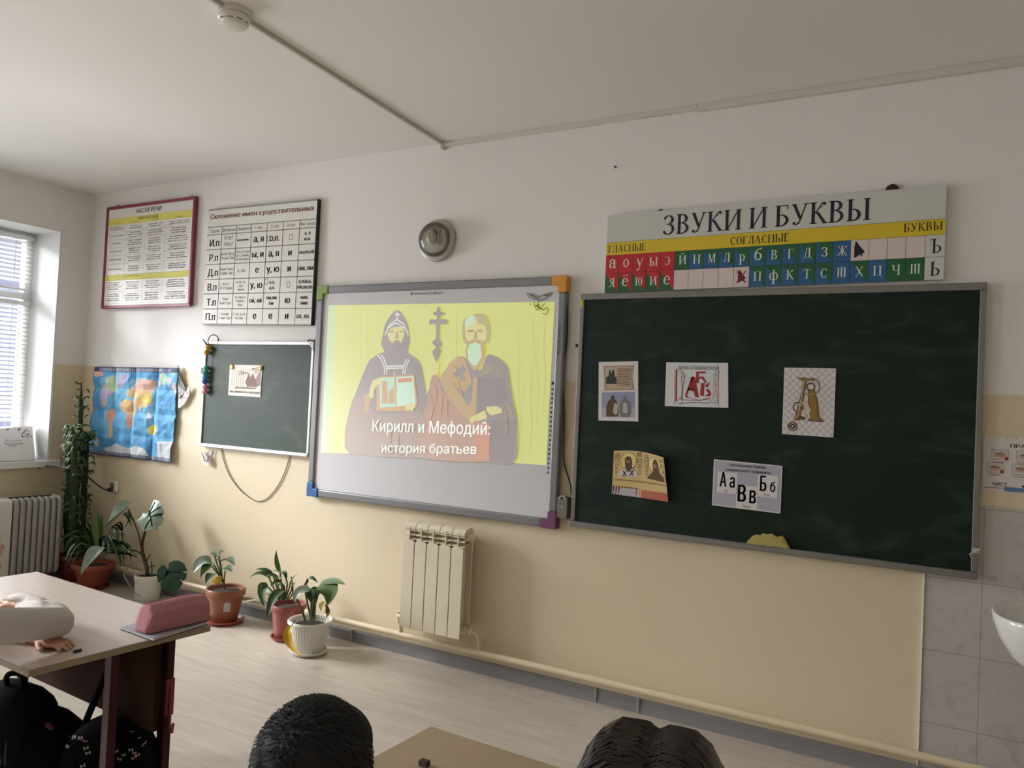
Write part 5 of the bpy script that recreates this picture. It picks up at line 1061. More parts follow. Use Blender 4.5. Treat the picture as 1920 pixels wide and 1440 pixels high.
dove([(1.391, 1.007), (1.419, 1.027), (1.452, 1.008), (1.476, 0.98), (1.489, 1.015), (1.514, 1.038), (1.519, 1.008), (1.493, 0.956), (1.513, 0.94), (1.486, 0.928), (1.458, 0.932), (1.432, 0.934), (1.443, 0.956), (1.404, 0.978)], 0.010, 'crumpled white paper dove on the wall below the small chalkboard', [[(1.414, 1.009), (1.441, 0.986), (1.456, 0.953)], [(1.49, 0.998), (1.481, 0.955)], [(1.455, 0.961), (1.488, 0.951)]])

# ------------------------------------------------------------------ folded world map
MQ = [(0.182, 1.567), (1.14, 1.578), (1.107, 0.914), (0.166, 0.912)]   # TL TR BR BL
MR_ = lambda pts: pts
MAPM = dict(sea=mk('map_sea', (88, 164, 212)), sea2=mk('map_deep_sea', (72, 148, 204)), ice=mk('map_ice', (210, 216, 222)), pale=mk('map_pale', (198, 206, 210)), pink=mk('map_pink', (222, 176, 162)), orange=mk('map_orange', (222, 182, 130)), yel=mk('map_yellow', (222, 208, 98)), grn=mk('map_green', (172, 200, 160)), lil=mk('map_lilac', (178, 176, 208)), pur=mk('map_purple', (190, 160, 196)), navy=mk('map_navy', (52, 62, 96)), flag=mk('map_flags', (150, 160, 176)), sal=mk('map_salmon', (220, 158, 128)), halo=mk('map_shelf', (112, 180, 218)))
LAND = [('halo', [[(0.259, 1.485), (0.479, 1.537), (0.613, 1.532), (0.541, 1.401), (0.472, 1.352), (0.38, 1.271), (0.449, 1.198), (0.414, 1.042), (0.352, 1.038), (0.322, 1.222), (0.278, 1.282), (0.25, 1.375)], [(0.487, 1.322), (0.55, 1.431), (0.653, 1.495), (0.897, 1.502), (0.916, 1.413), (0.885, 1.249), (0.96, 1.18), (0.947, 1.069), (0.818, 1.097), (0.797, 1.2), (0.675, 1.254), (0.671, 1.164), (0.616, 1.108), (0.576, 1.151), (0.556, 1.233), (0.494, 1.246)]]),
 ('grn', [[(0.31, 1.478), (0.396, 1.508), (0.448, 1.474), (0.455, 1.405), (0.407, 1.384), (0.318, 1.401)], [(0.924, 1.524), (0.984, 1.552), (1.028, 1.49), (0.982, 1.441), (0.945, 1.473)], [(1.063, 1.542), (1.107, 1.54), (1.104, 1.507)]]),
 ('lil', [[(0.459, 1.49), (0.493, 1.522), (0.584, 1.527), (0.576, 1.482), (0.52, 1.43), (0.454, 1.413), (0.438, 1.451)], [(0.911, 1.472), (0.95, 1.488), (0.958, 1.452), (0.925, 1.443)], [(1.021, 1.505), (1.088, 1.507), (1.081, 1.463), (1.037, 1.447)]]),
 ('pink', [[(0.184, 1.532), (0.282, 1.537), (0.298, 1.5), (0.194, 1.492)], [(0.634, 1.434), (0.655, 1.472), (0.747, 1.494), (0.89, 1.481), (0.886, 1.435), (0.849, 1.404), (0.648, 1.41)], [(1.071, 1.448), (1.114, 1.478), (1.126, 1.392), (1.097, 1.405)], [(0.278, 1.423), (0.314, 1.439), (0.318, 1.401), (0.287, 1.392)]]),
 ('pur', [[(0.282, 1.399), (0.407, 1.388), (0.361, 1.348), (0.338, 1.316), (0.281, 1.321)]]),
 ('sal', [[(0.281, 1.321), (0.338, 1.316), (0.336, 1.277), (0.305, 1.268)], [(0.355, 1.248), (0.406, 1.261), (0.45, 1.213), (0.431, 1.158), (0.392, 1.148), (0.352, 1.2)], [(0.58, 1.242), (0.634, 1.245), (0.65, 1.162), (0.613, 1.121), (0.594, 1.152)]]),
 ('orange', [[(0.379, 1.148), (0.431, 1.158), (0.409, 1.103), (0.404, 1.045), (0.379, 1.047)], [(0.513, 1.308), (0.571, 1.341), (0.644, 1.328), (0.685, 1.27), (0.648, 1.223), (0.574, 1.234), (0.515, 1.256)], [(0.567, 1.379), (0.622, 1.434), (0.651, 1.404), (0.653, 1.359), (0.594, 1.353)], [(0.648, 1.41), (0.849, 1.404), (0.867, 1.33), (0.813, 1.287), (0.768, 1.296), (0.734, 1.253), (0.682, 1.3), (0.653, 1.336)], [(0.803, 1.26), (0.839, 1.247), (0.876, 1.219), (0.837, 1.21)]]),
 ('yel', [[(0.735, 1.366), (0.805, 1.376), (0.849, 1.396), (0.86, 1.33), (0.811, 1.309), (0.753, 1.325)], [(0.835, 1.143), (0.892, 1.176), (0.931, 1.149), (0.913, 1.094), (0.84, 1.106)], [(0.537, 1.316), (0.565, 1.34), (0.586, 1.311)]]),
 ('ice', [[(0.359, 0.965), (0.492, 1.009), (0.616, 0.983), (0.732, 1.008), (0.827, 0.99), (0.857, 0.941), (0.62, 0.94), (0.374, 0.943)], [(0.219, 1.029), (0.25, 1.043), (0.285, 1.018), (0.282, 0.975), (0.237, 0.976)], [(0.817, 1.242), (0.852, 1.237), (0.865, 1.215), (0.831, 1.21)]]),
 ('pale', [[(0.957, 1.055), (1.117, 1.064), (1.099, 0.908), (0.942, 0.925)]])]
mb = MB(); NU, NV = 180, 150; idx = {k: mb.idx(m) for k, m in MAPM.items()}
def mp(u, v):
    x = lerp(lerp(MQ[3][0], MQ[2][0], u), lerp(MQ[0][0], MQ[1][0], u), v); z = lerp(lerp(MQ[3][1], MQ[2][1], u), lerp(MQ[0][1], MQ[1][1], u), v)
    x += 0.006 * math.sin(v * 6.3 * 2) * (1 - u) - 0.004 * math.sin(v * 12) * u
    return x, z
def bulge(u, v):
    fu = min(abs(u - c) for c in (0.245, 0.49, 0.75)); fv = min(abs(v - c) for c in (0.25, 0.5, 0.76))
    d = 0.004 + 0.022 * min(1, fu / 0.06) ** .7 * (0.45 + 0.55 * min(1, fv / 0.06)) + 0.010 * noise.noise(Vector((u * 9, v * 8, 0.5))) + 0.004 * noise.noise(Vector((u * 26, v * 20, 4.5)))
    return -0.006 - max(0.0, d)
V = []; F = []; MI = []
for i in range(NU + 1):
    for j in range(NV + 1):
        x, z = mp(i / NU, j / NV); V.append((x, bulge(i / NU, j / NV), z))
for i in range(NU):
    for j in range(NV):
        a = i * (NV + 1) + j; F.append((a, a + 1, a + NV + 2, a + NV + 1)); u, v = (i + .5) / NU, (j + .5) / NV; p = mp(u, v); k = 'sea' if noise.noise(Vector((u * 5, v * 5, 9))) < 0.1 else 'sea2'
        for nm, polys in LAND:
            for P in polys:
                if inside(p, P): k = nm
        if v > 0.945: k = 'navy' if not (0.07 < u < 0.9 and 0.955 < v < 0.985 and i % 3) else 'flag'
        if v < 0.045: k = 'navy' if (i % 3 == 0 or v < 0.012) else 'flag'
        if u < 0.008 and v > 0.05: k = 'navy'
        MI.append(idx[k])
mb.v = V; mb.f = F; mb.mi = MI
o = mb.build('world_map', smooth=True)
sd_ = o.modifiers.new('paper', 'SOLIDIFY'); sd_.thickness = 0.0012
tag(o, 'creased world map taped to the beige wall', 'map')

# ------------------------------------------------------------------ socket with plug and lead
t = thing('wall_socket', (0.468, 0, 0.655), 'white wall socket with a plugged-in lead left of the plants', 'socket')
MB().box(0.425, 0.512, -0.022, 0, 0.652, 0.735, M_WHITE).build('face_plate', t, bevel=0.008)
mb = MB().lathe([(0.024, 0), (0.024, 0.003), (0.02, 0.003), (0.02, 0.0015), (0, 0.0015)], (0.46, -0.022, 0.70), mat('socket_grey', (120, 112, 100), 0.4), 20, 'y'); mb.build('outlet', t)
mb = MB().lathe([(0.016, 0), (0.015, 0.03), (0.008, 0.036), (0, 0.036)], (0.462, -0.022, 0.668), M_WIRE, 14, 'y'); mb.build('plug', t)
mb = MB(); P = [(0.5141, -0.05, 0.6898), (0.4913, -0.05, 0.6643), (0.4082, -0.05, 0.668), (0.3238, -0.06, 0.7), (0.2913, -0.1, 0.7469), (0.3115, -0.16, 0.7913), (0.3582, -0.25, 0.8194)] + [(0.06, -0.28, 0.82), (0.012, -0.31, 0.80)]
mb.tube(catmull(P, 6), 0.0055, mat('brown_lead', (58, 46, 36), 0.5), 8); tag(mb.build('power_lead', smooth=True), 'dark lead running from the socket behind the tall cactus', 'cable')

# ------------------------------------------------------------------ heating pipe and wall radiator
mb = MB(); mb.tube([(0.02, -0.062, 0.125), (3.0, -0.062, 0.125), (RX - 0.02, -0.062, 0.125)], 0.017, M_PIPE, 16)
tag(mb.build('heating_pipe', smooth=True), 'long cream heating pipe running along the wall above the skirting', 'pipe')
t = thing('radiator', (3.435, -0.06, 0.18), 'cream five section radiator on the wall below the projection board', 'radiator')
secw = 0.0795; RX0, RZ0, RZ1, RF = 3.238, 0.20, 0.672, -0.155
def section():
    mb = MB(); x0, x1 = RX0, RX0 + secw
    # flat front panel with a gently arched top
    P = [(x0 + .002, RZ0), (x1 - .003, RZ0), (x1 - .003, RZ1 - .004), (x1 - .018, RZ1 + .004), (x0 + .018, RZ1 + .004), (x0 + .002, RZ1 - .004)]
    mb.prism(P, RF, RF + .007, M_CREAM)
    mb.box(x0 + .036, x0 + .043, RF + .002, RF + .09, RZ0 + .01, 0.752, M_CREAM)       # rib in the middle
    for k in range(3):                                                              # slanted vent fins
        z = 0.688 + k * 0.025; mb.obox(((x0 + x1) / 2, RF + .038, z), (secw / 2 - .002, 0, 0), (0, 0.032, 0.010), (0, -0.001, 0.003), M_CREAM)
    mb.box(x0 + .002, x1 - .003, RF + .085, RF + .095, RZ0 + .02, 0.745, M_CREAM)         # rear plate
    top = [(RF + .004, 0.735), (RF + .004, 0.752), (RF + .02, 0.768), (RF + .055, 0.776), (RF + .085, 0.768), (RF + .095, 0.745), (RF + .06, 0.742)]
    n = len(top); mb.add([(x0 + .0015, a, b) for a, b in top] + [(x1 - .0015, a, b) for a, b in top], [tuple(range(n)), tuple(range(n, 2 * n))] + [(i, (i + 1) % n, n + (i + 1) % n, n + i) for i in range(n)], M_CREAM)
    mb.tube([(x0 + .04, RF + .055, RZ0 + .02), (x0 + .04, RF + .055, 0.745)], 0.014, M_CREAM, 10)
    return mb.build('section', t, bevel=0.002)
s0 = section()
for k in range(1, 5):
    c = s0.copy(); COL.objects.link(c); c.parent = t; c.location = (k * secw, 0, 0)
xr = RX0 + 5 * secw
mb = MB(); MB().tube([(RX0 - .004, RF + .055, 0.725), (xr + .012, RF + .055, 0.725)], 0.021, M_CREAM, 14).build('manifold', t, smooth=True); mb.tube([(RX0 - .004, RF + .055, 0.235), (xr + .012, RF + .055, 0.235)], 0.018, M_CREAM, 14); manifold = mb.build('manifold', t, smooth=True)
mb = MB(); mb.lathe([(0.022, 0), (0.022, 0.012), (0.012, 0.013), (0.012, 0.02), (0, 0.02)], (xr + .01, RF + .055, 0.725), M_CREAM, 8, 'x'); mb.build('air_vent', manifold)
mb = MB(); mb.tube([(RX0 - .004, RF + .055, 0.235), (RX0 - .05, RF + .057, 0.235), (RX0 - .052, -0.08, 0.232), (RX0 - .052, -0.068, 0.2), (RX0 - .052, -0.062, 0.128)], [0.012, 0.012, 0.012, 0.0125, 0.0125], M_PIPE, 12); mb.tube([(RX0 - .052, -0.075, 0.19), (RX0 - .052, -0.085, 0.262)], 0.018, M_PIPE, 10); mb.build('supply_pipe', t, smooth=True)
mb = MB(); mb.tube([(xr + .012, RF + .055, 0.235), (xr + .06, RF + .057, 0.235), (xr + .064, -0.09, 0.228), (xr + .064, -0.064, 0.19), (xr + .064, -0.062, 0.128)], [0.012, 0.012, 0.012, 0.0125, 0.0125], M_PIPE, 12); mb.tube([(xr + .03, RF + .056, 0.235), (xr + .046, RF + .056, 0.235)], 0.021, M_PIPE, 8); mb.build('return_pipe', t, smooth=True)
for x in (RX0 + .06, xr - .05): MB().box(x, x + .02, RF + .095, 0.0, 0.70, 0.715, M_CREAM).build('bracket', t)

# ------------------------------------------------------------------ oil filled heater under the window
t = thing('oil_heater', (0.22, -0.52, 0.0), 'grey oil filled heater standing below the window', 'heater')
M_FIN = mat('grey_heater_enamel', (158, 155, 152), 0.35, var=0.03); M_HBOX = mat('white_heater_plastic', (206, 202, 196), 0.35, var=0.02)
HT = Vector((0.245, -0.285, 0.0)); HD = Vector((-0.07, -1.0, 0)).normalized(); HS = Vector((1.0, -0.07, 0)).normalized()
def hp(l, s_, z): return tuple(HT + HD * l + HS * s_ + Vector((0, 0, z)))
def fin_profile(w=0.075):
    P = []
    for (cx, cz, a0, a1) in ((w - .035, 0.595, 0, 90), (-w + .035, 0.595, 90, 180), (-w + .035, 0.115, 180, 270), (w - .035, 0.115, 270, 360)):
        for k in range(5): a = math.radians(lerp(a0, a1, k / 4)); P.append((cx + .035 * math.cos(a), cz + .035 * math.sin(a)))
    return P
def fin(l):
    mb = MB(); P = fin_profile(); n = len(P); Q = [(a * .9, 0.345 + (b - .345) * .965) for a, b in P]
    V = [hp(l, a, b) for a, b in P] + [hp(l + .004, a, b) for a, b in P] + [hp(l + .018, a * 1.0, b) for a, b in Q] + [hp(l - .014, a, b) for a, b in Q]
    F = [(i, (i + 1) % n, n + (i + 1) % n, n + i) for i in range(n)] + [(n + i, n + (i + 1) % n, 2 * n + (i + 1) % n, 2 * n + i) for i in range(n)] + [(i, 3 * n + i, 3 * n + (i + 1) % n, (i + 1) % n) for i in range(n)] + [tuple(2 * n + i for i in range(n)), tuple(3 * n + i for i in range(n))]
    mb.add(V, F, M_FIN); return mb.build('fin', t, smooth=True)
f0 = fin(0.02)
for k in range(1, 8):
    c = f0.copy(); COL.objects.link(c); c.parent = t; c.location = HD * (0.041 * k)
mb = MB(); P = fin_profile(0.07); n = len(P)
mb.add([hp(0.335, a, b) for a, b in P] + [hp(0.44, a * .96, b) for a, b in P], [tuple(range(n)), tuple(range(n, 2 * n))] + [(i, (i + 1) % n, n + (i + 1) % n, n + i) for i in range(n)], M_HBOX); mb.build('control_box', t, bevel=0.008, label='white control box')
mb = MB()
for l in (0.04, 0.36):
    mb = MB(); mb.tube([hp(l, -.09, .05), hp(l, .09, .05)], 0.008, M_BLACK, 8)
    for s_ in (-.095, .095): mb.lathe([(0.025, -.01), (0.025, .01)], hp(l, s_, .025), M_BLACK, 16, 'x')
    mb.tube([hp(l, 0, .05), hp(l, 0, .1)], 0.008, M_BLACK, 8); mb.build('wheel_pair', t)
mb = MB(); mb.tube([hp(0.05, 0, .627), hp(0.33, 0, .627)], 0.008, M_BLACK, 8); mb.build('handle', t)

# ------------------------------------------------------------------ plants
M_SOIL = mat('dark_soil', (48, 38, 30), 0.95, var=0.35, scale=40, bump=0.6)
def leafmat(name, a, var=0.18, rough=0.5, spec=0.22): return mat(name, a, rough, var=var, scale=12, spec=spec)
L_DARK = leafmat('dark_green_leaf', (54, 76, 45)); L_MID = leafmat('green_leaf', (80, 104, 60)); L_LIGHT = leafmat('fresh_green_leaf', (92, 116, 62)); L_GREY = leafmat('silvery_leaf', (132, 148, 132), 0.3, 0.35, 0.5); L_YEL = leafmat('yellow_leaf', (196, 160, 52)); L_DEEP = leafmat('deep_green_leaf', (20, 40, 24), 0.2, 0.85, 0.06); L_STEM = leafmat('brown_stem', (74, 58, 40)); L_GSTEM = leafmat('green_stem', (70, 86, 50)); L_CACT = leafmat('cactus_green', (40, 54, 34), 0.2, 0.6); L_STRIPE = leafmat('pale_striped_leaf', (140, 156, 122), 0.2)
TOCAM = Vector((5.85, -3.63, 1.455))
def leaf(mb, p0, p1, p2, width, m, n=10, fold=0.25, face=0.6, wob=0.0, shape=1.0, veins=None):
    """leaf blade along the bezier p0-p1-p2; face 1 = blade seen flat from the room, 0 = blade level"""
    P = bez(p0, p1, p2, n); up = Vector((0.35, -0.75, 0.55)) * face + Vector((0, 0, 1)) * (1 - face); V = []; F = []
    for i, p in enumerate(P):
        t_ = (P[min(i + 1, n)] - P[max(i - 1, 0)]).normalized(); sd = t_.cross(up); sd = sd.normalized() if sd.length > 1e-4 else Vector((1, 0, 0)); nr = sd.cross(t_).normalized()
        s_ = i / n; w = width / 2 * (math.sin(math.pi * min(1.0, s_ ** (0.62 * shape) )) ** 0.75 + 0.02) if i not in (0, n) else 0.001
        w *= 1 + wob * math.sin(i * 2.3)
        V += [p + sd * w + nr * w * fold, p + sd * w * .5 + nr * w * fold * .4, p, p - sd * w * .5 + nr * w * fold * .4, p - sd * w + nr * w * fold]
    for i in range(n):
        for k in range(4): F.append((5 * i + k, 5 * i + k + 1, 5 * i + k + 6, 5 * i + k + 5))
    mb.add(V, F, m)
def big_leaf(outline, ax, m, mb, bulge_=0.02, slits=()):
    """broad leaf: 3D outline fanned from its midrib point"""
    c = Vector(ax); n = len(outline); V = [c]; rings = 4
    for r in range(1, rings + 1):
        for p in outline:
            q_ = c.lerp(Vector(p), r / rings); d = Vector((0.45, -0.8, 0.35)) * bulge_ * (1 - (r / rings) ** 2); V.append(q_ + d)
    F = [(0, 1 + i, 1 + (i + 1) % n) for i in range(n)]
    for r in range(rings - 1):
        for i in range(n):
            if r >= 1 and i in slits: continue
            F.append((1 + r * n + i, 1 + r * n + (i + 1) % n, 1 + (r + 1) * n + (i + 1) % n, 1 + (r + 1) * n + i))
    mb.add(V, F, m)
def pot(t, c, r, h, rgb, name, flare=1.0, ribs=0, saucer=None, rimh=0.03, base=0.72, soilz=0.025, rim=1.06):
    m = mat(name, rgb, 0.42, var=0.05, scale=5); cx, cy, z0 = c
    prof = [(r * base * .96, z0), (r * base, z0 + .004), (lerp(r * base, r, .55), z0 + h * .5), (r * .97, z0 + h - rimh), (r * rim, z0 + h - rimh + .004), (r * rim, z0 + h - .004), (r * (rim - .03), z0 + h), (r * .95, z0 + h - .004), (r * .92, z0 + h - soilz)]
    mb = MB(); mb.lathe(prof, (cx, cy, 0), m, 216 if ribs else 48, ribs=ribs, ribamp=0.007, ribz=(z0 + .001, z0 + h - rimh - .002)); po = mb.build('pot', t, smooth=True, angle=50)
    MB().lathe([(r * .935, z0 + h - soilz - .004), (r * .6, z0 + h - soilz + .004), (0, z0 + h - soilz + .008)], (cx, cy, 0), M_SOIL, 24).build('soil', po)
    if saucer:
        sm, sr, sh = saucer; MB().lathe([(sr * .85, 0.0), (sr, sh * .6), (sr * 1.02, sh), (sr * .97, sh), (sr * .84, .008), (0, .008)], (cx, cy, 0), mat(name + '_saucer', sm, 0.45, var=0.05), 40).build('saucer', t, smooth=True)
    return po

# 1 tall cactus-like euphorbia in the corner
t = thing('tall_euphorbia', (0.27, -0.15, 0), 'tall dark columnar succulent in the room corner', 'plant')
pot(t, (0.27, -0.15, 0.0), 0.125, 0.19, (96, 26, 28), 'dark_red_pot')
def column(mb, pts, r, m=L_CACT):
    P = catmull(pts, 5); V = []; K = len(P); r *= .82
    for i, p in enumerate(P):
        s_ = 1.0 if i < K - 3 else (K - 1 - i) / 3.0 * 0.8 + 0.2
        for k in range(12): a = 2 * math.pi * k / 12; rr = r * s_ * (1.0 if k % 4 == 0 else 0.62 if k % 2 == 0 else 0.78) * (1 + .12 * math.sin(i * 1.9)); V.append(p + Vector((rr * math.cos(a), rr * math.sin(a), 0)))
    F = [(i * 12 + k, i * 12 + (k + 1) % 12, (i + 1) * 12 + (k + 1) % 12, (i + 1) * 12 + k) for i in range(K - 1) for k in range(12)] + [tuple((K - 1) * 12 + k for k in range(12))]
    mb.add(V, F, m); return P
mb = MB(); stems = []
CS = [([(0.2556, -0.15, 0.1998), (0.2452, -0.15, 0.5697), (0.2508, -0.15, 0.8444), (0.2369, -0.15, 1.1183), (0.236, -0.16, 1.425)], 0.028), ([(0.2716, -0.2, 0.2091), (0.2298, -0.2, 0.4947), (0.2392, -0.2, 0.729), (0.2599, -0.22, 0.9841), (0.2693, -0.23, 1.1205)], 0.038), ([(0.2726, -0.12, 0.1978), (0.2905, -0.12, 0.4152), (0.27, -0.11, 0.726), (0.2741, -0.12, 0.9825), (0.2717, -0.12, 1.0729)], 0.032), ([(0.3877, -0.24, 0.2305), (0.3867, -0.26, 0.442), (0.3571, -0.24, 0.6656), (0.3434, -0.24, 0.9327), (0.3354, -0.24, 1.0782)], 0.034), ([(0.3428, -0.18, 0.212), (0.3229, -0.16, 0.3459), (0.3146, -0.14, 0.4981), (0.3161, -0.14, 0.6151)], 0.03)]
for pts, r in CS: stems.append((column(mb, pts, r), r))
mb.build('stem', t, smooth=True, angle=80)
mb = MB(); rng = random.Random(11)
for P, r in stems:
    K = len(P)
    for i, p in enumerate(P):
        h_ = p.z; dens = (2 if h_ < 0.75 else 8) if h_ < 1.12 else (10 if 1.24 < h_ < 1.36 else 3)
        for _ in range(dens):
            a = rng.uniform(0, 6.28); d = Vector((math.cos(a), math.sin(a), 0)); q_ = p + d * r * .8; ln = rng.uniform(.025, .045)
            if (q_ + d * ln).y > -0.03: d.y = -abs(d.y)
            leaf(mb, q_, q_ + d * ln * .5 + Vector((0, 0, .03)), q_ + d * ln + Vector((0, 0, rng.uniform(-.035, .02))), .02, L_MID if rng.random() < .6 else L_DARK, 5, .2, .5)
mb.build('foliage', t, smooth=True)

# 2 spider plant and dracaena in the terracotta pot
c2 = (0.575, -0.205)
t = thing('spider_plant', (c2[0], c2[1], 0), 'arching spider plant in a wide orange red pot by the corner', 'plant')
pot(t, (c2[0], c2[1], 0.012), 0.128, 0.165, (150, 70, 53), 'orange_red_pot', rimh=0.035, base=0.66, saucer=((120, 34, 24), 0.11, 0.02), rim=1.09)
mb = MB()
ST = [[(0.5734, -0.2, 0.2672), (0.5386, -0.3, 0.4902), (0.5519, -0.42, 0.3674)], [(0.5928, -0.22, 0.2652), (0.5604, -0.34, 0.4312), (0.5805, -0.42, 0.3279)], [(0.637, -0.24, 0.2593), (0.5704, -0.36, 0.4129), (0.6257, -0.44, 0.2366)], [(0.6377, -0.24, 0.252), (0.6498, -0.36, 0.3504), (0.6325, -0.46, 0.237)], [(0.5902, -0.2, 0.2843), (0.3979, -0.16, 0.3905), (0.2872, -0.14, 0.4057)], [(0.6069, -0.2, 0.3014), (0.4742, -0.16, 0.3845), (0.3432, -0.12, 0.4254)], [(0.6339, -0.2, 0.2753), (0.7675, -0.26, 0.4758), (0.9906, -0.36, 0.3455)], [(0.6399, -0.2, 0.2761), (0.8421, -0.3, 0.4605), (0.9987, -0.38, 0.3424)], [(0.6278, -0.2, 0.2745), (0.784, -0.3, 0.4534), (0.9434, -0.38, 0.384)], [(0.6459, -0.2, 0.2769), (0.7469, -0.2, 0.4813), (0.8715, -0.22, 0.3533)], [(0.6526, -0.2, 0.2704), (0.7272, -0.16, 0.4302), (0.8761, -0.2, 0.2352)], [(0.648, -0.2, 0.255), (0.7388, -0.14, 0.3699), (0.898, -0.14, 0.2437)], [(0.66, -0.2, 0.2566), (0.7766, -0.18, 0.3503), (0.8963, -0.22, 0.2122)], [(0.6353, -0.2, 0.2607), (0.8039, -0.14, 0.4371), (0.8742, -0.18, 0.1882)], [(0.6498, -0.14, 0.4185), (0.7328, -0.12, 0.5007), (0.8248, -0.16, 0.3392)], [(0.7187, -0.1, 0.5269), (0.7844, -0.1, 0.5267), (0.8503, -0.12, 0.4477)], [(0.6726, -0.2, 0.2509), (0.9039, -0.2, 0.3114), (0.9968, -0.2, 0.3023)], [(0.5762, -0.2, 0.2378), (0.5174, -0.2, 0.3346), (0.4905, -0.2, 0.2261)]]
rngs = random.Random(8)
for a, b_, c_ in list(ST):
    for _ in range(2): j_ = lambda v, q: tuple(v[i] + rngs.uniform(-q, q) * (1, .5, 1)[i] for i in range(3)); ST.append((j_(a, .015), j_(b_, .05), j_(c_, .075)))
ST = [(a, (b_[0], min(b_[1], -.05), b_[2]), (c_[0], min(c_[1], -.05), max(c_[2], .03))) for a, b_, c_ in ST]
for k, (a, b_, c_) in enumerate(ST): leaf(mb, a, b_, c_, 0.021 if k not in (2, 13) else 0.028, (L_DARK, L_MID, L_GREY, L_MID)[k % 4] if k < 4 else (L_DARK, L_MID, L_DEEP)[k % 3], 12, .35, .5)
for a, b_, c_ in [[(0.6329, -0.22, 0.2928), (0.6238, -0.22, 0.4248), (0.6298, -0.22, 0.5402)], [(0.6463, -0.21, 0.3079), (0.6343, -0.2, 0.4237), (0.6341, -0.2, 0.5276)], [(0.6602, -0.23, 0.2978), (0.6417, -0.24, 0.3998), (0.6344, -0.24, 0.539)]]: leaf(mb, a, b_, c_, 0.032, L_LIGHT if True else L_YEL, 10, .3, .8)
mb.build('foliage', t, smooth=True)
mb = MB(); A = [(0.8927, -0.36, 0.35), (0.9239, -0.44, 0.3062), (0.8674, -0.48, 0.1796)]; leaf(mb, *A, 0.105, L_GREY, 12, .5, .5); mb.build('leaf', t, smooth=True, label='broad silvery leaf drooping over the pot rim')

# 3 monstera in the white bucket
c3 = (1.107, -0.15)
t = thing('monstera', (c3[0], c3[1], 0), 'monstera with large split leaves in a white bucket', 'plant')
m = mat('white_bucket', (222, 222, 214), 0.35, var=0.02); h3 = 0.165
mb = MB().lathe([(0.078, 0.0), (0.081, 0.005), (0.086, h3 - .03), (0.091, h3 - .03), (0.091, h3 - .012), (0.088, h3 - .01), (0.089, h3), (0.084, h3), (0.083, h3 - .02)], (c3[0], c3[1], 0), m, 48); mb.build('pot', t, smooth=True, angle=40)
MB().lathe([(0.083, h3 - .018), (0.04, h3 - .008), (0, h3 - .004)], (c3[0], c3[1], 0), M_SOIL, 24).build('soil', t)
mb = MB()
S3 = [(1.1022, -0.16, 0.1323), (1.1163, -0.17, 0.1931), (1.0686, -0.16, 0.2561), (1.0217, -0.15, 0.3057)]
mb.tube(catmull(S3, 5), 0.013, L_STEM, 8)
for q_, r in zip([[(1.0223, -0.15, 0.2986), (0.9565, -0.14, 0.4264), (0.8323, -0.14, 0.5767)], [(1.0286, -0.15, 0.2922), (1.0354, -0.16, 0.3737), (1.0846, -0.18, 0.4542)], [(1.0914, -0.16, 0.2522), (1.2236, -0.22, 0.329), (1.4326, -0.3, 0.2947)], [(1.0411, -0.15, 0.2795), (0.9334, -0.14, 0.2996), (0.83, -0.14, 0.2821)], [(1.12, -0.17, 0.215), (1.1523, -0.17, 0.2268), (1.1902, -0.17, 0.2358)], [(1.1704, -0.17, 0.1479), (1.1657, -0.17, 0.2004), (1.1547, -0.17, 0.2626)]], (.005, .009, .004, .006, .004, .004)): mb.tube(catmull(q_, 6), r, L_STEM if r != .004 else L_GSTEM, 7)
mb.build('stem', t, smooth=True)
mb = MB(); mb.tube(catmull([(1.0574, -0.16, 0.2545), (0.9969, -0.18, 0.2347), (0.9443, -0.2, 0.1871), (0.9428, -0.22, 0.1471), (1.0217, -0.24, 0.1055), (1.088, -0.24, 0.0593), (1.1844, -0.26, 0.0472)], 6), 0.0035, mat('pale_root', (150, 140, 112), 0.7), 6); mb.build('aerial_root', t, smooth=True)
mb = MB(); a_, b_, c_ = [(0.8397, -0.12, 0.6273), (0.859, -0.2, 0.5453), (0.7585, -0.26, 0.4457)]; leaf(mb, a_, b_, c_, 0.13, L_GREY, 14, .7, .25); mb.build('leaf', t, smooth=True, label='long silvery leaf folded downwards')
mb = MB(); OUT = [(1.1391, -0.2, 0.5944), (1.1433, -0.19, 0.6401), (1.1594, -0.18, 0.6778), (1.2092, -0.18, 0.6744), (1.2685, -0.19, 0.6498), (1.3024, -0.2, 0.602), (1.2715, -0.2, 0.5845), (1.313, -0.21, 0.5728), (1.3084, -0.22, 0.5351), (1.2857, -0.23, 0.5196), (1.2963, -0.24, 0.4929), (1.2468, -0.24, 0.5022), (1.2081, -0.25, 0.4813), (1.1534, -0.25, 0.4781), (1.1259, -0.26, 0.5111), (1.0988, -0.26, 0.5396), (1.1343, -0.25, 0.5672), (1.1292, -0.24, 0.5903)]
big_leaf(OUT, [(1.2071, -0.24, 0.5814)][0], L_GREY, mb, 0.012); big = mb.build('leaf', t, smooth=True, label='broad silvery leaf facing the window'); mb = MB()
VE = [[(1.2115, -0.245, 0.6104), (1.2448, -0.25, 0.5588), (1.2598, -0.25, 0.5119)], [(1.2256, -0.25, 0.5915), (1.2653, -0.23, 0.6288), (1.284, -0.205, 0.6424)], [(1.2518, -0.26, 0.5746), (1.2924, -0.24, 0.598), (1.3056, -0.21, 0.5964)], [(1.2339, -0.26, 0.5934), (1.2176, -0.22, 0.6437), (1.1961, -0.19, 0.6669)], [(1.2477, -0.26, 0.5602), (1.2185, -0.26, 0.522), (1.1924, -0.255, 0.4904)]]
for P in VE: mb.tube(catmull([tuple(Vector(p) + Vector((.004, -.010, .004))) for p in P], 4), [0.0045] * 8 + [0.002], L_DEEP, 5)
mb.build('vein', big, smooth=True, label='dark leaf vein')
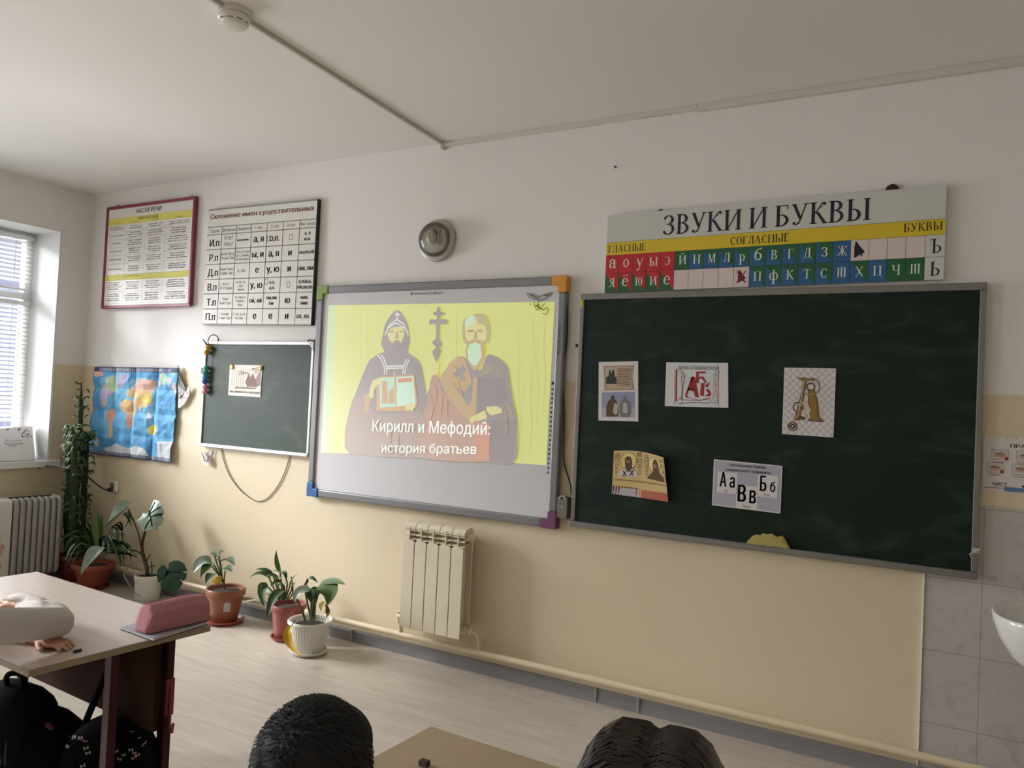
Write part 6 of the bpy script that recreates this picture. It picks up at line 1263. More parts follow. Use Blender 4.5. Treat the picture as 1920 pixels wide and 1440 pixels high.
mb = MB(); OUT = [(1.4707, -0.28, 0.2665), (1.4772, -0.28, 0.3114), (1.5166, -0.28, 0.3339), (1.5901, -0.29, 0.3457), (1.6493, -0.3, 0.3357), (1.6895, -0.31, 0.3068), (1.6953, -0.31, 0.2978), (1.588, -0.3, 0.285), (1.6934, -0.31, 0.2843), (1.7015, -0.32, 0.2577), (1.6913, -0.33, 0.2382), (1.5937, -0.31, 0.2529), (1.6998, -0.34, 0.2314), (1.6812, -0.35, 0.1944), (1.6467, -0.36, 0.1679), (1.5863, -0.36, 0.1681), (1.5343, -0.36, 0.1796), (1.4943, -0.35, 0.1882), (1.5064, -0.32, 0.2348), (1.4782, -0.35, 0.1957), (1.432, -0.33, 0.232), (1.412, -0.31, 0.2662), (1.4277, -0.3, 0.2906), (1.4558, -0.29, 0.293)]
big_leaf(OUT, [(1.5218, -0.31, 0.2588)][0], L_DEEP, mb, 0.015); mb.build('leaf', t, smooth=True, label='dark split leaf hanging low beside the bucket')

# 4 syngonium in the brown pot on a saucer
c4 = (1.93, -0.205)
t = thing('syngonium', (c4[0], c4[1], 0), 'leafy young plant in an orange brown pot with a sticker', 'plant')
pot4 = pot(t, (c4[0], c4[1], 0.014), 0.112, 0.20, (136, 82, 56), 'orange_brown_pot', rimh=0.045, base=0.68, saucer=((150, 62, 50), 0.118, 0.024), soilz=0.02, rim=1.06)
mb = MB(); RG = ((340, 980), 5.333)
for q_ in [[(1.9128, -0.2, 0.1844), (1.9026, -0.2, 0.2325), (1.845, -0.2, 0.3237), (1.8025, -0.2, 0.3931)], [(1.9105, -0.2, 0.1902), (1.8756, -0.2, 0.2845), (1.8463, -0.2, 0.3991)], [(1.9067, -0.2, 0.2145), (1.9276, -0.22, 0.2709), (1.9326, -0.22, 0.3211)], [(1.8981, -0.2, 0.2318), (1.8608, -0.22, 0.3106), (1.8351, -0.24, 0.3598)], [(1.8876, -0.2, 0.2489), (1.8722, -0.2, 0.3277), (1.8323, -0.18, 0.3564)], [(1.9021, -0.2, 0.2387), (1.8757, -0.24, 0.3098), (1.8513, -0.26, 0.3467)], [(1.8232, -0.18, 0.3552), (1.8631, -0.18, 0.3733), (1.89, -0.18, 0.3802)]]: mb.tube(catmull(q_, 5), 0.0045, L_GSTEM, 6)
mb.tube(catmull([(1.9128, -0.2, 0.1844), (1.9031, -0.2, 0.2264), (1.8611, -0.2, 0.2948)], 5), 0.007, L_STEM, 7)
mb.build('stem', t, smooth=True)
mb = MB()
for (q_, w, m_) in zip([[(1.8303, -0.24, 0.3623), (1.7955, -0.3, 0.3945), (1.8131, -0.36, 0.3143)], [(1.8351, -0.24, 0.3598), (1.8624, -0.3, 0.3607), (1.8592, -0.34, 0.2812)], [(1.8497, -0.24, 0.2936), (1.8705, -0.28, 0.2972), (1.8823, -0.32, 0.2508)], [(1.7873, -0.2, 0.4099), (1.8337, -0.22, 0.419), (1.8794, -0.24, 0.4002)], [(1.8426, -0.2, 0.4111), (1.8642, -0.2, 0.4266), (1.8571, -0.18, 0.4259)], [(1.89, -0.18, 0.3802), (1.9568, -0.2, 0.4019), (2.034, -0.24, 0.3698)], [(1.9267, -0.22, 0.3388), (1.9889, -0.24, 0.3572), (2.0403, -0.26, 0.3374)], [(1.8053, -0.2, 0.3588), (1.8322, -0.2, 0.3689), (1.8593, -0.2, 0.3746)]], (.085, .07, .06, .045, .03, .05, .05, .03), (L_GREY, L_MID, L_DARK, L_DARK, L_MID, L_DARK, L_DARK, L_MID)): leaf(mb, *q_, w, m_, 10, .3, .6)
leaf(mb, *[(1.8785, -0.24, 0.2762), (1.9108, -0.26, 0.2629), (1.9278, -0.25, 0.2392)], 0.06, L_YEL, 8, .2, .8)
mb.build('foliage', t, smooth=True)
# sticker on the pot
def onpot(c, ang, z, r): return (c[0] + r * math.sin(ang), c[1] - r * math.cos(ang), z)
mb = MB(); V = []; A0 = 0.98
for k in range(7):
    a = A0 - 0.2 + 0.4 * k / 6; zt = 0.135 + 0.014 * math.sin(math.pi * min(1, (k + .6) / 6)); V += [onpot(c4, a, 0.088, 0.0978), onpot(c4, a, zt, 0.1065)]
mb.add(V, [(2 * k, 2 * k + 2, 2 * k + 3, 2 * k + 1) for k in range(6)], mat('silver_sticker', (170, 170, 160), 0.3, var=0.15, scale=60)); mb.build('sticker', pot4, label='pale sticker')

# 5 peace lily in the red brown pot
c5 = (2.468, -0.208)
t = thing('peace_lily', (c5[0], c5[1], 0), 'bushy long stemmed plant in a dusty red pot behind the white pot', 'plant')
pot(t, (c5[0], c5[1], 0.012), 0.098, 0.195, (142, 72, 68), 'dusty_red_pot', rimh=0.03, base=0.74, saucer=((140, 56, 52), 0.092, 0.022))
mb = MB(); TI = [[(2.3998, -0.22, 0.2189), (2.3726, -0.26, 0.3219), (2.3749, -0.28, 0.355)], [(2.4119, -0.22, 0.2209), (2.3747, -0.24, 0.3422), (2.3607, -0.24, 0.3637)], [(2.42, -0.22, 0.2223), (2.36, -0.2, 0.3093), (2.341, -0.2, 0.3421)], [(2.428, -0.22, 0.2236), (2.4127, -0.22, 0.321), (2.3958, -0.22, 0.3832)], [(2.436, -0.22, 0.2249), (2.4417, -0.24, 0.3173), (2.4193, -0.26, 0.3524)], [(2.4441, -0.22, 0.2262), (2.4418, -0.2, 0.3102), (2.4134, -0.2, 0.3648)], [(2.4521, -0.22, 0.2276), (2.4591, -0.2, 0.2953), (2.465, -0.2, 0.3255)], [(2.4283, -0.24, 0.2246), (2.4342, -0.3, 0.2807), (2.4251, -0.34, 0.3212)], [(2.4523, -0.24, 0.2286), (2.502, -0.32, 0.2953), (2.5113, -0.36, 0.3044)], [(2.4602, -0.22, 0.226), (2.4763, -0.2, 0.2804), (2.4786, -0.2, 0.3042)], [(2.4441, -0.22, 0.2262), (2.4394, -0.22, 0.2899), (2.4328, -0.24, 0.3277)], [(2.4682, -0.22, 0.2273), (2.4891, -0.2, 0.2707), (2.4507, -0.18, 0.3552)]]
for q_ in TI: mb.tube(catmull(q_, 4), 0.0045, L_GSTEM, 6)
mb.build('stem', t, smooth=True)
mb = MB()
for (q_, w, m_) in zip([[(2.3832, -0.28, 0.3533), (2.34, -0.32, 0.4089), (2.2974, -0.36, 0.3541)], [(2.3612, -0.24, 0.3578), (2.3171, -0.26, 0.4018), (2.2567, -0.28, 0.3844)], [(2.3958, -0.22, 0.3832), (2.3553, -0.22, 0.4306), (2.3597, -0.22, 0.5052)], [(2.4233, -0.26, 0.353), (2.4096, -0.3, 0.3927), (2.3841, -0.32, 0.3661)], [(2.3923, -0.2, 0.3735), (2.3461, -0.2, 0.3845), (2.3016, -0.2, 0.3672)], [(2.3882, -0.2, 0.3729), (2.4201, -0.2, 0.3835), (2.4358, -0.2, 0.3475)], [(2.4368, -0.24, 0.3283), (2.4325, -0.28, 0.3463), (2.4283, -0.32, 0.3181)], [(2.4291, -0.34, 0.3218), (2.38, -0.36, 0.3465), (2.4227, -0.4, 0.3033)], [(2.4251, -0.34, 0.3212), (2.4171, -0.4, 0.3251), (2.5143, -0.44, 0.2419)], [(2.5202, -0.3, 0.306), (2.5212, -0.4, 0.3135), (2.5632, -0.46, 0.188)], [(2.4658, -0.2, 0.3139), (2.4713, -0.2, 0.35), (2.5208, -0.2, 0.3867)], [(2.4751, -0.2, 0.2978), (2.4893, -0.2, 0.3234), (2.5127, -0.2, 0.3329)], [(2.3597, -0.3, 0.2978), (2.4406, -0.36, 0.293), (2.5062, -0.38, 0.2847)], [(2.374, -0.24, 0.3509), (2.418, -0.26, 0.3697), (2.4715, -0.28, 0.3638)], [(2.3617, -0.2, 0.2859), (2.3925, -0.2, 0.3143), (2.447, -0.22, 0.297)]], (.032, .03, .028, .032, .024, .028, .036, .034, .052, .058, .016, .016, .034, .022, .028), (L_MID, L_DARK, L_LIGHT, L_MID, L_MID, L_DARK, L_MID, L_DARK, L_DARK, L_DARK, L_MID, L_MID, L_STRIPE, L_MID, L_MID)): leaf(mb, *q_, w, m_, 12, .35, .55)
for q_ in [[(2.4151, -0.3, 0.2111), (2.3003, -0.34, 0.2435), (2.243, -0.36, 0.1972)], [(2.3899, -0.3, 0.2214), (2.3491, -0.34, 0.2514), (2.2755, -0.36, 0.2084)]]: leaf(mb, *q_, 0.012, L_STRIPE, 8, .3, .4)
mb.build('foliage', t, smooth=True)

# 6 white ribbed pot
c6 = (2.745, -0.315)
t = thing('houseplant', (c6[0], c6[1], 0), 'drooping broad leaved plant in a ribbed white pot', 'plant')
pot(t, (c6[0], c6[1], 0.012), 0.112, 0.175, (220, 217, 208), 'ribbed_white_pot', rimh=0.02, base=0.72, ribs=36, saucer=((214, 208, 196), 0.104, 0.022), soilz=0.03, rim=1.1)
mb = MB()
for q_ in [[(2.7833, -0.34, 0.1899), (2.7837, -0.34, 0.2892), (2.7793, -0.33, 0.3749)], [(2.798, -0.34, 0.1925), (2.7891, -0.33, 0.2881), (2.7962, -0.32, 0.3702)], [(2.7685, -0.34, 0.1873), (2.7697, -0.34, 0.2758), (2.7651, -0.34, 0.3413)], [(2.7315, -0.34, 0.1807), (2.7161, -0.36, 0.2487), (2.6858, -0.38, 0.314)], [(2.7906, -0.34, 0.1912), (2.8042, -0.34, 0.3146), (2.8689, -0.36, 0.3944)], [(2.7666, -0.33, 0.1848), (2.6817, -0.3, 0.3317), (2.6769, -0.28, 0.395)], [(2.7759, -0.34, 0.1886), (2.788, -0.35, 0.2589), (2.8131, -0.36, 0.3528)]]: mb.tube(catmull(q_, 5), 0.006, L_GSTEM, 7)
mb.build('stem', t, smooth=True)
mb = MB()
for (q_, w, m_) in zip([[(2.7958, -0.32, 0.3757), (2.9053, -0.34, 0.44), (3.0411, -0.38, 0.4357)], [(2.8537, -0.36, 0.4029), (2.9899, -0.4, 0.4206), (2.9767, -0.44, 0.3254)], [(2.8252, -0.34, 0.3839), (2.8643, -0.34, 0.401), (2.9063, -0.34, 0.3205)], [(2.6844, -0.28, 0.3961), (2.7021, -0.28, 0.4157), (2.7536, -0.28, 0.3842)], [(2.7945, -0.38, 0.3645), (2.7283, -0.42, 0.3832), (2.7587, -0.46, 0.3089)], [(2.775, -0.36, 0.3687), (2.7961, -0.38, 0.3429), (2.8064, -0.38, 0.3009)], [(2.783, -0.33, 0.3755), (2.7965, -0.35, 0.3483), (2.8275, -0.36, 0.3059)], [(2.6815, -0.28, 0.3844), (2.6793, -0.3, 0.3651), (2.6775, -0.3, 0.3366)]], (.06, .1, .09, .025, .055, .045, .05, .02), (L_MID, L_MID, L_LIGHT, L_DARK, L_GREY, L_DARK, L_MID, L_STEM)): leaf(mb, *q_, w, m_, 12, .3, .6)
leaf(mb, *[(2.9313, -0.4, 0.2401), (2.9822, -0.42, 0.2852), (2.9439, -0.42, 0.3265)], 0.03, leafmat('withered_leaf', (104, 84, 44)), 8, .3, .7); leaf(mb, *[(2.8559, -0.36, 0.2671), (2.8684, -0.36, 0.2964), (2.9073, -0.38, 0.3178)], 0.05, leafmat('olive_leaf', (150, 130, 60)), 8, .3, .7)
mb.build('foliage', t, smooth=True)
mb = MB(); leaf(mb, *[(2.7493, -0.46, 0.1831), (2.6966, -0.49, 0.0994), (2.8869, -0.52, 0.0643)], 0.05, L_YEL, 12, .4, .5); mb.tube([(2.7536, -0.44, 0.2065), (2.7593, -0.46, 0.1984), (2.7481, -0.46, 0.1802)], 0.003, L_STEM, 6); mb.build('leaf', t, smooth=True, label='yellow leaf hanging to the floor')

# ------------------------------------------------------------------ school desks
M_TOP = mat('pale_wood_laminate', (201, 187, 175), 0.24, var=0.07, scale=5, stretch=(1, 9, 1)); M_EDGE = mat('beige_desk_edge', (150, 132, 104), 0.5); M_MAROON = mat('maroon_steel', (56, 16, 19), 0.45, 0.0, var=0.06, spec=0.25); M_BROWN = mat('dark_brown_panel', (46, 24, 12), 0.8, spec=0.1, var=0.15, scale=5, stretch=(1, 1, 7)); M_TOP2 = mat('oak_laminate', (176, 154, 124), 0.4, var=0.1, scale=5, stretch=(1, 9, 1))
def desk(cx, cy, w, d, rot, z, label, top):
    x0, x1, y0, y1 = cx - w / 2, cx + w / 2, cy - d / 2, cy + d / 2
    t = thing('school_desk', (cx, cy, 0), label, 'desk'); t.rotation_euler.z = math.radians(rot)
    MB().box(x0 + .002, x1 - .002, y0 + .002, y1 - .002, z - .02, z, top).build('desk_top', t, bevel=0.002)
    mb = MB(); mb.box(x0, x1, y0, y0 + .002, z - .0205, z - .001, M_EDGE).box(x0, x1, y1 - .002, y1, z - .0205, z - .001, M_EDGE).box(x0, x0 + .002, y0 + .002, y1 - .002, z - .0205, z - .001, M_EDGE).box(x1 - .002, x1, y0 + .002, y1 - .002, z - .0205, z - .001, M_EDGE); mb.build('edge_band', t)
    MB().box(x0 + .05, x1 - .055, y1 - .155, y1 - .139, z - .32, z - .021, M_BROWN).build('modesty_panel', t)
    for xs in (x0 + .06, x1 - .14):
        MB().box(xs, xs + .04, y0 + .1, y1 - .04, z - .05, z - .0205, M_MAROON).build('top_rail', t, bevel=0.003)
        for yl in (y1 - .278, y1 - .085): MB().box(xs, xs + .04, yl, yl + .028, .045, z - .05, M_MAROON).build('leg', t, bevel=0.004)
        MB().box(xs, xs + .04, y0 + .06, y1 - .03, 0.0, .045, M_MAROON).build('foot', t, bevel=0.006)
    mb = MB(); mb.box(x1 - .1, x1 - .09, y1 - .09, y1 - .06, z - .30, z - .18, mat('red_hook_plate', (120, 34, 44), 0.4)); mb.tube([(x1 - .092, y1 - .075, z - .2), (x1 - .085, y1 - .075, z - .34), (x1 - .07, y1 - .075, z - .35), (x1 - .066, y1 - .075, z - .32)], 0.005, mat('red_hook_plate', (120, 34, 44)), 8); mb.build('bag_hook', t)
    return t
DZ = 0.66
desk(3.116, -2.062, 1.14, 0.575, -3.4, DZ, 'pale school desk with maroon legs and a pink case on it', M_TOP)
desk(5.325, -2.345, 1.14, 0.575, -2.0, DZ, 'oak school desk at the bottom in front of the dark haired boy', M_TOP2)

# notebook with the pink case
t = thing('notebook', (3.612, -1.9, DZ), 'closed notebook with a dark cover under the pink pencil case', 'notebook')
nb = [(3.530, -2.020), (3.713, -2.034), (3.694, -1.812), (3.518, -1.79)]
def slab(P, z0, z1, m):
    n = len(P); return MB().add([(p[0], p[1], z0) for p in P] + [(p[0], p[1], z1) for p in P], [tuple(range(n))[::-1], tuple(range(n, 2 * n))] + [(i, (i + 1) % n, n + (i + 1) % n, n + i) for i in range(n)], m)
slab(nb, DZ + .0005, DZ + .0025, mat('dark_cover', (52, 50, 56), 0.5)).build('cover', t)
cx_, cy_ = 3.617, -1.91; slab([(cx_ + (p[0] - cx_) * .965, cy_ + (p[1] - cy_) * .965) for p in nb], DZ + .0025, DZ + .009, M_PAPER).build('pages', t)
slab([(cx_ + (p[0] - cx_) * .985, cy_ + (p[1] - cy_) * .985) for p in nb], DZ + .009, DZ + .0105, mat('lilac_cover', (166, 160, 172), 0.5)).build('front_cover', t, label='pale upper cover')
t = thing('pencil_case', (3.64, -1.9, DZ + .0105), 'pink faceted pencil case lying on the notebook', 'pencil case')
M_PINK = mat('dusty_pink_plush', (176, 118, 124), 0.85, var=0.08, scale=7, bump=0.15)
z0 = DZ + .011; A_ = Vector((3.606, -2.024, z0)); D_ = Vector((0.014, 0.225, 0)); W_ = Vector((0.09, -0.004, 0))
mb = MB(); secs = [(0.0, .6, .70), (0.07, .96, 1.0), (0.45, 1.0, 1.02), (0.8, 1.0, 1.05), (1.0, .9, 0.95)]; V = []
for s_, w, h in secs:
    c = A_ + D_ * s_ + W_ * .3; hw = W_ * .5 * w; H = 0.086 * h
    for (a, b_) in ((-1, 0.02), (-1.08, .35), (-.72, .82), (-.2, 1.0), (.5, .96), (1.0, .72), (1.08, .3), (1, 0.02)): V.append(c + hw * a + Vector((0, -0.0 if s_ else .012 * b_, H * b_)))
F = [(i * 8 + k, i * 8 + (k + 1) % 8, (i + 1) * 8 + (k + 1) % 8, (i + 1) * 8 + k) for i in range(len(secs) - 1) for k in range(8)] + [tuple(range(8))[::-1], tuple(32 + k for k in range(8))]
mb.add(V, F, M_PINK); mb.build('body', t, bevel=0.006)
mb = MB(); mb.tube([A_ + D_ * .07 + W_ * .3 + Vector((0, 0, .0885)), A_ + D_ * .8 + W_ * .3 + Vector((0, 0, .0925))], 0.0016, mat('pink_zip', (150, 84, 94), 0.5), 6); mb.build('zip', t)
P = [(3.6282, -2.2333, 0.664), (3.6287, -2.2144, 0.664)]
mb = MB().tube([P[0], tuple(Vector(P[0]).lerp(Vector(P[1]), 1.2))], 0.0045, mat('dark_stub', (50, 40, 38), 0.5), 8); tag(mb.build('pencil_stub'), 'short dark pencil stub on the pale desk near the sleeve', 'pencil')
mb = MB().box(4.862, 4.884, -2.222, -2.206, DZ, DZ + .012, mat('brown_rubber', (66, 46, 34), 0.7)); tag(mb.build('eraser', bevel=0.002), 'small dark brown eraser on the oak desk', 'eraser')

# ------------------------------------------------------------------ bags
M_NVY = mat('black_navy_nylon', (15, 18, 26), 0.85, spec=0.15, var=0.2, scale=14, bump=0.3); M_BLK = mat('black_nylon', (8, 8, 9), 0.9, spec=0.12, var=0.2, scale=14, bump=0.3)
def bag_shell(c, w, d, h, rot, m, topr=0.5, ex=2.2):
    c = Vector(c); R_ = Matrix.Rotation(rot, 3, 'Z'); V = []; n = 24; K = 12
    for i in range(K + 1):
        s_ = i / K; z = h * s_; k = 1.0 if s_ < .55 else max(0.04, (1 - ((s_ - .55) / .45) ** ex)) ** topr
        k *= 0.9 + 0.1 * min(1, s_ * 6)
        for j in range(n):
            a = 2 * math.pi * j / n; ca, sa = math.cos(a), math.sin(a)
            p = Vector((w / 2 * k * math.copysign(abs(ca) ** .6, ca), d / 2 * (0.6 + .4 * k) * math.copysign(abs(sa) ** .6, sa), z)); p += Vector((noise.noise(p * 9), noise.noise(p * 9 + Vector((5, 0, 0))), 0)) * .012
            V.append(c + R_ @ p)
    F = [(i * n + j, i * n + (j + 1) % n, (i + 1) * n + (j + 1) % n, (i + 1) * n + j) for i in range(K) for j in range(n)] + [tuple(range(n))[::-1], tuple(K * n + j for j in range(n))]
    return MB().add(V, F, m), (lambda x, y, z: tuple(c + R_ @ Vector((x, y, z))))
BX, BY = 3.42, -2.20
# dark backpack standing under the desk at the left edge
t = thing('backpack', (3.10, -2.17, 0), 'plain black and navy backpack under the left desk', 'backpack', )
mb, at = bag_shell((3.185, -2.125, 0.0), 0.42, 0.2, 0.37, 0.5, M_BLK, 0.5, 3.5); mb.build('body', t, smooth=True, angle=80)
mb, at = bag_shell((3.125, -2.165, 0.13), 0.33, 0.22, 0.305, 0.5, M_NVY, 0.5, 4.0); flap = mb.build('front_flap', t, smooth=True, angle=80)
mb = MB(); mb.tube(catmull([at(.02, .02, .285), at(.022, .0, .335), at(.045, 0, .35), at(.075, 0, .34), at(.08, .01, .275)], 5), 0.009, M_BLK, 7); mb.build('grab_handle', t, smooth=True)
mb = MB(); MST = mat('grey_stripe', (72, 72, 72), 0.6)
for k in range(3): mb.tube(catmull([at(.075 + k * .014, -.108, .10), at(.073 + k * .014, -.104, .17), at(.07 + k * .013, -.088, .235)], 4), 0.0022, MST, 5)
mb.build('stripe', flap)
mb = MB(); mb.tube([at(.165, -.05, .2), at(.20, -.05, .205), at(.215, -.05, .195)], [.007, .011, .008], mat('maroon_tab', (92, 30, 36), 0.6), 6); mb.build('pull_tab', flap)
# backpack with the butterfly print
BF = (3.465, -1.985, 0.0)
t = thing('backpack', BF, 'black backpack with small pale butterflies hanging behind the maroon desk leg', 'backpack')
mb, at = bag_shell(BF, 0.30, 0.17, 0.355, 0.5, M_BLK, 0.42); mb.build('body', t, smooth=True, angle=80)
mb, at2 = bag_shell((3.475, -2.015, 0.0), 0.23, 0.17, 0.22, 0.5, M_BLK, 0.4); mb.build('front_pocket', t, smooth=True, angle=80)
mb = MB(); mb.tube([at(-.10, .0, .30), at(-.075, .0, .37), at(-.05, .0, .44), (3.43, -1.965, 0.55), (3.45, -1.97, 0.635)], 0.011, M_BLK, 8); mb.build('strap', t, smooth=True)
mb = MB(); MBW = mat('pale_butterfly', (168, 156, 156), 0.7); MBP = mat('pink_butterfly', (170, 110, 128), 0.7); rng = random.Random(5)
dp = bpy.context.evaluated_depsgraph_get()
def bag_surface(c, w, d, h, rot, a, z, topr):
    s_ = z / h; k = 1.0 if s_ < .55 else max(0.04, (1 - ((s_ - .55) / .45) ** 2.2)) ** topr; k *= 0.9 + 0.1 * min(1, s_ * 6); ca, sa = math.cos(a), math.sin(a)
    p = Vector((w / 2 * k * math.copysign(abs(ca) ** .6, ca), d / 2 * (0.6 + .4 * k) * math.copysign(abs(sa) ** .6, sa), z)); p += Vector((noise.noise(p * 9), noise.noise(p * 9 + Vector((5, 0, 0))), 0)) * .012
    return Vector(c) + Matrix.Rotation(rot, 3, 'Z') @ p
for k in range(46):
    a = rng.uniform(-2.9, 0.5); z = rng.uniform(.06, .33); f = lambda da, dz: bag_surface(BF, .30, .17, .355, .5, a + da, z + dz, .42)
    p = f(0, 0); e1 = f(.06, 0) - p; e2 = f(0, .01) - p
    if e1.length < 1e-6: continue
    e1.normalize(); e2.normalize(); nr = e1.cross(e2).normalized(); nr = nr if nr.dot(p - Vector((BF[0], BF[1], p.z))) > 0 else -nr; q_ = p + nr * .004; s_ = rng.uniform(.005, .008); r_ = rng.uniform(-.6, .6); u_ = e1 * math.cos(r_) + e2 * math.sin(r_); v_ = e2 * math.cos(r_) - e1 * math.sin(r_); m_ = MBP if k % 11 == 0 else MBW
    mb.poly([q_, q_ + u_ * s_ + v_ * s_ * .9, q_ + u_ * s_ * 1.1, q_ + u_ * s_ * .7 - v_ * s_ * .8], m_); mb.poly([q_, q_ - u_ * s_ + v_ * s_ * .9, q_ - u_ * s_ * 1.1, q_ - u_ * s_ * .7 - v_ * s_ * .8], m_)
for k in range(14):
    a = rng.uniform(-2.6, -0.3); z = rng.uniform(.04, .18); c2_ = (3.475, -2.015, 0.0); f = lambda da, dz: bag_surface(c2_, .23, .17, .22, .5, a + da, z + dz, .4)
    p = f(0, 0); e1 = (f(.06, 0) - p).normalized(); e2 = (f(0, .01) - p).normalized(); nr = e1.cross(e2).normalized(); nr = nr if nr.dot(p - Vector((c2_[0], c2_[1], p.z))) > 0 else -nr; q_ = p + nr * .004; s_ = rng.uniform(.005, .008)
    mb.poly([q_, q_ + e1 * s_ + e2 * s_ * .9, q_ + e1 * s_ * 1.1, q_ + e1 * s_ * .7 - e2 * s_ * .8], MBW); mb.poly([q_, q_ - e1 * s_ + e2 * s_ * .9, q_ - e1 * s_ * 1.1, q_ - e1 * s_ * .7 - e2 * s_ * .8], MBW)
mb.build('butterfly_print', t)

# ------------------------------------------------------------------ chairs
def chair(x, y, label):
    t = thing('school_chair', (x, y, 0), label, 'chair', 'school chairs'); mw = M_TOP2
    MB().box(x - .17, x + .17, y - .18, y + .15, .335, .35, mw).build('seat', t, bevel=0.005)
    MB().box(x - .17, x + .17, y - .215, y - .203, .52, .66, mw).build('backrest', t, bevel=0.005)
    for sx in (-.16, .16):
        for sy in (-.17, .13): MB().tube([(x + sx, y + sy, 0), (x + sx, y + sy, .335)], .011, M_MAROON, 8).build('leg', t, smooth=True)
        MB().tube([(x + sx, y - .17, .33), (x + sx, y - .205, .66)], .011, M_MAROON, 8).build('back_post', t, smooth=True)

# ------------------------------------------------------------------ people
M_HAIRB = mat('black_hair', (12, 11, 12), 0.7, var=0.3, scale=30, stretch=(1, 1, .2)); M_HAIRG = mat('brown_hair', (46, 34, 28), 0.4, var=0.35, scale=40, stretch=(1, 1, .1))
M_SKIN = mat('child_skin', (196, 146, 122), 0.55, var=0.04); M_LIP = mat('lips', (170, 96, 90), 0.5); M_EYEW = mat('eye_white', (225, 222, 216), 0.2); M_IRIS = mat('dark_iris', (40, 26, 20), 0.15)
M_BLOUSE = mat('white_blouse', (196, 190, 182), 0.8, var=0.05, scale=9, bump=0.25); M_HOOD = mat('dark_blue_hoodie', (32, 36, 48), 0.85, var=0.1, scale=12, bump=0.2); M_JEANS = mat('dark_trousers', (36, 38, 46), 0.85, var=0.1); M_SHOE = mat('dark_shoe', (34, 32, 32), 0.6); M_VEST = mat('grey_school_vest', (92, 92, 98), 0.85, var=0.06)
def fused(mb, name, parent, voxel=0.007, paint=None, smooth_it=6):
    o = mb.build(name, parent, smooth=True)
    r = o.modifiers.new('fuse', 'REMESH'); r.mode = 'VOXEL'; r.voxel_size = voxel
    s_ = o.modifiers.new('soft', 'SMOOTH'); s_.iterations = smooth_it; s_.factor = .5
    bpy.context.view_layer.update(); me = bpy.data.meshes.new_from_object(o.evaluated_get(bpy.context.evaluated_depsgraph_get())); me.name = name
    ms = list(o.data.materials); o.modifiers.clear(); old = o.data; o.data = me; bpy.data.meshes.remove(old)
    me.materials.clear()
    for m in ms: me.materials.append(m)
    off = parent_world(parent)
    if paint:
        for m in paint[0]: me.materials.append(m)
        for p in me.polygons: p.material_index = paint[1](Vector(p.center) + off)
    else:
        for p in me.polygons: p.material_index = 0
    me.polygons.foreach_set('use_smooth', [True] * len(me.polygons))
    return o
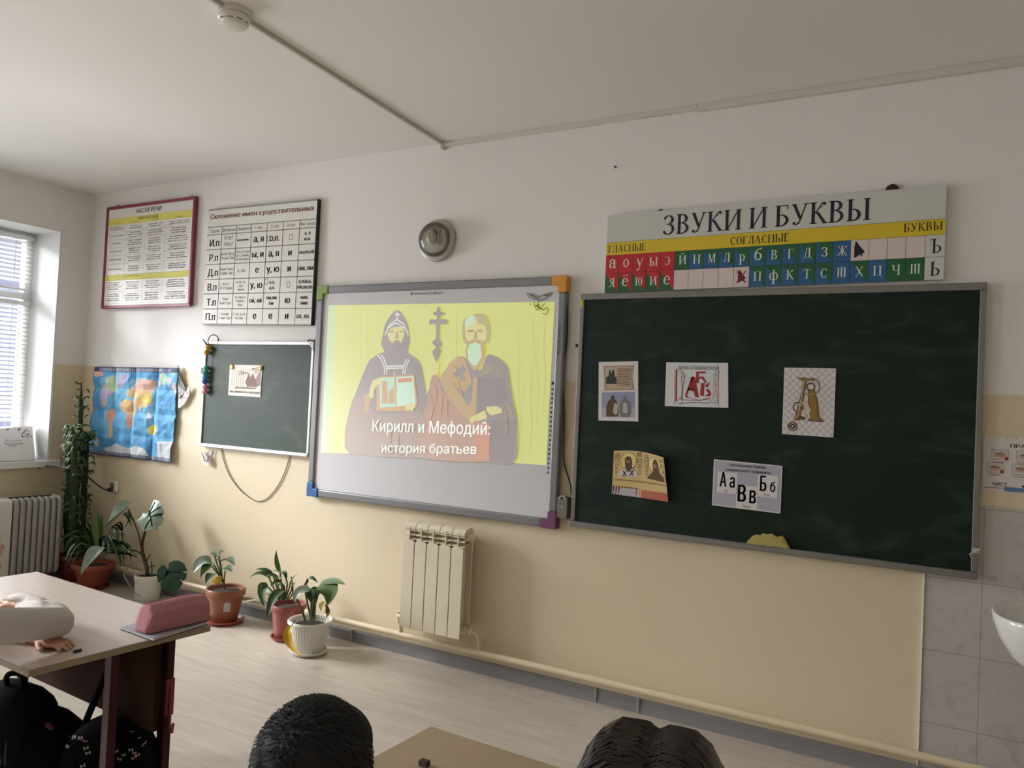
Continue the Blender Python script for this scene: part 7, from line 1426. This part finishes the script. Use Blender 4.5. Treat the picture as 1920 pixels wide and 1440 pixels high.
def person(label, J, hairfn, top_m, leg_m, sleeves=True):
    H = Vector(J['head']); fw = Vector(J['face']).normalized(); up = Vector(J.get('up', (0, 0, 1))); rt = fw.cross(up).normalized(); up = rt.cross(fw).normalized()
    base = Vector((J['hip'][0], J['hip'][1], 0)); t = thing('person', base, label, 'person')
    hp_ = lambda a, b, c: H + rt * a + fw * b + up * c
    R_ = Matrix((rt, fw, up)).transposed()
    mb = MB(); m = M_SKIN
    mb.ell(hp_(0, -.012, .02), (.073, .088, .092), m, 28, 18, R_); mb.ell(hp_(0, .018, -.045), (.054, .062, .062), m, 24, 14, R_); mb.ell(hp_(0, .05, -.082), (.026, .024, .020), m, 14, 8, R_)
    for s_ in (-1, 1): mb.ell(hp_(.038 * s_, .052, -.03), (.024, .020, .024), m, 14, 8, R_); mb.ell(hp_(.074 * s_, -.012, -.012), (.010, .020, .031), m, 12, 8, R_); mb.ell(hp_(.030 * s_, .068, .006), (.0155, .012, .011), m, 14, 8, R_); mb.tube([hp_(.014 * s_, .077, .026), hp_(.046 * s_, .066, .026)], .0075, m, 8)
    mb.tube([hp_(0, .072, .015), hp_(0, .088, -.018), hp_(0, .092, -.026)], [.008, .0105, .012], m, 10); mb.ell(hp_(0, .081, -.030), (.017, .010, .008), m, 12, 8, R_)
    mb.ell(hp_(0, .073, -.054), (.021, .009, .0055), m, 12, 8, R_); mb.ell(hp_(0, .071, -.0635), (.018, .009, .006), m, 12, 8, R_)
    neck = Vector(J['neck']); chest = Vector(J['chest']); hip = Vector(J['hip'])
    mb.tube([hp_(0, -.012, -.05), neck.lerp(H, .2), neck], [.044, .041, .05], m, 16)
    def torso(mb, k, m):
        sl_, sr_ = Vector(J['lsh']), Vector(J['rsh'])
        mb.tube([hip - Vector((0, 0, .05)), hip + Vector((0, 0, .04)), hip.lerp(chest, .5), chest, chest.lerp(neck, .5), neck], [.10 * k, .112 * k, .098 * k, .108 * k, .085 * k, .05 * k], m, 18)
        mb.tube([sl_, sl_.lerp(sr_, .5) + Vector((0, 0, .015)), sr_], [.048 * k, .062 * k, .048 * k], m, 14)
        mb.tube([hip + (sl_ - sr_) * .22, chest.lerp(sl_, .45)], [.085 * k, .075 * k], m, 14); mb.tube([hip - (sl_ - sr_) * .22, chest.lerp(sr_, .45)], [.085 * k, .075 * k], m, 14)
    torso(mb, .9, m)
    for s_ in 'lr':
        a, b_, c_ = Vector(J[s_ + 'sh']), Vector(J[s_ + 'el']), Vector(J[s_ + 'wr']); mb.tube([a, a.lerp(b_, .5), b_, b_.lerp(c_, .4), c_], [.042, .037, .031, .03, .021], m, 14)
        k_, an, to = Vector(J[s_ + 'kn']), Vector(J[s_ + 'an']), Vector(J[s_ + 'to']); hj = hip + (Vector(J[s_ + 'sh']) - chest) * .6; mb.tube([hj, hj.lerp(k_, .5), k_, k_.lerp(an, .35), an], [.068, .062, .048, .045, .030], m, 14); mb.tube([an, to], [.032, .024], m, 10)
        # hand: palm, four unequal fingers and a thumb
        hd = Vector(J[s_ + 'hd']).normalized(); pn = Vector(J.get(s_ + 'pn', (0, 0, 1))).normalized(); sd = hd.cross(pn).normalized() * (1 if s_ == 'l' else -1); pn = hd.cross(sd) if s_ == 'r' else sd.cross(hd)
        pn = pn if pn.z >= 0 else -pn
        for q_ in (-.021, -.007, .007, .021): mb.tube([c_ + sd * q_ * .65, c_ + hd * .035 + sd * q_, c_ + hd * .062 + sd * q_ * 1.05], [.013, .0125, .0095], m, 8)
        for q_, ln in zip((-.0255, -.0085, .0085, .0245), (.042, .056, .06, .052)):
            p0 = c_ + hd * .058 + sd * q_; mb.tube([p0, p0 + hd * ln * .45 + sd * q_ * .06 + pn * .004, p0 + hd * ln * .78 + sd * q_ * .08 - pn * .003, p0 + hd * ln + sd * q_ * .08 - pn * .012], [.0074, .0069, .0062, .005], m, 8)
        p0 = c_ + hd * .012 + sd * .02; mb.tube([p0, p0 + sd * .022 + hd * .026 - pn * .004, p0 + sd * .028 + hd * .05 - pn * .008], [.0105, .0092, .0068], m, 8)
    E_ = [hp_(.030 * s_, .078, .006) for s_ in (-1, 1)]; LP = [hp_(0, .08, -.054), hp_(0, .079, -.0635)]
    def paint(p):
        for e in E_:
            d = (p - e); 
            if d.length < .0055: return 3
            if Vector((d.dot(rt), d.dot(fw), d.dot(up) * 2.0)).length < .0115: return 2
        for e in LP:
            d = p - e
            if abs(d.dot(rt)) < .019 and abs(d.dot(up)) < .0055 and abs(d.dot(fw)) < .012: return 1
        return 0
    fused(mb, 'body', t, 0.0042, ([M_LIP, M_EYEW, M_IRIS], paint), 3)
    # clothing
    mb = MB(); torso(mb, 1.05, top_m)
    for s_ in 'lr':
        a, b_, c_ = Vector(J[s_ + 'sh']), Vector(J[s_ + 'el']), Vector(J[s_ + 'wr']); pf = J.get('puff', 1.0)
        mb.tube([a, a.lerp(b_, .5), b_.lerp(a, .12), b_, b_.lerp(c_, .12), b_.lerp(c_, .45), b_.lerp(c_, .75), b_.lerp(c_, .9)], [.052, .05 * pf, .046 * pf, .044 * pf, .05 * pf, .047 * pf, .042 * pf, .030], top_m, 16); mb.ell(b_, (.044 * pf,) * 3, top_m, 16, 10)
    for k, (p, r_) in enumerate(J.get('folds', ())): mb.tube(catmull(p, 4), r_, top_m, 8)
    fused(mb, 'top', t, 0.006)
    mb = MB()
    for s_ in 'lr':
        k_, an = Vector(J[s_ + 'kn']), Vector(J[s_ + 'an']); hj = hip + (Vector(J[s_ + 'sh']) - chest) * .6; mb.tube([hip, hj, hj.lerp(k_, .5), k_, k_.lerp(an, .4), an + Vector((0, 0, .03))], [.1, .078, .07, .056, .054, .044], leg_m, 14)
    mb.tube([hip - Vector((0, 0, .06)), hip + Vector((0, 0, .06))], [.105, .115], leg_m, 16); fused(mb, 'trousers', t, 0.008)
    for s_ in 'lr':
        an, to = Vector(J[s_ + 'an']), Vector(J[s_ + 'to']); mb = MB(); mb.tube([an + Vector((0, 0, .01)), an - Vector((0, 0, .02)), an.lerp(to, .5) + Vector((0, 0, .004)), to + Vector((0, 0, .008))], [.036, .038, .036, .028], M_SHOE, 12)
        o_ = fused(mb, 'shoe', t, 0.006)
    hairfn(t, hp_, R_, rt, fw, up)
    return t
def seated(head, face, sc=1.0, lap=True):
    """joints of a child seated on a chair, hung from the head position; face is the heading of the body"""
    H = Vector(head); f = Vector((face[0], face[1], 0)).normalized(); r_ = Vector((f.y, -f.x, 0)); z = Vector((0, 0, 1)); b = H - f * .05
    P = lambda a, c, h: tuple(Vector((b.x, b.y, 0)) + r_ * a + f * c + z * h)
    top = H.z
    J = dict(head=tuple(H), face=tuple(f), neck=P(0, .02, top - .125), chest=P(0, .0, top - .23), hip=P(0, -.03, .43), lsh=P(-.128, .0, top - .18), rsh=P(.128, .0, top - .18), lel=P(-.165, .05, .53), rel=P(.165, .05, .53), lwr=P(-.09, .22, .50), rwr=P(.09, .22, .50), lhd=tuple(f + r_ * .5), rhd=tuple(f - r_ * .5))
    for s_, k in (('l', -1), ('r', 1)): J[s_ + 'kn'] = P(.085 * k, .28, .405); J[s_ + 'an'] = P(.085 * k, .28, .075); J[s_ + 'to'] = P(.09 * k, .39, .036)
    return J
def short_hair(t, hp_, R_, rt, fw, up):
    mb = MB(); mb.ell(hp_(0, -.02, .034), (.083, .090, .090), M_HAIRB, 28, 18, R_); mb.ell(hp_(0, -.045, -.01), (.078, .062, .075), M_HAIRB, 24, 14, R_); mb.ell(hp_(.012, .025, .052), (.066, .056, .056), M_HAIRB, 20, 12, R_)
    fused(mb, 'hair', t, 0.006); rng = random.Random(2); mb = MB()
    for k in range(2600):   # short tufts lying on the head
        a = rng.uniform(0, 6.283); ph = rng.uniform(0.05, 2.0); d = Vector((math.sin(ph) * math.cos(a), math.sin(ph) * math.sin(a), math.cos(ph)))
        if d.y > .45 and d.z < .35: continue
        p = hp_(d.x * .084, -.02 + d.y * .091, .034 + d.z * .091); n_ = (rt * d.x + fw * d.y + up * d.z); dn = (fw * .35 - up * .5 + rt * rng.uniform(-.5, .5)); tg = (dn - n_ * dn.dot(n_)).normalized(); sdv = tg.cross(n_) * .0011; L_ = rng.uniform(.012, .024)
        mb.add([p - sdv - n_ * .002, p + sdv - n_ * .002, p + tg * L_ * .5 + n_ * .003 + sdv, p + tg * L_ * .5 + n_ * .003 - sdv, p + tg * L_ + n_ * rng.uniform(-.001, .004)], [(0, 1, 2, 3), (3, 2, 4)], M_HAIRB)
    o_ = mb.build('hair_tufts', t, smooth=True); o_['kind'] = 'stuff'
def long_hair(t, hp_, R_, rt, fw, up):
    mb = MB()
    for s_ in (-1, 1): mb.ell(hp_(.036 * s_, -.02, .032), (.052, .094, .092), M_HAIRG, 24, 16, R_); mb.ell(hp_(.05 * s_, -.035, -.06), (.042, .062, .13), M_HAIRG, 20, 14, R_)
    mb.ell(hp_(0, -.04, -.02), (.07, .066, .12), M_HAIRG, 20, 14, R_); mb.ell(hp_(0, -.022, .026), (.05, .091, .089), M_HAIRG, 24, 14, R_)
    fused(mb, 'hair', t, 0.006); rng = random.Random(4); mb = MB()
    for s_ in (-1, 1):
        for k in range(330):    # strands falling from the centre parting
            y0 = rng.uniform(-.095, .06); top_ = .034 + .093 * math.sqrt(max(0, 1 - ((y0 + .02) / .1) ** 2)); sp_ = rng.uniform(.6, 1.06); P = []
            for j in range(9):
                a = j / 8 * 1.75; x = .003 + .087 * math.sin(min(a, 1.57)) * sp_; z_ = (top_ - .012) - (.12 * (1 - math.cos(min(a, 1.57)))) * .9 - max(0, a - 1.57) * .5 + .02 * math.sin(math.pi * min(1, a / 1.2))
                P.append(hp_((x + .004 * rng.uniform(-1, 1)) * s_, y0 - .012 * a + .002 * rng.uniform(-1, 1), z_))
            mb.tube(P, [.0012] * 8 + [.0006], M_HAIRG, 4)
    o_ = mb.build('hair_strands', t, smooth=True); o_['kind'] = 'stuff'
def tied_hair(t, hp_, R_, rt, fw, up):
    mb = MB(); mb.ell(hp_(0, -.026, .034), (.080, .086, .088), M_HAIRB, 28, 18, R_); mb.ell(hp_(0, -.05, -.005), (.07, .055, .07), M_HAIRB, 20, 12, R_); mb.ell(hp_(0, -.125, .03), (.035, .04, .035), M_HAIRB, 16, 10, R_); mb.tube([hp_(0, -.12, .02), hp_(0, -.155, -.05), hp_(0, -.15, -.13)], [.03, .028, .012], M_HAIRB, 12); fused(mb, 'hair', t, 0.006)

HB = (5.0487, -2.7478, 0.8839); HG = (5.555, -2.7268, 0.9612)
JB = seated(HB, (-.25, 1)); JB['face'] = (-.45, .87, -.05)
person('dark haired child in a dark hoodie seen from behind at the bottom', JB, short_hair, M_HOOD, M_JEANS)
JG = seated(HG, (-.1, 1)); JG['face'] = (-.16, .98, -.05)
person('child with brown hair parted in the middle seen from behind at the bottom right', JG, long_hair, M_VEST, M_JEANS)
P1 = dict(head=(3.415, -2.425, .945), face=(-.35, .9, -.2), neck=(3.385, -2.53, .835), chest=(3.37, -2.60, .72), hip=(3.36, -2.76, .43), lsh=(3.245, -2.56, .78), rsh=(3.51, -2.58, .78), rel=(3.528, -2.225, .730), rwr=(3.18, -2.14, .705), lel=(3.10, -2.31, .712), lwr=(3.488, -2.245, .675), rhd=(-1, .1, 0), lhd=(1, .14, -.01), lkn=(3.27, -2.50, .41), rkn=(3.45, -2.50, .41), lan=(3.27, -2.52, .075), ran=(3.45, -2.52, .075), lto=(3.27, -2.41, .036), rto=(3.45, -2.41, .036), puff=1.04,
    folds=(([(3.34, -2.22, .755), (3.44, -2.23, .772), (3.47, -2.23, .765)], .012), ([(3.30, -2.20, .735), (3.42, -2.25, .75), (3.47, -2.262, .755)], .012), ([(3.2, -2.19, .74), (3.3, -2.2, .765), (3.40, -2.20, .765)], .013), ([(3.50, -2.275, .76), (3.545, -2.255, .752), (3.56, -2.22, .735)], .014)))
person('child in a white blouse with folded arms at the left desk', P1, tied_hair, M_BLOUSE, M_JEANS)
for J_, lb in ((JB, 'wooden school chair under the dark haired child'), (JG, 'wooden school chair under the child with parted brown hair'), (P1, 'wooden school chair under the child in the white blouse')):
    chair(J_['hip'][0], J_['hip'][1], lb)
